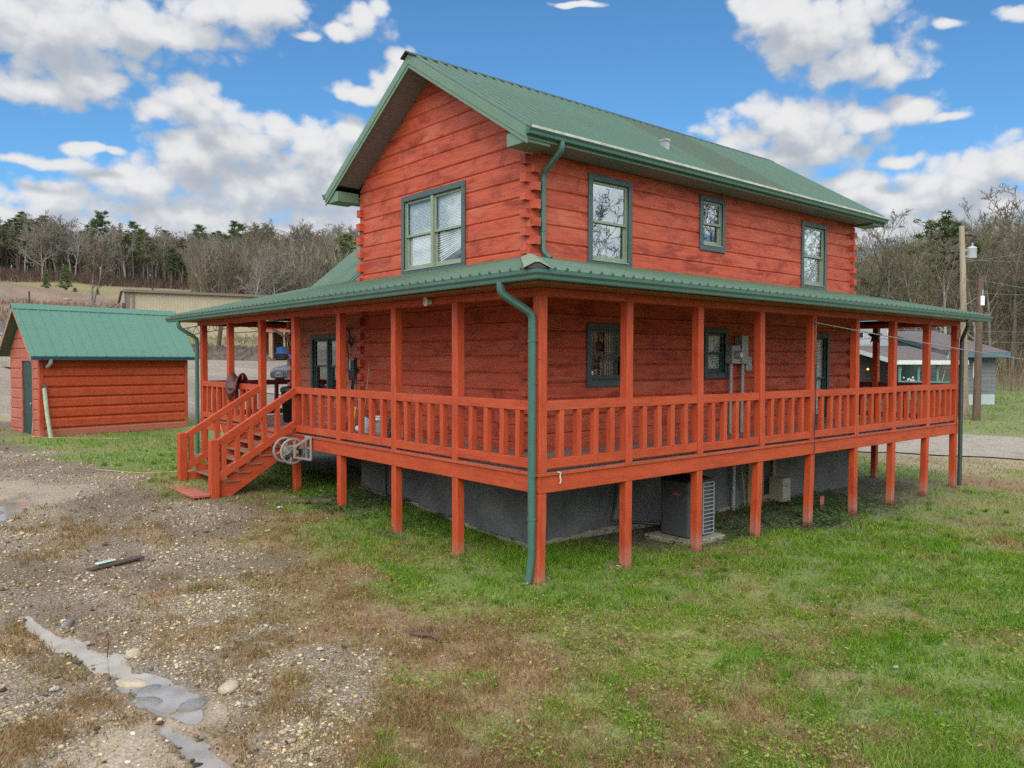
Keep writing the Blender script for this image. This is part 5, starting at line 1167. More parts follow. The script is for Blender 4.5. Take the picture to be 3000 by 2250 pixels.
for k in range(78):
    b = -40+23*(k+rt_.random())/78; d = rt_.uniform(196, 232); x, y = at(b, d); plant(PINES[rt_.randrange(4)], 'pine_tree', x, y, rt_.uniform(.85, 1.15)*(1.12 if k % 7 == 0 else 1), rt_.uniform(0, 6.28), 'tall dark pine rising among the bare trees of the left ridge', 'tree', 'pines on the left ridge', 1.15)
LR = 'bare tree with fine twigs in the woods behind the grey neighbour house'
for k in range(88):
    b = 17+24*(k+rt_.random())/88; d = rt_.uniform(64, 78) if k % 3 == 0 else rt_.uniform(78, 150); x, y = at(b, d)
    plant(NEAR[rt_.randrange(6)], 'bare_tree', x, y, rt_.uniform(.62, 1.0)*(1.0 if d < 100 else .9), rt_.uniform(0, 6.28), LR, 'tree', 'bare trees behind the neighbour house', rt_.uniform(.9, 1.25))
for k in range(22):
    b = 17+22*(k+rt_.random())/22; d = rt_.uniform(80, 125); x, y = at(b, d); plant(PINES[rt_.randrange(4)], 'pine_tree', x, y, rt_.uniform(.55, .75), rt_.uniform(0, 6.28), 'green pine half hidden in the bare woods on the right hillside', 'tree', 'pines on the right hillside', 1.3)
x, y = 62.95, 19.4; plant(BIGPINE, 'pine_tree', x, y, (13.2-gz(x, y))/12, 1., 'tall flat topped pine left of the utility pole with the transformer', 'tree', None, 1.05)
def spot(meshes, nm, x, y, h, h0, label, cat='tree', rot=0., sx=1.): plant(meshes, nm, x, y, h/h0, rot, label, cat, None, sx)
for (b, d, h, sx, lab) in ((21.5, 64, 11.2, .9, 'tall bare tree close to the right end of the log house'), (24.2, 70, 13.2, 1., 'tall dark bare tree standing left of the flat topped pine'), (29.6, 72, 13.6, .9, 'slender bare tree behind and right of the transformer pole'), (32.3, 70, 14.2, 1., 'tall bare tree at the right edge of the view')):
    x, y = at(b, d); me = tree_meshes('bare_tall', gen_bare(int(400+b*7), 12, .36, 12, .22, .016, 4, .04, False, .9), 'bark_dark' if b < 25 else 'bark', 'twig'); spot(me, 'bare_tree', x, y, h, 12, lab, sx=sx)
# trees one can tell apart
spot(CEDAR[0], 'cedar_tree', 20.61, 149.41, 2.7, 4, 'small dark green cedar standing alone in the tan field')
spot(CEDAR[1], 'cedar_tree', 22.01, 141.53, 4.1, 4, 'taller yellow green cedar with bare lower trunk in the tan field')
spot(CEDAR[0], 'bush', 22.38, 136.36, .7, 4, 'low green bush just right of the taller cedar', 'bush', sx=2.2)
spot(CEDAR[1], 'bush', 24.43, 130.8, .9, 4, 'round green bush near the corner of the beige warehouse', 'bush', sx=1.5)
spot(tree_meshes('twin_tree', gen_bare(501, 12, .42, 9, .32, .03, 4, .02, True), 'bark', 'twig'), 'bare_tree', 19.21, 110.45, 9.6, 12, 'bare twin trunked tree standing on the weedy bank left of the warehouse')
def crooked():
    S = gen_bare(503, 12, .26, 9, .42, .035, 3, .03); return S
spot(tree_meshes('crooked_tree', crooked(), 'bark_dark', 'twig'), 'bare_tree', 37.23, 146.61, 12.5, 12, 'dark crooked bare tree rising behind the warehouse roof')
x, y = at(-33.2+2.6, 181); spot(tree_meshes('pale_tree', gen_bare(504, 12, .5, 11, .25, .04, 4), 'bark_pale', 'twig_pale'), 'bare_tree', x, y, 11., 12, 'pale grey spreading tree at the wood edge above the two cedars')
x, y = at(-27.4, 180); spot(tree_meshes('pale_tree', gen_bare(505, 12, .42, 12, .22, .04, 4), 'bark_pale', 'twig_pale'), 'bare_tree', x, y, 13., 12, 'tall pale grey tree at the wood edge behind the twin trunked tree')
spot(PINES[2], 'pine_tree', *at(-34.2, 172), 9, 12, 'bushy green pine at the left edge of the view above the field', sx=1.3)
spot(PINES[1], 'pine_tree', *at(-24.6, 184), 9.5, 12, 'broad dark green pine at the middle of the far wood edge', sx=1.5)
spot(PINES[0], 'pine_tree', *at(-23.2, 182), 8.5, 12, 'dark green pine right of the broad pine at the wood edge', sx=1.5)
spot(MIDPINE, 'pine_tree', 42.06, 123.45, 22.2-gz(42.06, 123.45), 12, 'lone pine with flat open tiers among the bare trees over the warehouse', sx=1.05)
spot(CEDAR[1], 'pine_tree', 56.5, 109., 21.8-gz(56.5, 109.), 4, 'soft light green conical pine beside the upper log wall of the house', sx=1.0)
spot(PINES[3], 'pine_tree', *at(-14.4, 172), 11.5, 12, 'dark pine crown showing on the skyline right of the lone tiered pine', sx=1.1)
# reflected trees standing on the far side of the drive, behind the camera
for k, (x, y) in enumerate(((9, -21), (16, -24), (22, -19), (3, -25), (28, -27), (38, -15), (33, -11.5), (45, -19), (27, -13.5), (52, -17), (-24, -2), (-27, 12))):
    plant(NEAR[k % 6], 'bare_tree', x, y, 1.0, k*1.3, 'bare tree standing across the drive, facing the windows', 'tree', 'bare trees across the drive')

# brush, saplings and weeds that nobody could count
def sticks(name, x, y, h, w, tint, lean, mat): return blades(x, y, h, w, tint, lean, mat, name)
n = 15000; b = rng.uniform(-42, -9, n); d = rng.uniform(178, 200, n); d = np.where(b > -20, rng.uniform(106, 175, n), d); a = np.radians(YAW-b); x, y = CAMX+d*np.cos(a), CAMY+d*np.sin(a)
pal = np.array([(.20,.115,.085), (.27,.17,.12), (.15,.10,.08), (.30,.22,.16)]); sticks('undergrowth', x, y, rng.uniform(.5, 2.3, n), .10+0*x, pal[rng.integers(0, 4, n)]*.62, rng.uniform(0, .8, n), M['grass'])
n = 12000; b = rng.uniform(14, 44, n); d = rng.uniform(60, 120, n); a = np.radians(YAW-b); x, y = CAMX+d*np.cos(a), CAMY+d*np.sin(a)
pal = np.array([(.25,.20,.13), (.30,.25,.15), (.22,.15,.10), (.24,.24,.11)]); sticks('undergrowth', x, y, rng.uniform(.6, 3.4, n), .05+0*x, pal[rng.integers(0, 4, n)], rng.uniform(0, .6, n), M['grass'])
n = 24000; b = rng.uniform(-46, -12, n); d = rng.uniform(76, 124, n); a = np.radians(YAW-b); x, y = CAMX+d*np.cos(a), CAMY+d*np.sin(a); k = rng.random(n) < np.clip((fbm(x, y, 7, 191, 3)-.3)*3, .1, 1)*np.where(b > -23, .35, 1.); x, y = x[k], y[k]; n = len(x)
pal = np.array([(.25,.145,.10), (.32,.21,.14), (.20,.12,.09), (.36,.27,.18)]); sticks('weeds', x, y, rng.uniform(.2, .8, n), .10+0*x, pal[rng.integers(0, 4, n)], rng.uniform(.2, 1.2, n), M['grass'])
def woods(name, b0, b1, d0, d1, n, hh, cols, w):
    """the mass of stems and twigs farther back that reads as one grey-brown wood"""
    b = rng.uniform(b0, b1, n); d = rng.uniform(d0, d1, n); a = np.radians(YAW-b); x, y = CAMX+d*np.cos(a), CAMY+d*np.sin(a); z = surf(x, y); h = hh*rng.uniform(.7, 1.1, n); V = []; TT = []
    pal = np.array(cols)[rng.integers(0, len(cols), n)]
    for j in range(26):
        t0 = np.zeros(n) if j == 0 else rng.uniform(.25, .85, n); L = h if j == 0 else h*rng.uniform(.14, .36, n); az = rng.uniform(0, 6.28, n); e = np.full(n, 1.5) if j == 0 else rng.uniform(.5, 1.35, n)
        px = x+(0 if j == 0 else rng.normal(0, .12, n)*h*t0); py = y+(0 if j == 0 else rng.normal(0, .12, n)*h*t0); pz = z+h*t0
        qx, qy, qz = px+np.cos(az)*np.cos(e)*L, py+np.sin(az)*np.cos(e)*L, pz+np.sin(e)*L; ww = (w*2.6 if j == 0 else w)
        nx, ny = -np.sin(a), np.cos(a); V.append(np.stack([np.stack([px-nx*ww, py-ny*ww, pz], 1), np.stack([px+nx*ww, py+ny*ww, pz], 1), np.stack([qx, qy, qz], 1)], 1)); TT.append(pal)
    V = np.concatenate(V).reshape(-1, 3); TT = np.repeat(np.concatenate(TT), 3, 0)
    o = link(name, raw_mesh(name, V, np.arange(len(V)).reshape(-1, 3), M['grass'], False, {'tint': ('FLOAT_COLOR', np.concatenate([TT, np.ones((len(TT), 1))], 1))})); tag(o, kind='stuff')
WC = [(.21,.175,.13), (.18,.145,.11), (.24,.21,.155), (.15,.135,.08)]
woods('woods', -43, -19, 195, 245, 900, 11.5, WC, .075); woods('woods', -22, -7, 118, 225, 900, 10., WC, .06)
woods('woods', 14, 45, 85, 190, 1100, 10., [(.22,.195,.115), (.18,.15,.095), (.24,.22,.14), (.14,.15,.065)], .045)
# ================================================================== things around the house
def one(o, label, cat, group=None): return tag(o, label, cat, group)
M['rubber'] = plain('tyre_rubber', (.018,.018,.019), .8); M['rust'] = plain('rusty_steel', (.10,.065,.05), .8, .3, .3, 5., .2, (.2,.09,.04), .5); M['tarp'] = plain('blue_tarp', (.04,.19,.55), .5, 0, .25, 4., .3)
M['pole_pale'] = wood('pale_pole_wood', 'z', (.40,.32,.22), (.22,.16,.10), (.5,.42,.32), blotch=.6); M['pole_dark'] = wood('dark_pole_wood', 'z', (.155,.10,.07), (.07,.045,.03), (.22,.15,.11), blotch=.6)
M['tan_panel'] = None
def panel_mat(name, base, axis, pitch, dark=.82):
    m, nt, b, out = new_mat(name); co = nt.coords(); s = nt.node('ShaderNodeSeparateXYZ', {0: co}); u = nt.math('MULTIPLY', s.outputs[axis], 1/pitch); f = nt.math('FRACT', u)
    g = nt.ramp(nt.math('ABSOLUTE', nt.math('SUBTRACT', f, .5)), .38, .48); n = nt.noise(co, .5, 5, .6); c = nt.mix(nt.ramp(n, .3, .7), base, tuple(x*.85 for x in base)); c = nt.mix(g, c, tuple(x*dark for x in base))
    nt.put(b.inputs['Base Color'], c); b.inputs['Roughness'].default_value = .55; nt.put(b.inputs['Normal'], nt.bump(g, .4, .02)); return m

# ---------------------------------------------------------------- red garden shed
SA = Vector((-2.53, 18.97, 0)); ang = R(10.3); su = Vector((math.cos(ang), math.sin(ang), 0)); sv2 = Vector((-su.y, su.x, 0)); SLn, SDp, SG, SH = 4.55, 2.3, -.84, 2.60
SHED = thing('garden_shed', (SA.x, SA.y, SG), 'small red board shed with steep green metal roof on the lawn', 'shed')
def S_(u, v, z): return SA+su*u+sv2*v+Vector((0, 0, z))
def sbox(mb, u0, u1, v0, v1, z0, z1): return mb.hexa([S_(u0,v0,z0), S_(u1,v0,z0), S_(u1,v1,z0), S_(u0,v1,z0), S_(u0,v0,z1), S_(u1,v0,z1), S_(u1,v1,z1), S_(u0,v1,z1)])
SZT = SG+SH; SRZ = 3.02; rise = (SRZ-SZT)/(SDp/2)
mb = MB(); log_wall(mb, lambda u, o, z: S_(u, -o, z), .10, SLn-.10, SG-.25, SG-.04, SZT, ch=.305, seed=21, joint=0, groove=.05, th=.09); mb.build('board_wall', M['shed_x'], SHED)
gt = lambda zz: (.0+max(0, (zz-SZT)/rise), SDp-max(0, (zz-SZT)/rise))
DOOR = (.55, 1.33, SG-.05, SG+2.28)
mb = MB(); log_wall(mb, lambda v, o, z: S_(-o, v, z), 0.1, SDp, SG-.15, SG-.10, SRZ-.06, [DOOR], gt, ch=.305, seed=22, joint=0, groove=.03, th=.09); mb.build('board_wall', M['shed_pink'], SHED)
mb = MB(); log_wall(mb, lambda v, o, z: S_(SLn+o, v, z), 0.1, SDp, SG-.2, SG-.10, SRZ-.06, [], gt, ch=.305, seed=23, joint=0, groove=.03, th=.09); mb.build('board_wall', M['shed_x'], SHED)
mb = MB(); sbox(mb, .1, SLn-.1, SDp-.06, SDp, SG-.2, SZT); mb.build('back_wall', M['shed_x'], SHED)
for u0 in (-.012, SLn-.10): mb = MB(); sbox(mb, u0, u0+.112, -.014, .10, SG-.25, SZT); mb.build('corner_board', M['shed_x'], SHED, bevel=.005)
mb = MB(); sbox(mb, -.01, .04, DOOR[0]-.07, DOOR[0], SG, DOOR[3]); sbox(mb, -.01, .04, DOOR[1], DOOR[1]+.07, SG, DOOR[3]); sbox(mb, -.01, .04, DOOR[0]-.07, DOOR[1]+.07, DOOR[3], DOOR[3]+.08); fr = mb.build('door_frame', M['shed_pink'], SHED)
M['door_green'] = plain('dark_green_door', (.018,.05,.04), .5, 0, .2, 6., .1, (.06,.06,.05), .3)
mb = MB(); sbox(mb, .03, .07, DOOR[0], DOOR[1], SG+.02, DOOR[3]); dr_ = mb.build('door', M['door_green'], SHED); MB().ball(S_(-.01, .66, SG+1.0), .03, 8).build('handle', M['grey_metal'], dr_)
mb = MB(); ov, og = .26, .32; e0 = S_(-og, -ov, SZT-ov*rise+.10); e1 = S_(SLn+og*.6, -ov, SZT-ov*rise+.10); sl = math.hypot(SDp/2+ov, (SDp/2+ov)*rise)
ribbed(mb, e0, e1, (sv2*(1)+Vector((0,0,rise))), lambda s: (0, sl), .29, rib=.02, w0=.022, w1=.008, minor=False)
e0 = S_(-og, SDp+ov, SZT-ov*rise+.10); e1 = S_(SLn+og*.6, SDp+ov, SZT-ov*rise+.10); ribbed(mb, e0, e1, (-sv2+Vector((0,0,rise))), lambda s: (0, sl-.005), .29, rib=.02, w0=.022, w1=.008, minor=False)
srf = mb.build('roof', M['shed_roof'], SHED)
mb = MB(); rz = SRZ+.13; 
for q in (-1, 1): mb.loft([[S_(u, SDp/2, rz+.015), S_(u, SDp/2+q*.14, rz-.14*rise+.012), S_(u, SDp/2+q*.14, rz-.14*rise-.008), S_(u, SDp/2, rz-.02)] for u in (-og-.02, SLn+og*.6+.02)], smooth=False)
mb.build('ridge_cap', M['shed_roof'], srf)
mb = MB()
for (va, vb) in ((-ov, SDp/2), (SDp/2, SDp+ov)):
    za = SZT+.085+(min(va, SDp-va))*rise if va < SDp/2 else rz-.04; zb2 = rz-.04 if va < SDp/2 else SZT+.085-ov*rise
    for u in (-og+.005, SLn+og*.6-.03): a, b_ = S_(u, va, za), S_(u, vb, zb2); mb.prism([a, b_, b_-Vector((0,0,.16)), a-Vector((0,0,.16))], su*.024)
mb.build('rake_board', M['raw_wood'], SHED)
mb = MB(); gz0 = SZT-ov*rise+.01; mb.loft([[S_(u, -ov-.002-o*1., gz0-.02+z*.95) for o, z in GP] for u in (-og+.0, SLn+og*.6)], smooth=False); mb.build('gutter', plain('blue_green_gutter', (.05,.115,.15), .35, .1, .1, 3., .03), SHED)
mb = MB(); mb.tube([S_(.20, -ov-.04, gz0+.01), S_(.20, -ov-.04, gz0-.10), S_(.18, -.10, gz0-.22)], .055, 8); mb.build('gutter_outlet', M['grey_metal'], SHED)
o = MB().tube([S_(.085, -.10, SG+1.48), S_(.13, -.15, SG+.7), S_(.20, -.22, gz(*S_(.2, -.22, 0)[:2])-.02)], .075, 4, flat=(1, .45)).build('loose_downspout', plain('weathered_cream_metal', (.45,.48,.33), .6, .1, .2, 3., .1, (.2,.25,.14), .6), None, 0, S_(.3,-.15,SG)); one(o, 'pale weathered downspout length leaning on the shed corner', 'downspout')
MB().tube([S_(.08, -.04, SG+1.56), S_(.13, -.085, SG+1.50), S_(.13, -.09, SG+1.46)], .07, 6, flat=(1,.6)).build('elbow', M['rust'], o)
mb = MB(); P0 = [S_(-.04, .42, SG+.6), S_(-.08, .40, SG+.2), S_(-.12, .30, gz(*S_(-.12,.3,0)[:2])+.02), S_(.05, -.3, gz(*S_(.05,-.3,0)[:2])+.03), S_(.6, -.8, gz(*S_(.6,-.8,0)[:2])+.03), S_(1.6, -1.5, gz(*S_(1.6,-1.5,0)[:2])+.03)]
M['cord'] = plain('yellow_cord', (.62,.47,.14), .5)
one(MB().tube(P0, .006, 5).build('extension_cord', M['cord'], None, 0, S_(0,0,SG)), 'yellow extension cord trailing from the shed door across grass', 'cord')
P1 = [(-.02, 11.6, .16), (-.06, 11.4, .03), (-.10, 11.0, -.3), (-.25, 10.4, -.75), (-.6, 9.9, gz(-.6,9.9)+.03), (-1.3, 10.3, gz(-1.3,10.3)+.03), (-2.0, 10.6, gz(-2,10.6)+.03), (-2.7, 11.6, gz(-2.7,11.6)+.03)]
one(MB().tube(P1, .006, 5).build('extension_cord', M['cord'], None, 0, P1[4]), 'yellow cord hanging from the porch rail behind the stairs', 'cord')

# ---------------------------------------------------------------- hose reel on the rim joist
HR = thing('hose_reel', (-.22, 6.9, -.5), 'taupe plastic hose reel mounted on the deck edge beside the stairs', 'hose reel')
yc, zc, xc = 6.93, -.29, -.30
def wheel(y):
    mb = MB(); mb.torus((xc, y, zc), .235, .027, (0,1,0), 28, 8); mb.lathe((xc, y-.02, zc), [(.0,0),(.065,0),(.065,.04),(0,.04)], 14, (0,1,0))
    for k in range(6): a = k*math.pi/3+.3; mb.bar((xc+.05*math.cos(a), y, zc+.05*math.sin(a)), (xc+.225*math.cos(a), y, zc+.225*math.sin(a)), .018, .062, (0,1,0))
    return mb
wheel(7.14).build('reel_disc', M['beige_plastic'], HR); wheel(6.80).build('reel_disc', M['beige_plastic'], HR)
MB().lathe((xc, 6.81, zc), [(.10,0),(.10,.32)], 16, (0,1,0)).build('drum', M['beige_plastic'], HR)
mb = MB(); yA = 6.52
mb.bar((-.055, yA, .0), (-.055, yA, -.46), .05, .035, (1,0,0)); mb.bar((-.055, 6.72, -.03), (-.055, 6.72, -.46), .05, .035, (1,0,0)); mb.bar((-.055, yA, -.02), (-.055, 6.75, -.02), .05, .05); mb.bar((-.055, yA, -.45), (-.055, 6.75, -.45), .05, .05)
mb.bar((-.06, 6.55, -.01), (xc-.04, 6.62, zc+.10), .04, .045); mb.bar((-.06, 6.55, -.45), (xc-.04, 6.62, zc-.10), .04, .045); mb.bar((xc-.04, 6.62, zc+.11), (xc-.04, 6.62, zc-.12), .045, .045, (1,0,0)); mb.bar((xc-.04, 6.62, zc+.10), (xc+.02, 6.98, zc+.10), .04, .03); mb.bar((xc, 6.6, zc), (xc, 6.82, zc), .06, .06)
mb.bar((-.06, 6.55, -.23), (-.06, 6.73, -.23), .03, .03)
mb.build('bracket', M['beige_plastic'], HR, bevel=.006)
mb = MB(); mb.tube([(xc+.04+.12*math.cos(t), 6.72+.01*math.sin(t*3), zc-.03+.08*math.sin(t)) for t in np.linspace(0, 9, 30)], .014, 6); mb.build('hose', M['black'], HR)

# ---------------------------------------------------------------- air conditioner, utility box, meter
ac = Vector((4.25, .85, gz(4.25, .85))); AC = thing('air_conditioner', ac, 'dark grey round cornered air conditioner unit on a pad under the porch', 'air conditioner')
def rr_ring(hw, r, z, n=5):
    p = []
    for cx, cy, a0 in ((hw-r, hw-r, 0), (-hw+r, hw-r, 90), (-hw+r, -hw+r, 180), (hw-r, -hw+r, 270)):
        for k in range(n+1): t = R(a0+90*k/n); p.append(Vector((ac.x+cx+r*math.cos(t), ac.y+cy+r*math.sin(t), z)))
    return p
z0 = ac.z+.10; MB().loft([rr_ring(.33, .09, z0), rr_ring(.33, .09, z0+.92)]).build('cabinet', M['ac'], AC)
MB().loft([rr_ring(.345, .10, z0+.925), rr_ring(.345, .10, z0+.955), rr_ring(.30, .10, z0+.985)]).build('top_cap', M['black'], AC)
mb = MB(); xg0, xg1, yg = ac.x+.02, ac.x+.345, ac.y-.345
mb.box(xg0, xg0+.02, yg, yg+.012, z0+.02, z0+.90); mb.box(xg1-.02, xg1, yg, yg+.012, z0+.02, z0+.90)
for k in range(14): zz = z0+.02+.88*k/13.; mb.box(xg0+.02, xg1-.02, yg, yg+.011, zz-.007, zz+.009)
mb.build('grille', M['ac_grille'], AC)
mb = MB(); xg = ac.x-.345
mb.box(xg-.002, xg+.02, ac.y-.10, ac.y+.02, z0+.70, z0+.735); mb.build('badge', plain('dull_red_badge', (.35,.10,.07), .5), AC)
mb = MB(); mb.box(ac.x-.55, ac.x+.5, ac.y-.48, ac.y+.48, ac.z-.1, ac.z+.075); one(mb.build('concrete_pad', M['footing'], None, .015, ac), 'pale concrete pad under the air conditioner unit', 'pad')
one(MB().tube([(3.55, 1.86, -.3), (3.56, 1.85, -.75), (3.45, 1.80, -1.1), (3.3, 1.75, -1.32), (3.55, 1.6, -1.36), (3.95, 1.2, -1.38)], .028, 7).build('refrigerant_line', M['black'], None, 0, (3.5, 1.8, -1.3)), 'black insulated pipe running from the wall to the air conditioner', 'pipe')
one(MB().tube([(1.50, 6.35, -.25), (1.49, 6.3, -.9), (1.42, 6.15, gz(1.4,6.1)+.03), (1.2, 6.0, gz(1.2,6)+.02), (1.3, 5.7, gz(1.3,5.7)+.14), (1.35, 5.5, gz(1.35,5.5)+.02)], .018, 6).build('drain_hose', M['black'], None, 0, (1.45, 6.2, -1.2)), 'black drain hose hanging on the foundation below the gable porch', 'hose')
ub = thing('utility_box', (8.75, 1.6, -1.55), 'beige metal utility box on the foundation wall under the porch', 'box')
MB().box(8.60, 8.90, 1.56, 1.918, -1.60, -1.07).build('cabinet', M['beige_metal'], ub, bevel=.012)
mb = MB(); mb.box(8.70, 8.78, 1.555, 1.5605, -1.20, -1.19); mb.box(8.69, 8.77, 1.555, 1.5605, -1.26, -1.245); mb.box(8.64, 8.84, 1.555, 1.5605, -1.52, -1.51); mb.build('door_seam', M['black'], ub)
MB().tube([(8.93, 1.6, -1.25), (8.93, 1.6, -1.66)], .012, 6).build('pipe', M['grey_metal'], ub)
EM = thing('electric_meter', (7.2, 1.85, 1.4), 'grey electric meter and breaker boxes on the red log wall', 'meter')
MB().box(6.915, 7.20, 1.735, 1.925, 1.43, 1.81).build('meter_box', M['grey_metal'], EM, bevel=.01)
m = MB().lathe((7.05, 1.735, 1.62), [(.085,0),(.085,.05),(.072,.06),(.072,.11),(.06,.125),(0,.125)], 20, (0,-1,0)).build('meter_socket', M['grey_metal'], EM)
MB().lathe((7.05, 1.612, 1.62), [(.06,0),(.055,.012),(0,.014)], 20, (0,-1,0)).build('dial', M['white_plastic'], m)
MB().box(7.255, 7.48, 1.735, 1.925, 1.43, 2.02).build('breaker_box', M['grey_metal'], EM, bevel=.01); MB().box(7.50, 7.70, 1.79, 1.925, 1.29, 1.58).build('junction_box', M['grey_metal'], EM, bevel=.008)
for x in (6.99, 7.40): MB().tube([(x, 1.83, 1.43), (x, 1.83, -.02)], .042, 10).build('conduit', M['grey_metal'], EM)
one(MB().tube([(7.14, 1.84, -.05), (7.14, 1.84, -1.72)], .045, 10).build('conduit', M['grey_metal'], None, 0, (7.14, 1.84, -1.7)), 'thick grey conduit down the foundation wall under the porch', 'pipe')
one(MB().tube([(7.48, 1.86, -.1), (7.47, 1.86, -.8), (7.53, 1.84, -1.3), (7.56, 1.82, -1.70)], .016, 6).build('thin_pipe', M['footing'], None, 0, (7.5, 1.86, -1.7)), 'thin pale pipe beside the crawl space hatch', 'pipe')
MB()
fl = thing('flood_light', (-.06, 2.54, 2.36), 'round white security light on the porch beam over the gable side', 'lamp')
MB().lathe((-.012, 2.50, 2.40), [(.045,0),(.05,.03),(.03,.05),(.03,.07)], 14, (-1,0,0)).build('mount', M['white_plastic'], fl); MB().torus((-.10, 2.50, 2.40), .052, .028, (-1,.35,0), 20, 8).build('ring', M['white_plastic'], fl); MB().lathe((-.07, 2.50, 2.40), [(0,0),(.04,0),(.034,.05),(0,.055)], 12, (-1,.3,0)).build('lens', M['grey_metal'], fl)

# ---------------------------------------------------------------- things left on the porch
def on_floor(n, x, y, lab, cat): return thing(n, (x, y, 0), lab, cat)
b_ = on_floor('bucket', 1.17, 6.0, 'white plastic bucket standing on the gable side porch', 'bucket')
MB().lathe((1.17, 6.0, .002), [(.0,0),(.125,0),(.14,.30),(.148,.30),(.148,.33),(.142,.33),(.142,.36),(.15,.36),(.15,.385),(.0,.385)], 22).build('body', M['white_plastic'], b_); MB().torus((1.17, 6.0, .33), .152, .006, (.3,0,1), 24, 6).build('handle', M['grey_metal'], b_)
mb = MB(); mb.loft([[(1.17+math.cos(t)*.1435, 6.0+math.sin(t)*.1435, z) for z in (.06,.26)] for t in np.linspace(R(200), R(255), 8)], cap=False, closed=False); mb.build('label', M['grey_metal'], b_)
def jug(x, y, h, lab, rot=0, tint='white_plastic'):
    t_ = on_floor('jug', x, y, lab, 'jug'); s = h/.30
    MB().lathe((x, y, .002), [(0,0),(.07*s,0),(.075*s,.02*s),(.075*s,.17*s),(.06*s,.22*s),(.026*s,.26*s),(.024*s,.285*s)], 16).build('body', M[tint], t_); MB().lathe((x, y, .283*s), [(.028*s,0),(.028*s,.03*s),(0,.03*s)], 12).build('cap', M['casing'], t_)
    c, sn = math.cos(rot), math.sin(rot); MB().tube([(x+.03*s*c, y+.03*s*sn, .255*s), (x+.09*s*c, y+.09*s*sn, .25*s), (x+.10*s*c, y+.10*s*sn, .17*s), (x+.07*s*c, y+.07*s*sn, .12*s)], .012*s, 6).build('handle', M[tint], t_)
M['milky'] = plain('milky_plastic', (.55,.62,.70), .35, 0, .08, 8., 0)
jug(1.12, 6.46, .36, 'milky plastic jug with handle left of the white bucket', -1.5, 'milky'); jug(1.0, 5.05, .40, 'tall white jug behind the balusters right of the bucket', 1.2)
bm_ = on_floor('broom', 1.38, 6.8, 'broom with long pale handle leaning on the log wall', 'broom'); MB().tube([(1.20, 6.72, .12), (1.40, 6.78, 1.40)], .013, 7).build('handle', M['footing'], bm_)
mb = MB(); mb.loft([[(1.13, 6.62, .0), (1.25, 6.60, .0), (1.25, 6.82, .0), (1.13, 6.84, .0)], [(1.18, 6.69, .16), (1.22, 6.69, .16), (1.22, 6.75, .16), (1.18, 6.75, .16)]], smooth=False); mb.build('brush', M['raw_wood'], bm_)
bm_ = on_floor('mop', 1.3, 7.0, 'mop with slanting pinkish handle next to the broom', 'mop'); MB().tube([(1.10, 6.65, .1), (1.42, 7.22, 1.0)], .012, 7).build('handle', M['shed_pink'], bm_); MB().ball((1.08, 6.62, .09), .10, 10, .15, (1,1,.8)).build('head', M['white_plastic'], bm_)
M['yellow'] = plain('yellow_plastic', (.72,.47,.03), .45)
yb = on_floor('wet_floor_sign', 1.35, 7.3, 'yellow folding floor stand behind the balusters near the gable corner', 'stand'); 
mb = MB(); mb.prism([(1.20, 7.25, .02), (1.20, 7.15, .02), (1.30, 7.17, .50), (1.30, 7.26, .50)], (.012,0,0)); mb.build('front_panel', M['yellow'], yb); mb = MB(); mb.prism([(1.42, 7.52, .02), (1.42, 7.44, .02), (1.31, 7.3, .34), (1.31, 7.38, .34)], (.012,0,0)); mb.build('back_panel', M['yellow'], yb)
o = on_floor('boot_pair', 1.2, 5.6, 'black rubber boot standing right of the white bucket', 'boot'); MB().loft([[(1.15+.045*math.cos(t)*k[0]+k[2], 5.52+.045*math.sin(t), k[1]) for t in np.linspace(0, 6.28, 11)[:-1]] for k in ((1.9,.0,-.03),(1.9,.05,-.03),(1.1,.12,0),(1,.2,0),(1.1,.36,0))]).build('shaft', M['black'], o); MB().box(1.03, 1.21, 5.475, 5.565, 0.0, .02).build('sole', M['rubber'], o)
cn = on_floor('trash_can', 1.3, 10.1, 'black plastic trash can beyond the top of the stairs', 'bin'); cx_, cy_ = 1.28, 10.25
MB().lathe((cx_, cy_, .002), [(0,0),(.20,0),(.25,.72),(.27,.72),(.27,.77),(.24,.77)], 22).build('body', M['black'], cn); MB().lathe((cx_, cy_, .775), [(.275,0),(.275,.03),(.22,.07),(.06,.09),(0,.09)], 22).build('lid', M['black'], cn)
# wrought iron bracket, black coat hook board and shovel on the wing wall
ir = thing('wall_ornament', (1.5, 7.72, 1.9), 'dark iron scroll ornament hanging on the wall by the gable corner', 'ornament')
MB().torus((1.45, 7.86, 2.03), .15, .018, (1,0,.0), 24, 6).build('ring', M['black'], ir)
mb = MB(); mb.tube([(1.46, 7.74, 1.85), (1.42, 7.64, 2.0), (1.46, 7.56, 1.92), (1.44, 7.62, 1.78), (1.46, 7.72, 1.83)], .022, 6); mb.build('scroll', M['black'], ir)
mb = MB(); mb.tube([(1.46, 7.86, 1.85), (1.46, 7.80, 1.6), (1.46, 7.78, 1.2)], .014, 6); mb.build('stem', M['black'], ir)
bc_ = on_floor('folded_chair', 1.42, 7.6, 'black folded camp chair leaning on the wall by the gable corner', 'chair')
mb = MB(); mb.box(1.40, 1.46, 7.48, 7.70, 1.05, 1.48); mb.build('seat', M['black'], bc_, bevel=.02)
for y in (7.45, 7.52): MB().bar((1.30, y+.05, .0), (1.47, y, 1.55), .03, .03).build('leg', M['black'], bc_)
mb = MB(); mb.box(1.38, 1.40, 7.56, 7.62, 1.28, 1.5); mb.build('tag', M['grey_metal'], bc_)
sad = thing('saddle', (.03, 10.45, .95), 'dark brown leather saddle hung over the porch rail left of the stairs', 'saddle')
M['leather'] = plain('brown_leather', (.095,.022,.018), .5, 0, .25, 6., .2)
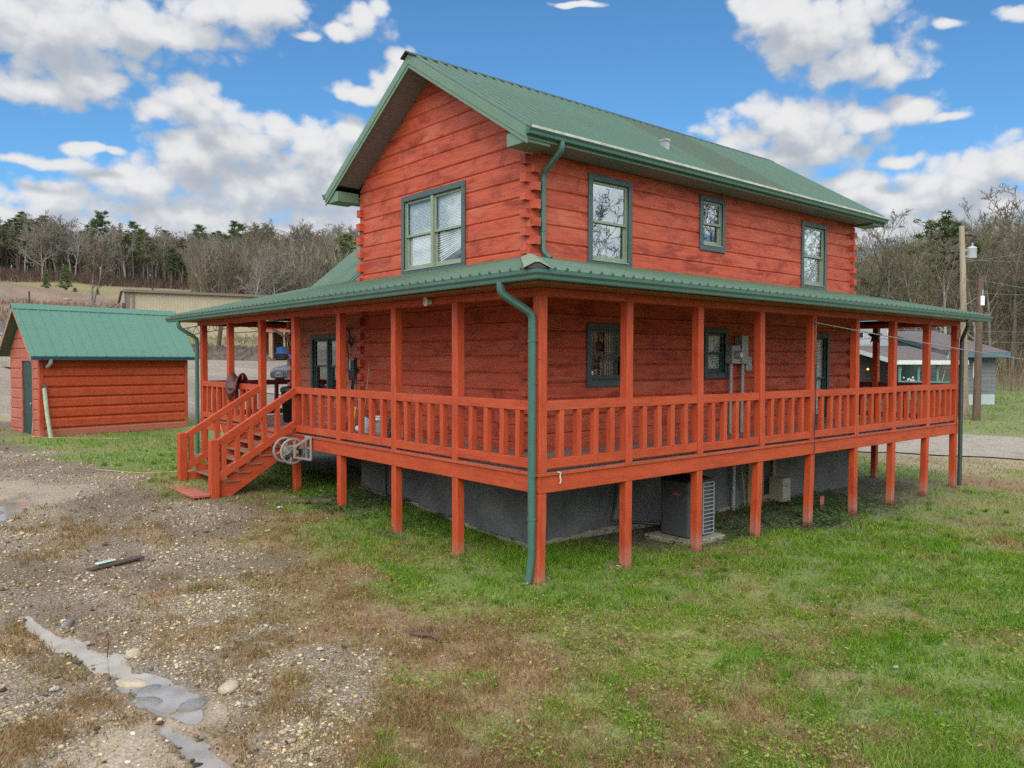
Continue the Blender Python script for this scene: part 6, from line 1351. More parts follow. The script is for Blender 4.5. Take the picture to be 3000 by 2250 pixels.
mb = MB(); n = 11; rings = []
for i in range(9):      # seat draped over the rail along Y
    t = i/8; y = 10.15+.62*t; hgt = .03+.10*abs(t-.42)**1.2*3+(.10 if t < .14 else 0)+(.05 if t > .86 else 0); wdt = .17+.05*math.sin(t*3.1); drop = .10+.17*math.sin(t*2.7+.3)
    top = [(.045+wdt*math.cos(a)*(1 if math.cos(a) > 0 else 1.05), y, .96+hgt*math.sin(a)-(drop*(abs(math.cos(a))**2.2))) for a in np.linspace(math.pi, 0, n)]
    rings.append(top+[(p[0]*.9+.0045, p[1], p[2]-.035) for p in reversed(top)])
mb.loft(rings); mb.build('seat', M['leather'], sad)
for sx in (-.155, .235): MB().loft([[(sx, 10.30, .84), (sx, 10.62, .84), (sx+.018, 10.62, .84), (sx+.018, 10.30, .84)], [(sx*1.05, 10.36, .66), (sx*1.05, 10.58, .66), (sx*1.05+.018, 10.58, .66), (sx*1.05+.018, 10.36, .66)], [(sx*1.02, 10.43, .55), (sx*1.02, 10.50, .55), (sx*1.02+.018, 10.5, .55), (sx*1.02+.018, 10.43, .55)]]).build('flap', M['leather'], sad)
MB().tube([(.045, 10.17, 1.03), (.045, 10.12, 1.10), (.045, 10.16, 1.13)], .03, 8).build('horn', M['leather'], sad)
# black star on the rear post
st_ = []
for k in range(10): a = math.pi/2+k*math.pi/5; r = .22 if k % 2 == 0 else .09; st_.append((13.66, 1.98+r*math.cos(a), 2.14+r*math.sin(a)))
mb = MB(); c0 = (13.62, 1.98, 2.14); c1 = (13.69, 1.98, 2.14); mb.add(st_+[c0, c1], [(k, (k+1) % 10, 10) for k in range(10)]+[((k+1) % 10, k, 11) for k in range(10)]); one(mb.build('star_ornament', M['black'], None, 0, (13.68, 1.98, 2.1)), 'black metal star on the rear porch post at the right end', 'ornament')
one(MB().tube([(6.97, -.016, 2.3), (6.99, -.02, 1.5), (7.02, -.02, .6), (6.98, -.025, .2), (7.0, -.03, -.2), (6.95, -.02, -.26)], .007, 5).build('hanging_wire', M['black'], None, 0, (7, -.02, -.2)), 'thin dark wire hanging down a porch post of the long side', 'wire')
M['ribbon'] = plain('cream_strap', (.62,.55,.42), .7)
mb = MB(); P_ = [(.30, -.028, .0), (.36, -.03, -.01), (.345, -.034, -.06), (.365, -.03, -.12), (.345, -.034, -.16)]; mb.tube(P_, .008, 5, flat=(1.6,.5)); one(mb.build('strap', M['ribbon'], None, 0, (.35, -.03, -.1)), 'cream strap dangling from the deck edge near the front corner', 'strap')
one(MB().box(8.9, 9.05, .86, .88, gz(9, .8), gz(9,.8)+.28).build('brick_marker', M['shed_pink'], None, .005, (9, .87, -1.6)), 'short pinkish board stood on end behind a porch post', 'board')

# ---------------------------------------------------------------- stones and litter on the drive
M['rock_tan'] = plain('tan_rock', (.46,.37,.25), .85, 0, .3, 6., .6, (.3,.23,.15), .5); M['rock_grey'] = plain('wet_grey_rock', (.20,.19,.175), .6, 0, .3, 6., .6)
def rock(x, y, s, sq, mat, lab, rot=0.):
    z = gz(x, y); mb = MB(); mb.ball((0, 0, 0), s, 9, .10, sq); c, sn = math.cos(rot), math.sin(rot); mb.v = [(x+p[0]*c-p[1]*sn, y+p[0]*sn+p[1]*c, z+p[2]+s*sq[2]*.35) for p in mb.v]
    one(mb.build('rock', M[mat], None, 0, (x, y, z)), lab, 'rock')
rock(-5.03, .02, .17, (1.3,.6,.3), 'rock_tan', 'flat tan rock on the left bank of the puddle', -.9); rock(-4.93, -.22, .14, (1,.7,.35), 'rock_grey', 'wet grey rock below the flat tan rock', .4); rock(-5.06, -.47, .16, (1.2,.8,.35), 'rock_grey', 'dark flat rock at the left edge of the puddle', -.5)
rock(-4.74, -.80, .13, (1.1,.7,.5), 'rock_grey', 'grey rock standing in the middle of the puddle', .2); rock(-4.40, -.72, .10, (1.2,.8,.5), 'rock_tan', 'tan rock on the right bank of the puddle', .6); rock(-5.16, 1.95, .07, (1.6,.7,.6), 'rock_grey', 'small dark rock at the upper end of the puddle', .9); rock(-4.84, .62, .07, (1.3,.9,.7), 'rock_tan', 'small rock at the narrow neck of the puddle', .3)
rock(18.04, 119.9, .38, (1.7,1,.7), 'footing', 'pale boulder in the weeds left of the warehouse', .4)
x, y = -4.17, 4.0; z = gz(x, y); one(MB().obox((x, y, z+.03), (.36, .10, .015), (-.02, .06, 0), (0, 0, .014)).build('plank', M['rust'], None, .004, (x, y, z)), 'thin dark plank lying on the gravel with pale litter on it', 'plank')
one(MB().obox((x-.12, y+.03, z+.06), (.13, .05, .0), (-.015, .035, 0), (0, 0, .012)).build('bottle', plain('pale_green_plastic', (.45,.66,.55), .4), None, .01, (x, y, z)), 'flattened pale green plastic bottle on the plank', 'litter')
for (x, y, s, lab) in ((-3.33, -.35, .032, 'white scrap among the gravel right of the puddle'), (.98, -4.21, .03, 'small white scrap lying in the lawn'), (-1.73, 4.64, .04, 'white flattened cup on dirt below the porch'), (-.9, 6.05, .045, 'pale blue scrap under the stairs'), (-5.6, .2, .035, 'white stone like scrap near the left edge of the drive')):
    z = gz(x, y); mb = MB(); mb.ball((x, y, z+.02), s, 7, .25, (1.3,.9,.45)); one(mb.build('litter', M['scrap'] if 'blue' not in lab else M['milky'], None, 0, (x, y, z)), lab, 'litter')
x, y = -.45, 6.35; z = gz(x, y); one(MB().obox((x, y, z+.05), (.55, -.42, .0), (.045, .06, 0), (0, 0, .03)).build('timber', M['pole_dark'], None, .006, (x, y, z)), 'weathered timber lying on the ground under the porch by the stairs', 'timber')
one(MB().tube([(-5.04, .8, gz(-5.04,.8)-.02), (-5.02, .81, gz(-5.04,.8)+.24)], .006, 5).build('twig', M['rust'], None, 0, (-5.04, .8, -1.4)), 'thin upright twig stuck in the puddle', 'twig')
x, y = -2.35, -.55; z = gz(x, y); one(MB().tube([(x, y, z+.02), (x+.12, y-.2, z+.03), (x+.10, y-.42, z+.02)], [.03, .025, .015], 6).build('stick', M['rust'], None, 0, (x, y, z)), 'short dark stick lying in the brown grass', 'stick')

# ---------------------------------------------------------------- parked car (front end shows between the porch posts)
CAR = thing('parked_car', (14.0, 35.4, gz(14, 35.4)), 'dark blue grey car parked on the gravel lot behind the porch', 'car')
hx = Vector((-.93, -.36, 0)).normalized(); hy = Vector((-hx.y, hx.x, 0)); c0 = Vector((11.75, 34.5, gz(12.2, 34.6)))     # c0: middle of the front bumper; hx points where the car faces
M['paint'] = plain('dark_blue_paint', (.03,.042,.06), .3, .0, .06, 2., 0, None, 0, .7); M['chrome'] = plain('car_chrome', (.55,.57,.6), .18, .9, .03, 5., 0); M['car_glass'] = plain('car_glass', (.02,.025,.03), .08, 0, .1, 3., 0, None, 0, .8); M['lamp'] = plain('headlamp_lens', (.62,.66,.60), .12, .1, .05, 8., 0, None, 0, .8)
def C_(l, w_, z): return c0-hx*l+hy*w_+Vector((0, 0, z))
def body_ring(l, hw, zb, zs, zt, tw):   # rounded car section: sill, shoulder, top
    r = [(hw*.92, zb), (hw, zb+.12), (hw, (zb+zs)/2), (hw*.97, zs), (tw, zt-.03), (tw*.8, zt), (0, zt+.015)]
    pts = [(w, z) for w, z in r]+[(-w, z) for w, z in reversed(r[:-1])]; return [C_(l, w, z) for w, z in pts]
mb = MB(); mb.loft([body_ring(*a) for a in ((0,.62,.35,.55,.62,.5), (.06,.76,.26,.62,.74,.62), (.25,.86,.22,.70,.84,.70), (.7,.92,.20,.80,.93,.76), (1.35,.94,.20,.90,1.0,.80), (3.6,.94,.20,.95,1.02,.82), (4.4,.92,.22,.95,1.02,.8), (4.85,.84,.3,.85,.95,.7), (4.95,.7,.4,.7,.8,.6))]); mb.build('body', M['paint'], CAR)
mb = MB(); mb.loft([[C_(l, w, z) for w, z in ((hw, zb), (tw, zt), (0, zt+.03), (-tw, zt), (-hw, zb))] for l, hw, zb, tw, zt in ((1.30,.80,.99,.76,1.0), (2.05,.82,1.0,.62,1.44), (2.6,.84,1.0,.62,1.50), (3.5,.84,1.0,.60,1.46), (4.35,.78,1.0,.62,1.03))], smooth=False); mb.build('cabin', M['car_glass'], CAR)
mb = MB(); mb.loft([[C_(l, w, z) for w, z in ((.63, zt), (.3, zt+.035), (-.3, zt+.035), (-.63, zt), (-.5, zt-.02), (.5, zt-.02))] for l, zt in ((2.02,1.44), (2.6,1.505), (3.5,1.465), (3.75,1.36))]); mb.build('roof', M['paint'], CAR)
for l in (.92, 3.85):
    for q in (-1, 1):
        wh = MB().lathe(C_(l, q*.74, .33), [(.20,0),(.32,.01),(.335,.06),(.335,.15),(.32,.20),(.2,.205)], 22, hy*q).build('wheel', M['rubber'], CAR); MB().lathe(C_(l, q*.90, .33), [(.0,.03),(.06,.03),(.2,.0),(.21,.05)], 16, hy*q).build('rim', M['chrome'], wh)
        MB().torus(C_(l, q*.90, .34), .36, .035, hy, 22, 6).build('wheel_arch', M['black'], CAR)
for q in (-1, 1):
    mb = MB(); mb.loft([[C_(.07+.32*t, q*(.42+.40*t), .56+.08*t), C_(.03+.32*t, q*(.42+.40*t), .60+.07*t), C_(.10+.34*t, q*(.42+.40*t), .735+.06*t)] for t in np.linspace(0, 1, 6)]); mb.build('headlight', M['lamp'], CAR)
mb = MB()
mb.prism([C_(-.005, -.34, .68), C_(-.005, .34, .68), C_(-.025, .24, .34), C_(-.025, -.24, .34)], -hx*.12); g = mb.build('grille', M['black'], CAR)
mb = MB(); [mb.bar(C_(-.035, -.30+.012*k, .64-.055*k), C_(-.035, .30-.012*k, .64-.055*k), .012, .014) for k in range(6)]; mb.bar(C_(-.03, -.35, .69), C_(-.03, .35, .69), .02, .02); mb.bar(C_(-.02, -.25, .335), C_(-.02, .25, .335), .02, .02); mb.bar(C_(-.03, -.35, .69), C_(-.035, -.25, .335), .02, .02); mb.bar(C_(-.03, .35, .69), C_(-.035, .25, .335), .02, .02); mb.build('grille_bars', M['chrome'], g)
mb = MB(); [mb.torus(C_(-.05, (k-1.5)*.075, .55), .045, .007, hx, 16, 6) for k in range(4)]; mb.build('emblem', M['chrome'], g)
for q in (-1, 1): mb = MB(); mb.prism([C_(.0+.02, q*.40, .48), C_(.26, q*.80, .48), C_(.26, q*.80, .38), C_(.0+.02, q*.40, .36)], -hx*.10); mb.build('air_intake', M['black'], CAR); MB().bar(C_(.0, q*.40, .44), C_(.24, q*.80, .44), .02, .02).build('bumper_trim', M['chrome'], CAR)
# ================================================================== farther buildings and the utility poles
FH = Vector((math.cos(R(YAW)), math.sin(R(YAW)), 0)); RH = Vector((FH.y, -FH.x, 0)); CB = Vector((CAMX, CAMY, 0))
def V_(a, f, z): return CB+RH*a+FH*f+Vector((0, 0, z))          # metres right of / ahead of the point below the camera
def vbox(mb, a0, a1, f0, f1, z0, z1): return mb.hexa([V_(a0,f0,z0), V_(a1,f0,z0), V_(a1,f1,z0), V_(a0,f1,z0), V_(a0,f0,z1), V_(a1,f0,z1), V_(a1,f1,z1), V_(a0,f1,z1)])
def vb(name, mat, parent, *a, bevel=0): return vbox(MB(), *a).build(name, M[mat] if isinstance(mat, str) else mat, parent, bevel)

# neighbour's grey house
M['lap_grey'] = None
def lap_mat(name, base, pitch, axis=2):
    m, nt, b, out = new_mat(name); co = nt.coords(); s = nt.node('ShaderNodeSeparateXYZ', {0: nt.vec('ADD', co, (0,0,20))}); wv = nt.math('MULTIPLY', nt.math('SUBTRACT', nt.noise(co, 1.5, 3), .5), .05)
    f = nt.math('FRACT', nt.math('MULTIPLY', nt.math('ADD', s.outputs[axis], wv), 1/pitch)); g = nt.ramp(f, .0, .12, 1., 0.); n = nt.noise(nt.scale(co, (.3,.3,3)), 3., 4); c = nt.mix(nt.ramp(n, .3, .7), base, tuple(x*.75 for x in base)); c = nt.mix(nt.math('MULTIPLY', g, .8), c, tuple(x*.3 for x in base))
    nt.put(b.inputs['Base Color'], c); b.inputs['Roughness'].default_value = .75; nt.put(b.inputs['Normal'], nt.bump(nt.math('SUBTRACT', 1, f), .6, .03)); return m
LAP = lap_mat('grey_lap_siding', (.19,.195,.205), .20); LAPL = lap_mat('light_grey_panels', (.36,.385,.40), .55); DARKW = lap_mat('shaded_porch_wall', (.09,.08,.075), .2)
MAROON = plain('maroon_shingle_roof', (.135,.108,.10), .8, 0, .15, 2., .2); M['teal_trim'] = plain('teal_trim', (.075,.17,.20), .55); M['pale_block'] = plain('pale_blue_block', (.42,.49,.47), .8, 0, .1, 2., .1, (.38,.36,.2), .3); M['teal_post'] = plain('teal_porch_post', (.10,.25,.22), .55); M['white_gutter'] = plain('white_gutter', (.62,.66,.60), .5)
NB = thing('neighbor_house', V_(24, 44, -.95), 'grey lap sided house with maroon roof and teal porch across the lane', 'house')
vb('wall', LAP, NB, 23.95, 26.45, 43.3, 56.5, -.30, 1.86); vb('foundation', 'pale_block', NB, 23.97, 26.43, 43.32, 56.4, -1.6, -.302)
mb = MB(); rr_ = lambda f: 1.93+(f-42.5)*.186
for a0, a1, f0, f1, fn in ((23.35, 26.75, 42.5, 50., rr_), (23.35, 26.75, 50., 57.5, lambda f: rr_(100-f))): mb.hexa([V_(a0,f0,fn(f0)), V_(a1,f0,fn(f0)), V_(a1,f1,fn(f1)), V_(a0,f1,fn(f1)), V_(a0,f0,fn(f0)+.05), V_(a1,f0,fn(f0)+.05), V_(a1,f1,fn(f1)+.05), V_(a0,f1,fn(f1)+.05)])
mb.build('roof', MAROON, NB)
mb = MB(); vbox(mb, 23.36, 26.74, 42.48, 42.52, 1.70, 1.95)
for a in (23.34, 26.72):
    for f0, f1, fn in ((42.5, 50., rr_), (50., 57.5, lambda f: rr_(100-f))): mb.hexa([V_(a,f0,fn(f0)-.2), V_(a+.04,f0,fn(f0)-.2), V_(a+.04,f1,fn(f1)-.2), V_(a,f1,fn(f1)-.2), V_(a,f0,fn(f0)+.02), V_(a+.04,f0,fn(f0)+.02), V_(a+.04,f1,fn(f1)+.02), V_(a,f1,fn(f1)+.02)])
mb.build('fascia', M['teal_trim'], NB)
mb = MB(); mb.prism([V_(23.99, 43.3, 1.8), V_(23.99, 50, 3.2), V_(23.99, 56.5, 1.9)], RH*.1); mb.build('gable', LAP, NB)
for a0, a1, z0, z1 in ((25.18, 25.32, .55, 1.45), (24.10, 24.62, .55, 1.5)):
    w_ = vb('window', 'white_gutter', NB, a0, a1+.08, 43.26, 43.305, z0, z1); vb('pane', 'car_glass', w_, a0+.06, a1+.02, 43.25, 43.27, z0+.06, (z0+z1)/2) ; vb('blind', 'blind', w_, a0+.05, a1+.03, 43.25, 43.268, (z0+z1)/2+.02, z1-.05)
vb('tower_wall', LAPL, NB, 15.8, 21.05, 43.6, 49, 1.9, 4.3); mb = MB(); mb.hexa([V_(15.5,43.2,4.28), V_(21.3,43.2,4.28), V_(21.3,49.4,4.28), V_(15.5,49.4,4.28), V_(15.5,43.2,4.42), V_(21.3,43.2,4.42), V_(21.3,49.4,4.9), V_(15.5,49.4,4.9)]); mb.build('tower_roof', MAROON, NB)
vb('lower_wall', DARKW, NB, 15.8, 23.9, 42.6, 43.4, -1.2, 2.1)
for a0 in (19.02, 20.6): w_ = vb('window', 'white_gutter', NB, a0, a0+.30, 43.55, 43.61, 2.72, 3.10); vb('pane', 'car_glass', w_, a0+.04, a0+.26, 43.54, 43.57, 2.76, 3.06)
mb = MB(); pr = lambda f: 1.50+(f-37.8)*.135
mb.hexa([V_(18.35,37.7,pr(37.7)), V_(21.7,37.7,pr(37.7)), V_(21.7,43.5,pr(43.5)), V_(18.35,43.5,pr(43.5)), V_(18.35,37.7,pr(37.7)+.05), V_(21.7,37.7,pr(37.7)+.05), V_(21.7,43.5,pr(43.5)+.05), V_(18.35,43.5,pr(43.5)+.05)])
mb.hexa([V_(14.6,43.,pr(43.)+.02), V_(18.4,43.,pr(43.)+.02), V_(18.4,43.6,pr(43.5)), V_(14.6,43.6,pr(43.5)), V_(14.6,43.,pr(43.)+.06), V_(18.4,43.,pr(43.)+.06), V_(18.4,43.6,pr(43.5)+.06), V_(14.6,43.6,pr(43.5)+.06)]); mb.build('porch_roof', MAROON, NB)
mb = MB(); vbox(mb, 18.35, 21.7, 37.62, 37.72, 1.33, 1.53); mb.hexa([V_(18.31,37.7,pr(37.7)-.18), V_(18.36,37.7,pr(37.7)-.18), V_(18.36,43.5,pr(43.5)-.18), V_(18.31,43.5,pr(43.5)-.18), V_(18.31,37.7,pr(37.7)+.03), V_(18.36,37.7,pr(37.7)+.03), V_(18.36,43.5,pr(43.5)+.03), V_(18.31,43.5,pr(43.5)+.03)]); mb.build('gutter', M['white_gutter'], NB)
vb('porch_floor', 'casing', NB, 16.2, 21.7, 37.9, 42.6, -.55, -.42); vb('porch_skirt', 'casing', NB, 16.2, 21.7, 38.0, 38.06, -1.6, -.552)
for a in (18.55, 19.45, 20.35, 21.45): vb('porch_post', 'teal_post', NB, a, a+.10, 37.95, 38.05, -.42, 1.36)
rl = vb('railing', 'teal_post', NB, 18.65, 21.5, 37.97, 38.02, .42, .54); mb = MB()
for k in range(26): a = 18.7+k*.105; vbox(mb, a, a+.04, 37.98, 38.01, -.3, .42)
mb.build('balusters', M['teal_post'], rl); vb('bottom_rail', 'teal_post', rl, 18.65, 21.5, 37.97, 38.02, -.36, -.30)
vb('door', 'casing', NB, 20.9, 21.7, 42.54, 42.6, -.42, 1.4); vb('side_panel', 'white_gutter', NB, 17.4, 17.75, 41.0, 41.05, -.42, 1.6); w_ = vb('window', 'white_gutter', NB, 15.9, 16.9, 42.5, 42.6, .1, 1.4); vb('pane', 'car_glass', w_, 16., 16.8, 42.48, 42.51, .2, 1.3)
MB().ball(V_(19.05, 42.4, 1.05), .06, 8).build('lantern', M['lamp_glow'], NB); MB().ball(V_(20.8, 42.4, 1.05), .05, 8).build('lantern', M['lamp_glow'], NB)
ch_ = thing('porch_chair', V_(20.3, 39.2, -.42), 'green ladder back chair on the porch of the grey neighbour house', 'chair')
vb('seat', 'teal_post', ch_, 20.1, 20.55, 39.0, 39.4, .0, .05); mb = MB(); [vbox(mb, 20.1, 20.55, 39.38, 39.42, z, z+.07) for z in (.25, .45, .65, .85)]; vbox(mb, 20.08, 20.13, 39.38, 39.43, 0, 1.0); vbox(mb, 20.52, 20.57, 39.38, 39.43, 0, 1.0); mb.build('backrest', M['teal_post'], ch_)
for a, f in ((20.1,39.02), (20.5,39.02), (20.1,39.36), (20.5,39.36)): vb('leg', 'teal_post', ch_, a, a+.05, f, f+.05, -.42, 0)
fp = thing('flower_pot', V_(19.3, 38.3, -.42), 'white flowers in a pot behind the neighbour porch rail', 'plant'); MB().lathe(V_(19.3, 38.3, -.42), [(0,0),(.12,0),(.17,.55),(0,.55)], 12).build('pot', M['white_gutter'], fp)
mb = MB()
for k in range(26): mb.ball(V_(19.3+random.gauss(0,.14), 38.3+random.gauss(0,.12), .52+random.gauss(0,.10)), .05, 5, .2)
mb.build('blossoms', M['white_plastic'], fp)

# utility poles
PL, PD = V_(21.48, 37.4, 0), V_(21.48, 36.5, 0)
PL = Vector((33.55, 6.90, gz(33.55, 6.9))); PD = Vector((32.85, 6.21, gz(32.85, 6.21)))
UP = thing('utility_pole', PL, 'tall pale utility pole carrying a grey transformer', 'utility pole'); tp = PL+Vector((-.10, .30, 0)); tp.z = 7.86
def pole_rings(a, b, r0, r1, n=10): return [a.lerp(b, t)+Vector((random.uniform(-.012,.012), random.uniform(-.012,.012), 0)) for t in np.linspace(0, 1, n)], list(np.linspace(r0, r1, n))
p, r_ = pole_rings(PL-Vector((0,0,.3)), tp, .165, .115); MB().tube(p, r_, 12).build('pole', M['pole_pale'], UP)
tc = PL+RH*.42+FH*-.05; tc = Vector((tc.x-.08, tc.y+.27, 6.33)); MB().lathe(tc, [(0,0),(.20,0),(.215,.03),(.215,.46),(.225,.47),(.225,.50),(.12,.56),(0,.57)], 20).build('transformer', plain('transformer_grey', (.50,.54,.56), .45), UP)
mb = MB(); mb.lathe(tc+Vector((.06,0,.55)), [(.03,0),(.05,.05),(.03,.08),(.05,.12),(.02,.2)], 10); mb.build('bushing', M['grey_metal'], UP)
mb = MB(); mb.bar(tc+Vector((0,0,.38))-RH*.42, tc+Vector((0,0,.38)), .05, .08); mb.bar(tc+Vector((0,0,.1))-RH*.42, tc+Vector((0,0,.1)), .05, .08); mb.build('bracket', M['grey_metal'], UP)
q = Vector((tp.x, tp.y, 7.45)); mb = MB(); mb.tube([q, q+RH*.35, q+RH*.72+Vector((0,0,-.10))], [.03, .05, .03], 8); mb.build('insulator', M['black'], UP)
UD = thing('utility_pole', PD, 'short dark wooden utility pole with a pale box', 'utility pole'); td = PD+Vector((.05,-.06,0)); td.z = 5.36; p, r_ = pole_rings(PD-Vector((0,0,.3)), td, .175, .12); MB().tube(p, r_, 12).build('pole', M['pole_dark'], UD)
bx = PD-FH*.16+RH*.09; MB().obox((bx.x, bx.y, 4.25), RH*.085, FH*.05, (0,0,.22)).build('meter_box', M['white_plastic'], UD, .02); MB().tube([(bx.x, bx.y, 4.47), (bx.x, bx.y, 4.75)], .03, 8).build('conduit', M['grey_metal'], UD)
sp = Vector((PL.x-.1, PL.y-.5, 0)); sp.z = gz(sp.x, sp.y); o = MB().tube([sp-Vector((0,0,.2)), sp+Vector((0,0,.42))], [.15,.14], 10).build('pole_stub', M['pole_dark'], None, 0, sp); one(o, 'dark cut off post stub between the two utility poles', 'post')
M['wire'] = plain('cable_grey', (.24,.24,.23), .6); M['cable'] = plain('cable_black', (.03,.03,.03), .6)
def wire(a, b, sag, lab, r=.008, mat='wire', n=24):
    a, b = Vector(a), Vector(b); P_ = [a.lerp(b, t)-Vector((0,0,sag*4*t*(1-t))) for t in np.linspace(0, 1, n)]
    return one(MB().tube(P_, r, 5).build('wire', M[mat], None, 0, a), lab, 'wire')
hp = Vector((6.9, -.02, 2.22)); wire(hp, V_(29.5, 30.5, .72), .30, 'service wire sagging from the porch beam out past the lane', .011)
t1 = Vector((33.45, 7.0, 6.15)); wire(t1, V_(40, 22, 9.4), .3, 'pale wire climbing from the transformer pole towards the upper right'); wire(t1+Vector((0,0,.12)), V_(30, 30, 5.55), .25, 'pale wire falling from the transformer pole to the right'); wire((33.4, 7.03, 5.4), (td.x, td.y, 5.25), .12, 'short wire joining the two utility poles')
wire((td.x, td.y, 5.2), V_(30, 29, 3.35), .35, 'wire sagging from the dark pole to the right'); wire((td.x, td.y, 4.95), V_(30, 30, 3.75), .22, 'black cable running right from the dark pole', .02, 'cable')
wire((td.x, td.y, 4.6), V_(33, 38, 4.7), .1, 'thin upper wire right of the dark pole'); wire(V_(16, 45, 3.1), V_(36, 39, 2.4), .25, 'thin wire crossing the woods behind the poles'); wire(V_(16, 45, 3.5), V_(36, 39, 3.0), .2, 'thin wire crossing the woods higher behind the poles')
sc_ = V_(23.9, 33.6, 4.18); one(MB().tube([sc_-RH*.38+Vector((0,0,.10)), sc_-RH*.2+Vector((0,0,.04)), sc_+RH*.1, sc_+RH*.5-Vector((0,0,.07))], [.05,.10,.07,.04], 8).build('cable_splice', M['cable'], None, 0, sc_), 'black bundled splice hanging on the cable near the dark pole', 'cable')
def guy(top, ax, ay, lab, gl, colr='yellow', thick=.035):
    a = Vector((ax, ay, gz(ax, ay))); top = Vector(top); g = thing('guy_wire', a, lab, 'guy wire'); MB().tube([a, top], .012, 5).build('cable', M['wire'], g); d = (top-a).normalized(); MB().tube([a+d*.2, a+d*gl], thick, 8).build('guard', M[colr], g)
M['pale_yellow'] = plain('pale_yellow_guard', (.50,.48,.16), .5)
ga = V_(20.9, 41., 0); guy((33.42, 7.25, 7.3), ga.x, ga.y, 'upper guy wire of the transformer pole with a yellow guard', 2.4); ga = V_(21.05, 39.7, 0); guy((33.46, 7.15, 5.3), ga.x, ga.y, 'lower guy wire of the transformer pole with a yellow guard', 1.9); ga = V_(20.6, 38.6, 0); guy((33.5, 7.1, 4.6), ga.x, ga.y, 'guy wire with a long pale yellow guard near the poles', 3.0, 'pale_yellow', .03)

# beige steel warehouse beyond the lot
WC0, WC1 = V_(-41.25, 84.6, 0), V_(-12, 101.2, 0); wu = (WC1-WC0).normalized(); wv2 = Vector((-wu.y, wu.x, 0)); WL = 62.; WD = 9.; wb, wt = 3.3, 8.75
WH = thing('warehouse', (WC0.x, WC0.y, 3.7), 'long beige ribbed steel warehouse with brown trim beyond the gravel lot', 'warehouse'); TAN = panel_mat('beige_rib_panel', (.43,.36,.235), 0, .3); TAN2 = panel_mat('beige_rib_panel_end', (.43,.37,.26), 1, .3); M['brown_trim'] = plain('brown_trim', (.16,.125,.10), .6)
def W_(u, v, z): return WC0+wu*u+wv2*v+Vector((0,0,z))
def wbox(mb, u0, u1, v0, v1, z0, z1): return mb.hexa([W_(u0,v0,z0), W_(u1,v0,z0), W_(u1,v1,z0), W_(u0,v1,z0), W_(u0,v0,z1), W_(u1,v0,z1), W_(u1,v1,z1), W_(u0,v1,z1)])
wbox(MB(), 0, WL, 0, .1, wb-1, wt).build('side_wall', TAN, WH); wbox(MB(), 0, WL, WD-.1, WD, wb-1, wt).build('side_wall', TAN, WH)
MB().prism([W_(0, .1, wb-1), W_(0, WD-.1, wb-1), W_(0, WD-.1, wt-.75), W_(0, WD*.52, wt+.22), W_(0, .1, wt)], wu*.1).build('end_wall', TAN2, WH); MB().prism([W_(WL-.1, .1, wb-1), W_(WL-.1, WD-.1, wb-1), W_(WL-.1, WD-.1, wt-.6), W_(WL-.1, WD*.5, wt+.2), W_(WL-.1, .1, wt)], wu*.1).build('end_wall', TAN2, WH)
mb = MB(); mb.hexa([W_(-.2,-.25,wt), W_(WL+.2,-.25,wt), W_(WL+.2,WD*.52,wt+.25), W_(-.2,WD*.52,wt+.25), W_(-.2,-.25,wt+.1), W_(WL+.2,-.25,wt+.1), W_(WL+.2,WD*.52,wt+.36), W_(-.2,WD*.52,wt+.36)]); mb.hexa([W_(-.2,WD*.52,wt+.25), W_(WL+.2,WD*.52,wt+.25), W_(WL+.2,WD+.2,wt-.75), W_(-.2,WD+.2,wt-.75), W_(-.2,WD*.52,wt+.36), W_(WL+.2,WD*.52,wt+.36), W_(WL+.2,WD+.2,wt-.64), W_(-.2,WD+.2,wt-.64)]); mb.build('roof', M['brown_trim'], WH)
wbox(MB(), -.2, WL+.2, -.45, -.26, wt-.12, wt+.16).build('gutter', M['brown_trim'], WH); wbox(MB(), .1, .35, -.2, -.02, wb-.5, wt-.12).build('downspout', M['brown_trim'], WH); wbox(MB(), .7, .85, -.2, -.02, wb-.5, wt-.12).build('downspout', M['brown_trim'], WH); wbox(MB(), -.06, .1, -.05, .14, wb-.6, wt-.1).build('corner_trim', M['brown_trim'], WH)
# steel T post and the old lifting boom on the lot
tb = V_(-35.4, 72.3, 0); tb.z = gz(tb.x, tb.y); TPs = thing('steel_post', tb, 'rusty steel post with a cross bar rising behind the shed roof', 'post'); MB().tube([tb, V_(-35.4, 72.3, 6.6)], .16, 8).build('upright', M['rust'], TPs); MB().bar(V_(-37.6, 72.2, 5.82), V_(-34.2, 72.4, 5.75), .10, .12).build('cross_bar', M['rust'], TPs); MB().tube([V_(-37., 72.2, 5.9), V_(-36., 72.2, 6.5), V_(-35.8, 72.3, 6.6), V_(-35.65, 72.3, 6.2)], .04, 6).build('brace', M['rust'], TPs)
bo = V_(-23.6, 63.5, 0); bo.z = gz(bo.x, bo.y); BO = thing('lifting_boom', bo, 'rusty steel lattice boom on a leaning post beyond the gravel lot', 'boom'); MB().tube([bo, V_(-23.3, 63.5, 4.4)], .17, 8).build('mast', M['rust'], BO)
mb = MB(); A0, A1, B0, B1 = V_(-26.2, 63.4, 3.35), V_(-18.8, 63.4, 4.65), V_(-26.2, 63.4, 3.95), V_(-18.8, 63.4, 5.35); mb.bar(A0, A1, .07, .07); mb.bar(B0, B1, .07, .07)
for k in range(12): t = k/12; t2 = (k+.5)/12; t3 = (k+1)/12; mb.bar(A0.lerp(A1, t), B0.lerp(B1, t2), .04, .04); mb.bar(B0.lerp(B1, t2), A0.lerp(A1, t3), .04, .04)
mb.build('lattice', M['rust'], BO)
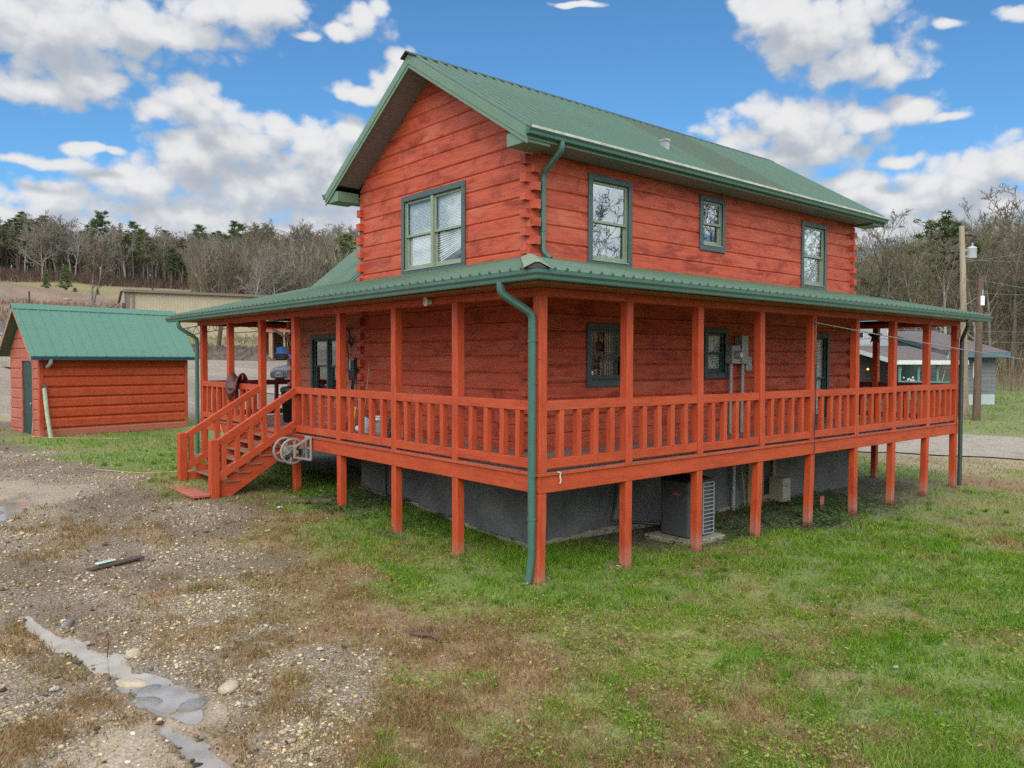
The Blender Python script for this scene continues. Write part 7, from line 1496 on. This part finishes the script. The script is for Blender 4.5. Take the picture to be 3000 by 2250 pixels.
mb = MB(); A0, A1 = V_(-22., 63.6, 3.9), V_(-17.2, 63.6, 4.4); pk = V_(-20., 63.6, 3.75); mb.bar(V_(-22.6, 63.6, 3.6), pk, .07, .07); mb.bar(pk, V_(-16.4, 63.6, 4.75), .07, .07); mb.bar(V_(-22.6, 63.6, 4.2), V_(-16.4, 63.6, 4.8), .07, .07)
for k in range(5): q = V_(-21.8+k*.9, 63.6, 4.25+k*.10); mb.bar(pk, q, .04, .04)
mb.build('counter_truss', M['rust'], BO)
# mound of bark and broken timber along the far side of the lot
gx = np.linspace(-26.6, -18.3, 44); gy = np.linspace(0, 3.4, 16); v = []; f = []
for j, fy in enumerate(gy):
    for i, a in enumerate(gx):
        p_ = V_(a, 61.2+fy+.02*a, 0); prof = math.sin(math.pi*fy/3.4)**.7*min(1, (a+26.6)/1.2, (-18.3-a)/1.); h = 1.0*prof*(.75+.5*random.random()); v.append((p_.x, p_.y, gz(p_.x, p_.y)-.05+h))
for j in range(15):
    for i in range(43): q = j*44+i; f.append((q, q+1, q+45, q+44))
o = np_mesh_obj('debris_mound', v, f, plain('bark_mulch', (.105,.078,.062), .95, 0, .5, 2.5, .9, (.03,.022,.018), .7), None, v[22+7*44]); one(o, 'low dark mound of bark and broken timber beyond the gravel lot', 'mound')
for k in range(16): a = random.uniform(-26, -18.8); q = V_(a, 62.4+random.uniform(-.6,.8), 0); z = gz(q.x, q.y)+random.uniform(.35, .9); d = RH*random.uniform(.4, 1.1)+Vector((0,0,random.uniform(-.2,.25))); MB().tube([q+Vector((0,0,z))-d*.5, q+Vector((0,0,z))+d*.5], random.uniform(.04,.1), 6).build('broken_timber', M['raw_wood'] if k % 3 else M['bark_dark'], o)
# open pole barn with tarp and tyres
BB = thing('pole_barn', V_(-17.5, 63.5, 1.6), 'open red pole barn with slatted dark back wall beyond the car', 'barn'); bz = gz(*V_(-16.5, 62.5, 0)[:2])
for a in (-18.85, -14.6, -10.4): vb('post', 'raw_wood', BB, a, a+.28, 61.4, 61.7, bz-.4, bz+2.45)
mb = MB()
for k in range(44): a = -19+k*.2; vbox(mb, a, a+(.17 if k % 3 else .13), 66.4, 66.45, bz+.6, bz+2.9)
mb.build('slat_wall', M['black'], BB); vb('lower_wall', 'black', BB, -19, -9.8, 66.46, 66.5, bz-.2, bz+.62); vb('upper_wall', 'black', BB, -19, -9.8, 66.3, 66.38, bz+1.65, bz+3.); vb('upper_board', 'shed_pink', BB, -19.2, -9.8, 61.3, 61.38, bz+2.15, bz+2.75); vb('side_board', 'shed_pink', BB, -19.25, -19.15, 61.3, 66.4, bz-.2, bz+2.7)
mb = MB(); mb.hexa([V_(-19.5,60.8,bz+2.8), V_(-9.6,60.8,bz+2.8), V_(-9.6,67,bz+2.95), V_(-19.5,67,bz+2.95), V_(-19.5,60.8,bz+2.9), V_(-9.6,60.8,bz+2.9), V_(-9.6,67,bz+3.05), V_(-19.5,67,bz+3.05)]); mb.build('roof', M['shed_roof'], BB); MB().tube([V_(-19.4, 61.2, bz+2.55), V_(-10, 61.2, bz+2.57)], .10, 8).build('log_beam', M['raw_wood'], BB); mb = MB(); mb.bar(V_(-18.5, 61.3, bz+2.4), V_(-17.6, 61.3, bz+1.85), .18, .18); mb.build('knee_brace', M['bark_dark'], BB); MB().bar(V_(-16.7, 61.3, bz+2.4), V_(-17.5, 61.3, bz+1.85), .18, .18).build('knee_brace', M['bark_dark'], BB)
n = 14; rings = []
for i in range(n+1):
    t = i/n; a = -18.75+3.*t; rings.append([V_(a, 63.0+.18*math.sin(t*11)+.1*random.random()-.28*q, bz+.02+(1-q)*(1.0+.05*math.sin(t*7))) for q in np.linspace(0, 1, 8)])
one(MB().loft(rings, cap=False, closed=False).build('tarp', M['tarp'], None, 0, V_(-17, 63, bz)), 'crumpled blue tarp draped in the open barn behind the car', 'tarp')
for k in range(3): c = V_(-18.1+.05*k, 62.2, bz+.12+.16*k); one(MB().torus(c, .36, .085, (0,0,1), 20, 8).build('tyre', M['rubber'], None, 0, c), ('bottom', 'middle', 'top')[k]+' tyre of the black stack in front of the blue tarp', 'tyre')
# left edge of the lot
p_ = V_(-37.2, 66., 0); z = gz(p_.x, p_.y); fb = thing('flatbed_trailer', (p_.x, p_.y, z), 'low grey flatbed trailer with a yellow rail left of the shed', 'trailer'); vb('bed', 'grey_metal', fb, -44, -39.9, 65, 67, z+.55, z+.75); vb('load', 'concrete', fb, -43.5, -41.2, 65.3, 66.8, z+.76, z+1.7); vb('rail', 'yellow', fb, -42.9, -39.4, 64.6, 64.7, z+.25, z+.36)
for a in (-43, -41): MB().lathe(V_(a, 65, z+.33), [(.1,0),(.33,.0),(.33,.22),(.1,.22)], 14, -FH).build('wheel', M['rubber'], fb)
p_ = V_(-26.9, 42.2, 0); z = gz(p_.x, p_.y); one(MB().obox((p_.x, p_.y, z+.17), RH*.9-FH*.8, (FH*.16+RH*.16), (0,0,.17)).build('timber', M['footing'], None, .02, (p_.x, p_.y, z)), 'pale squared timber lying on the lot at the left edge', 'timber')
fp_ = Vector((11.24, 106.9, gz(11.24, 106.9))); o = MB().tube([fp_-Vector((0,0,.3)), fp_+Vector((0,0,1.9))], .11, 6).build('fence_post', M['rust'], None, 0, fp_); one(o, 'dark post standing on the weedy bank above the shed', 'post'); MB().bar(fp_+Vector((-1.1,.4,.95)), fp_+Vector((0,0,.9)), .06, .06).build('rail', M['rust'], o)
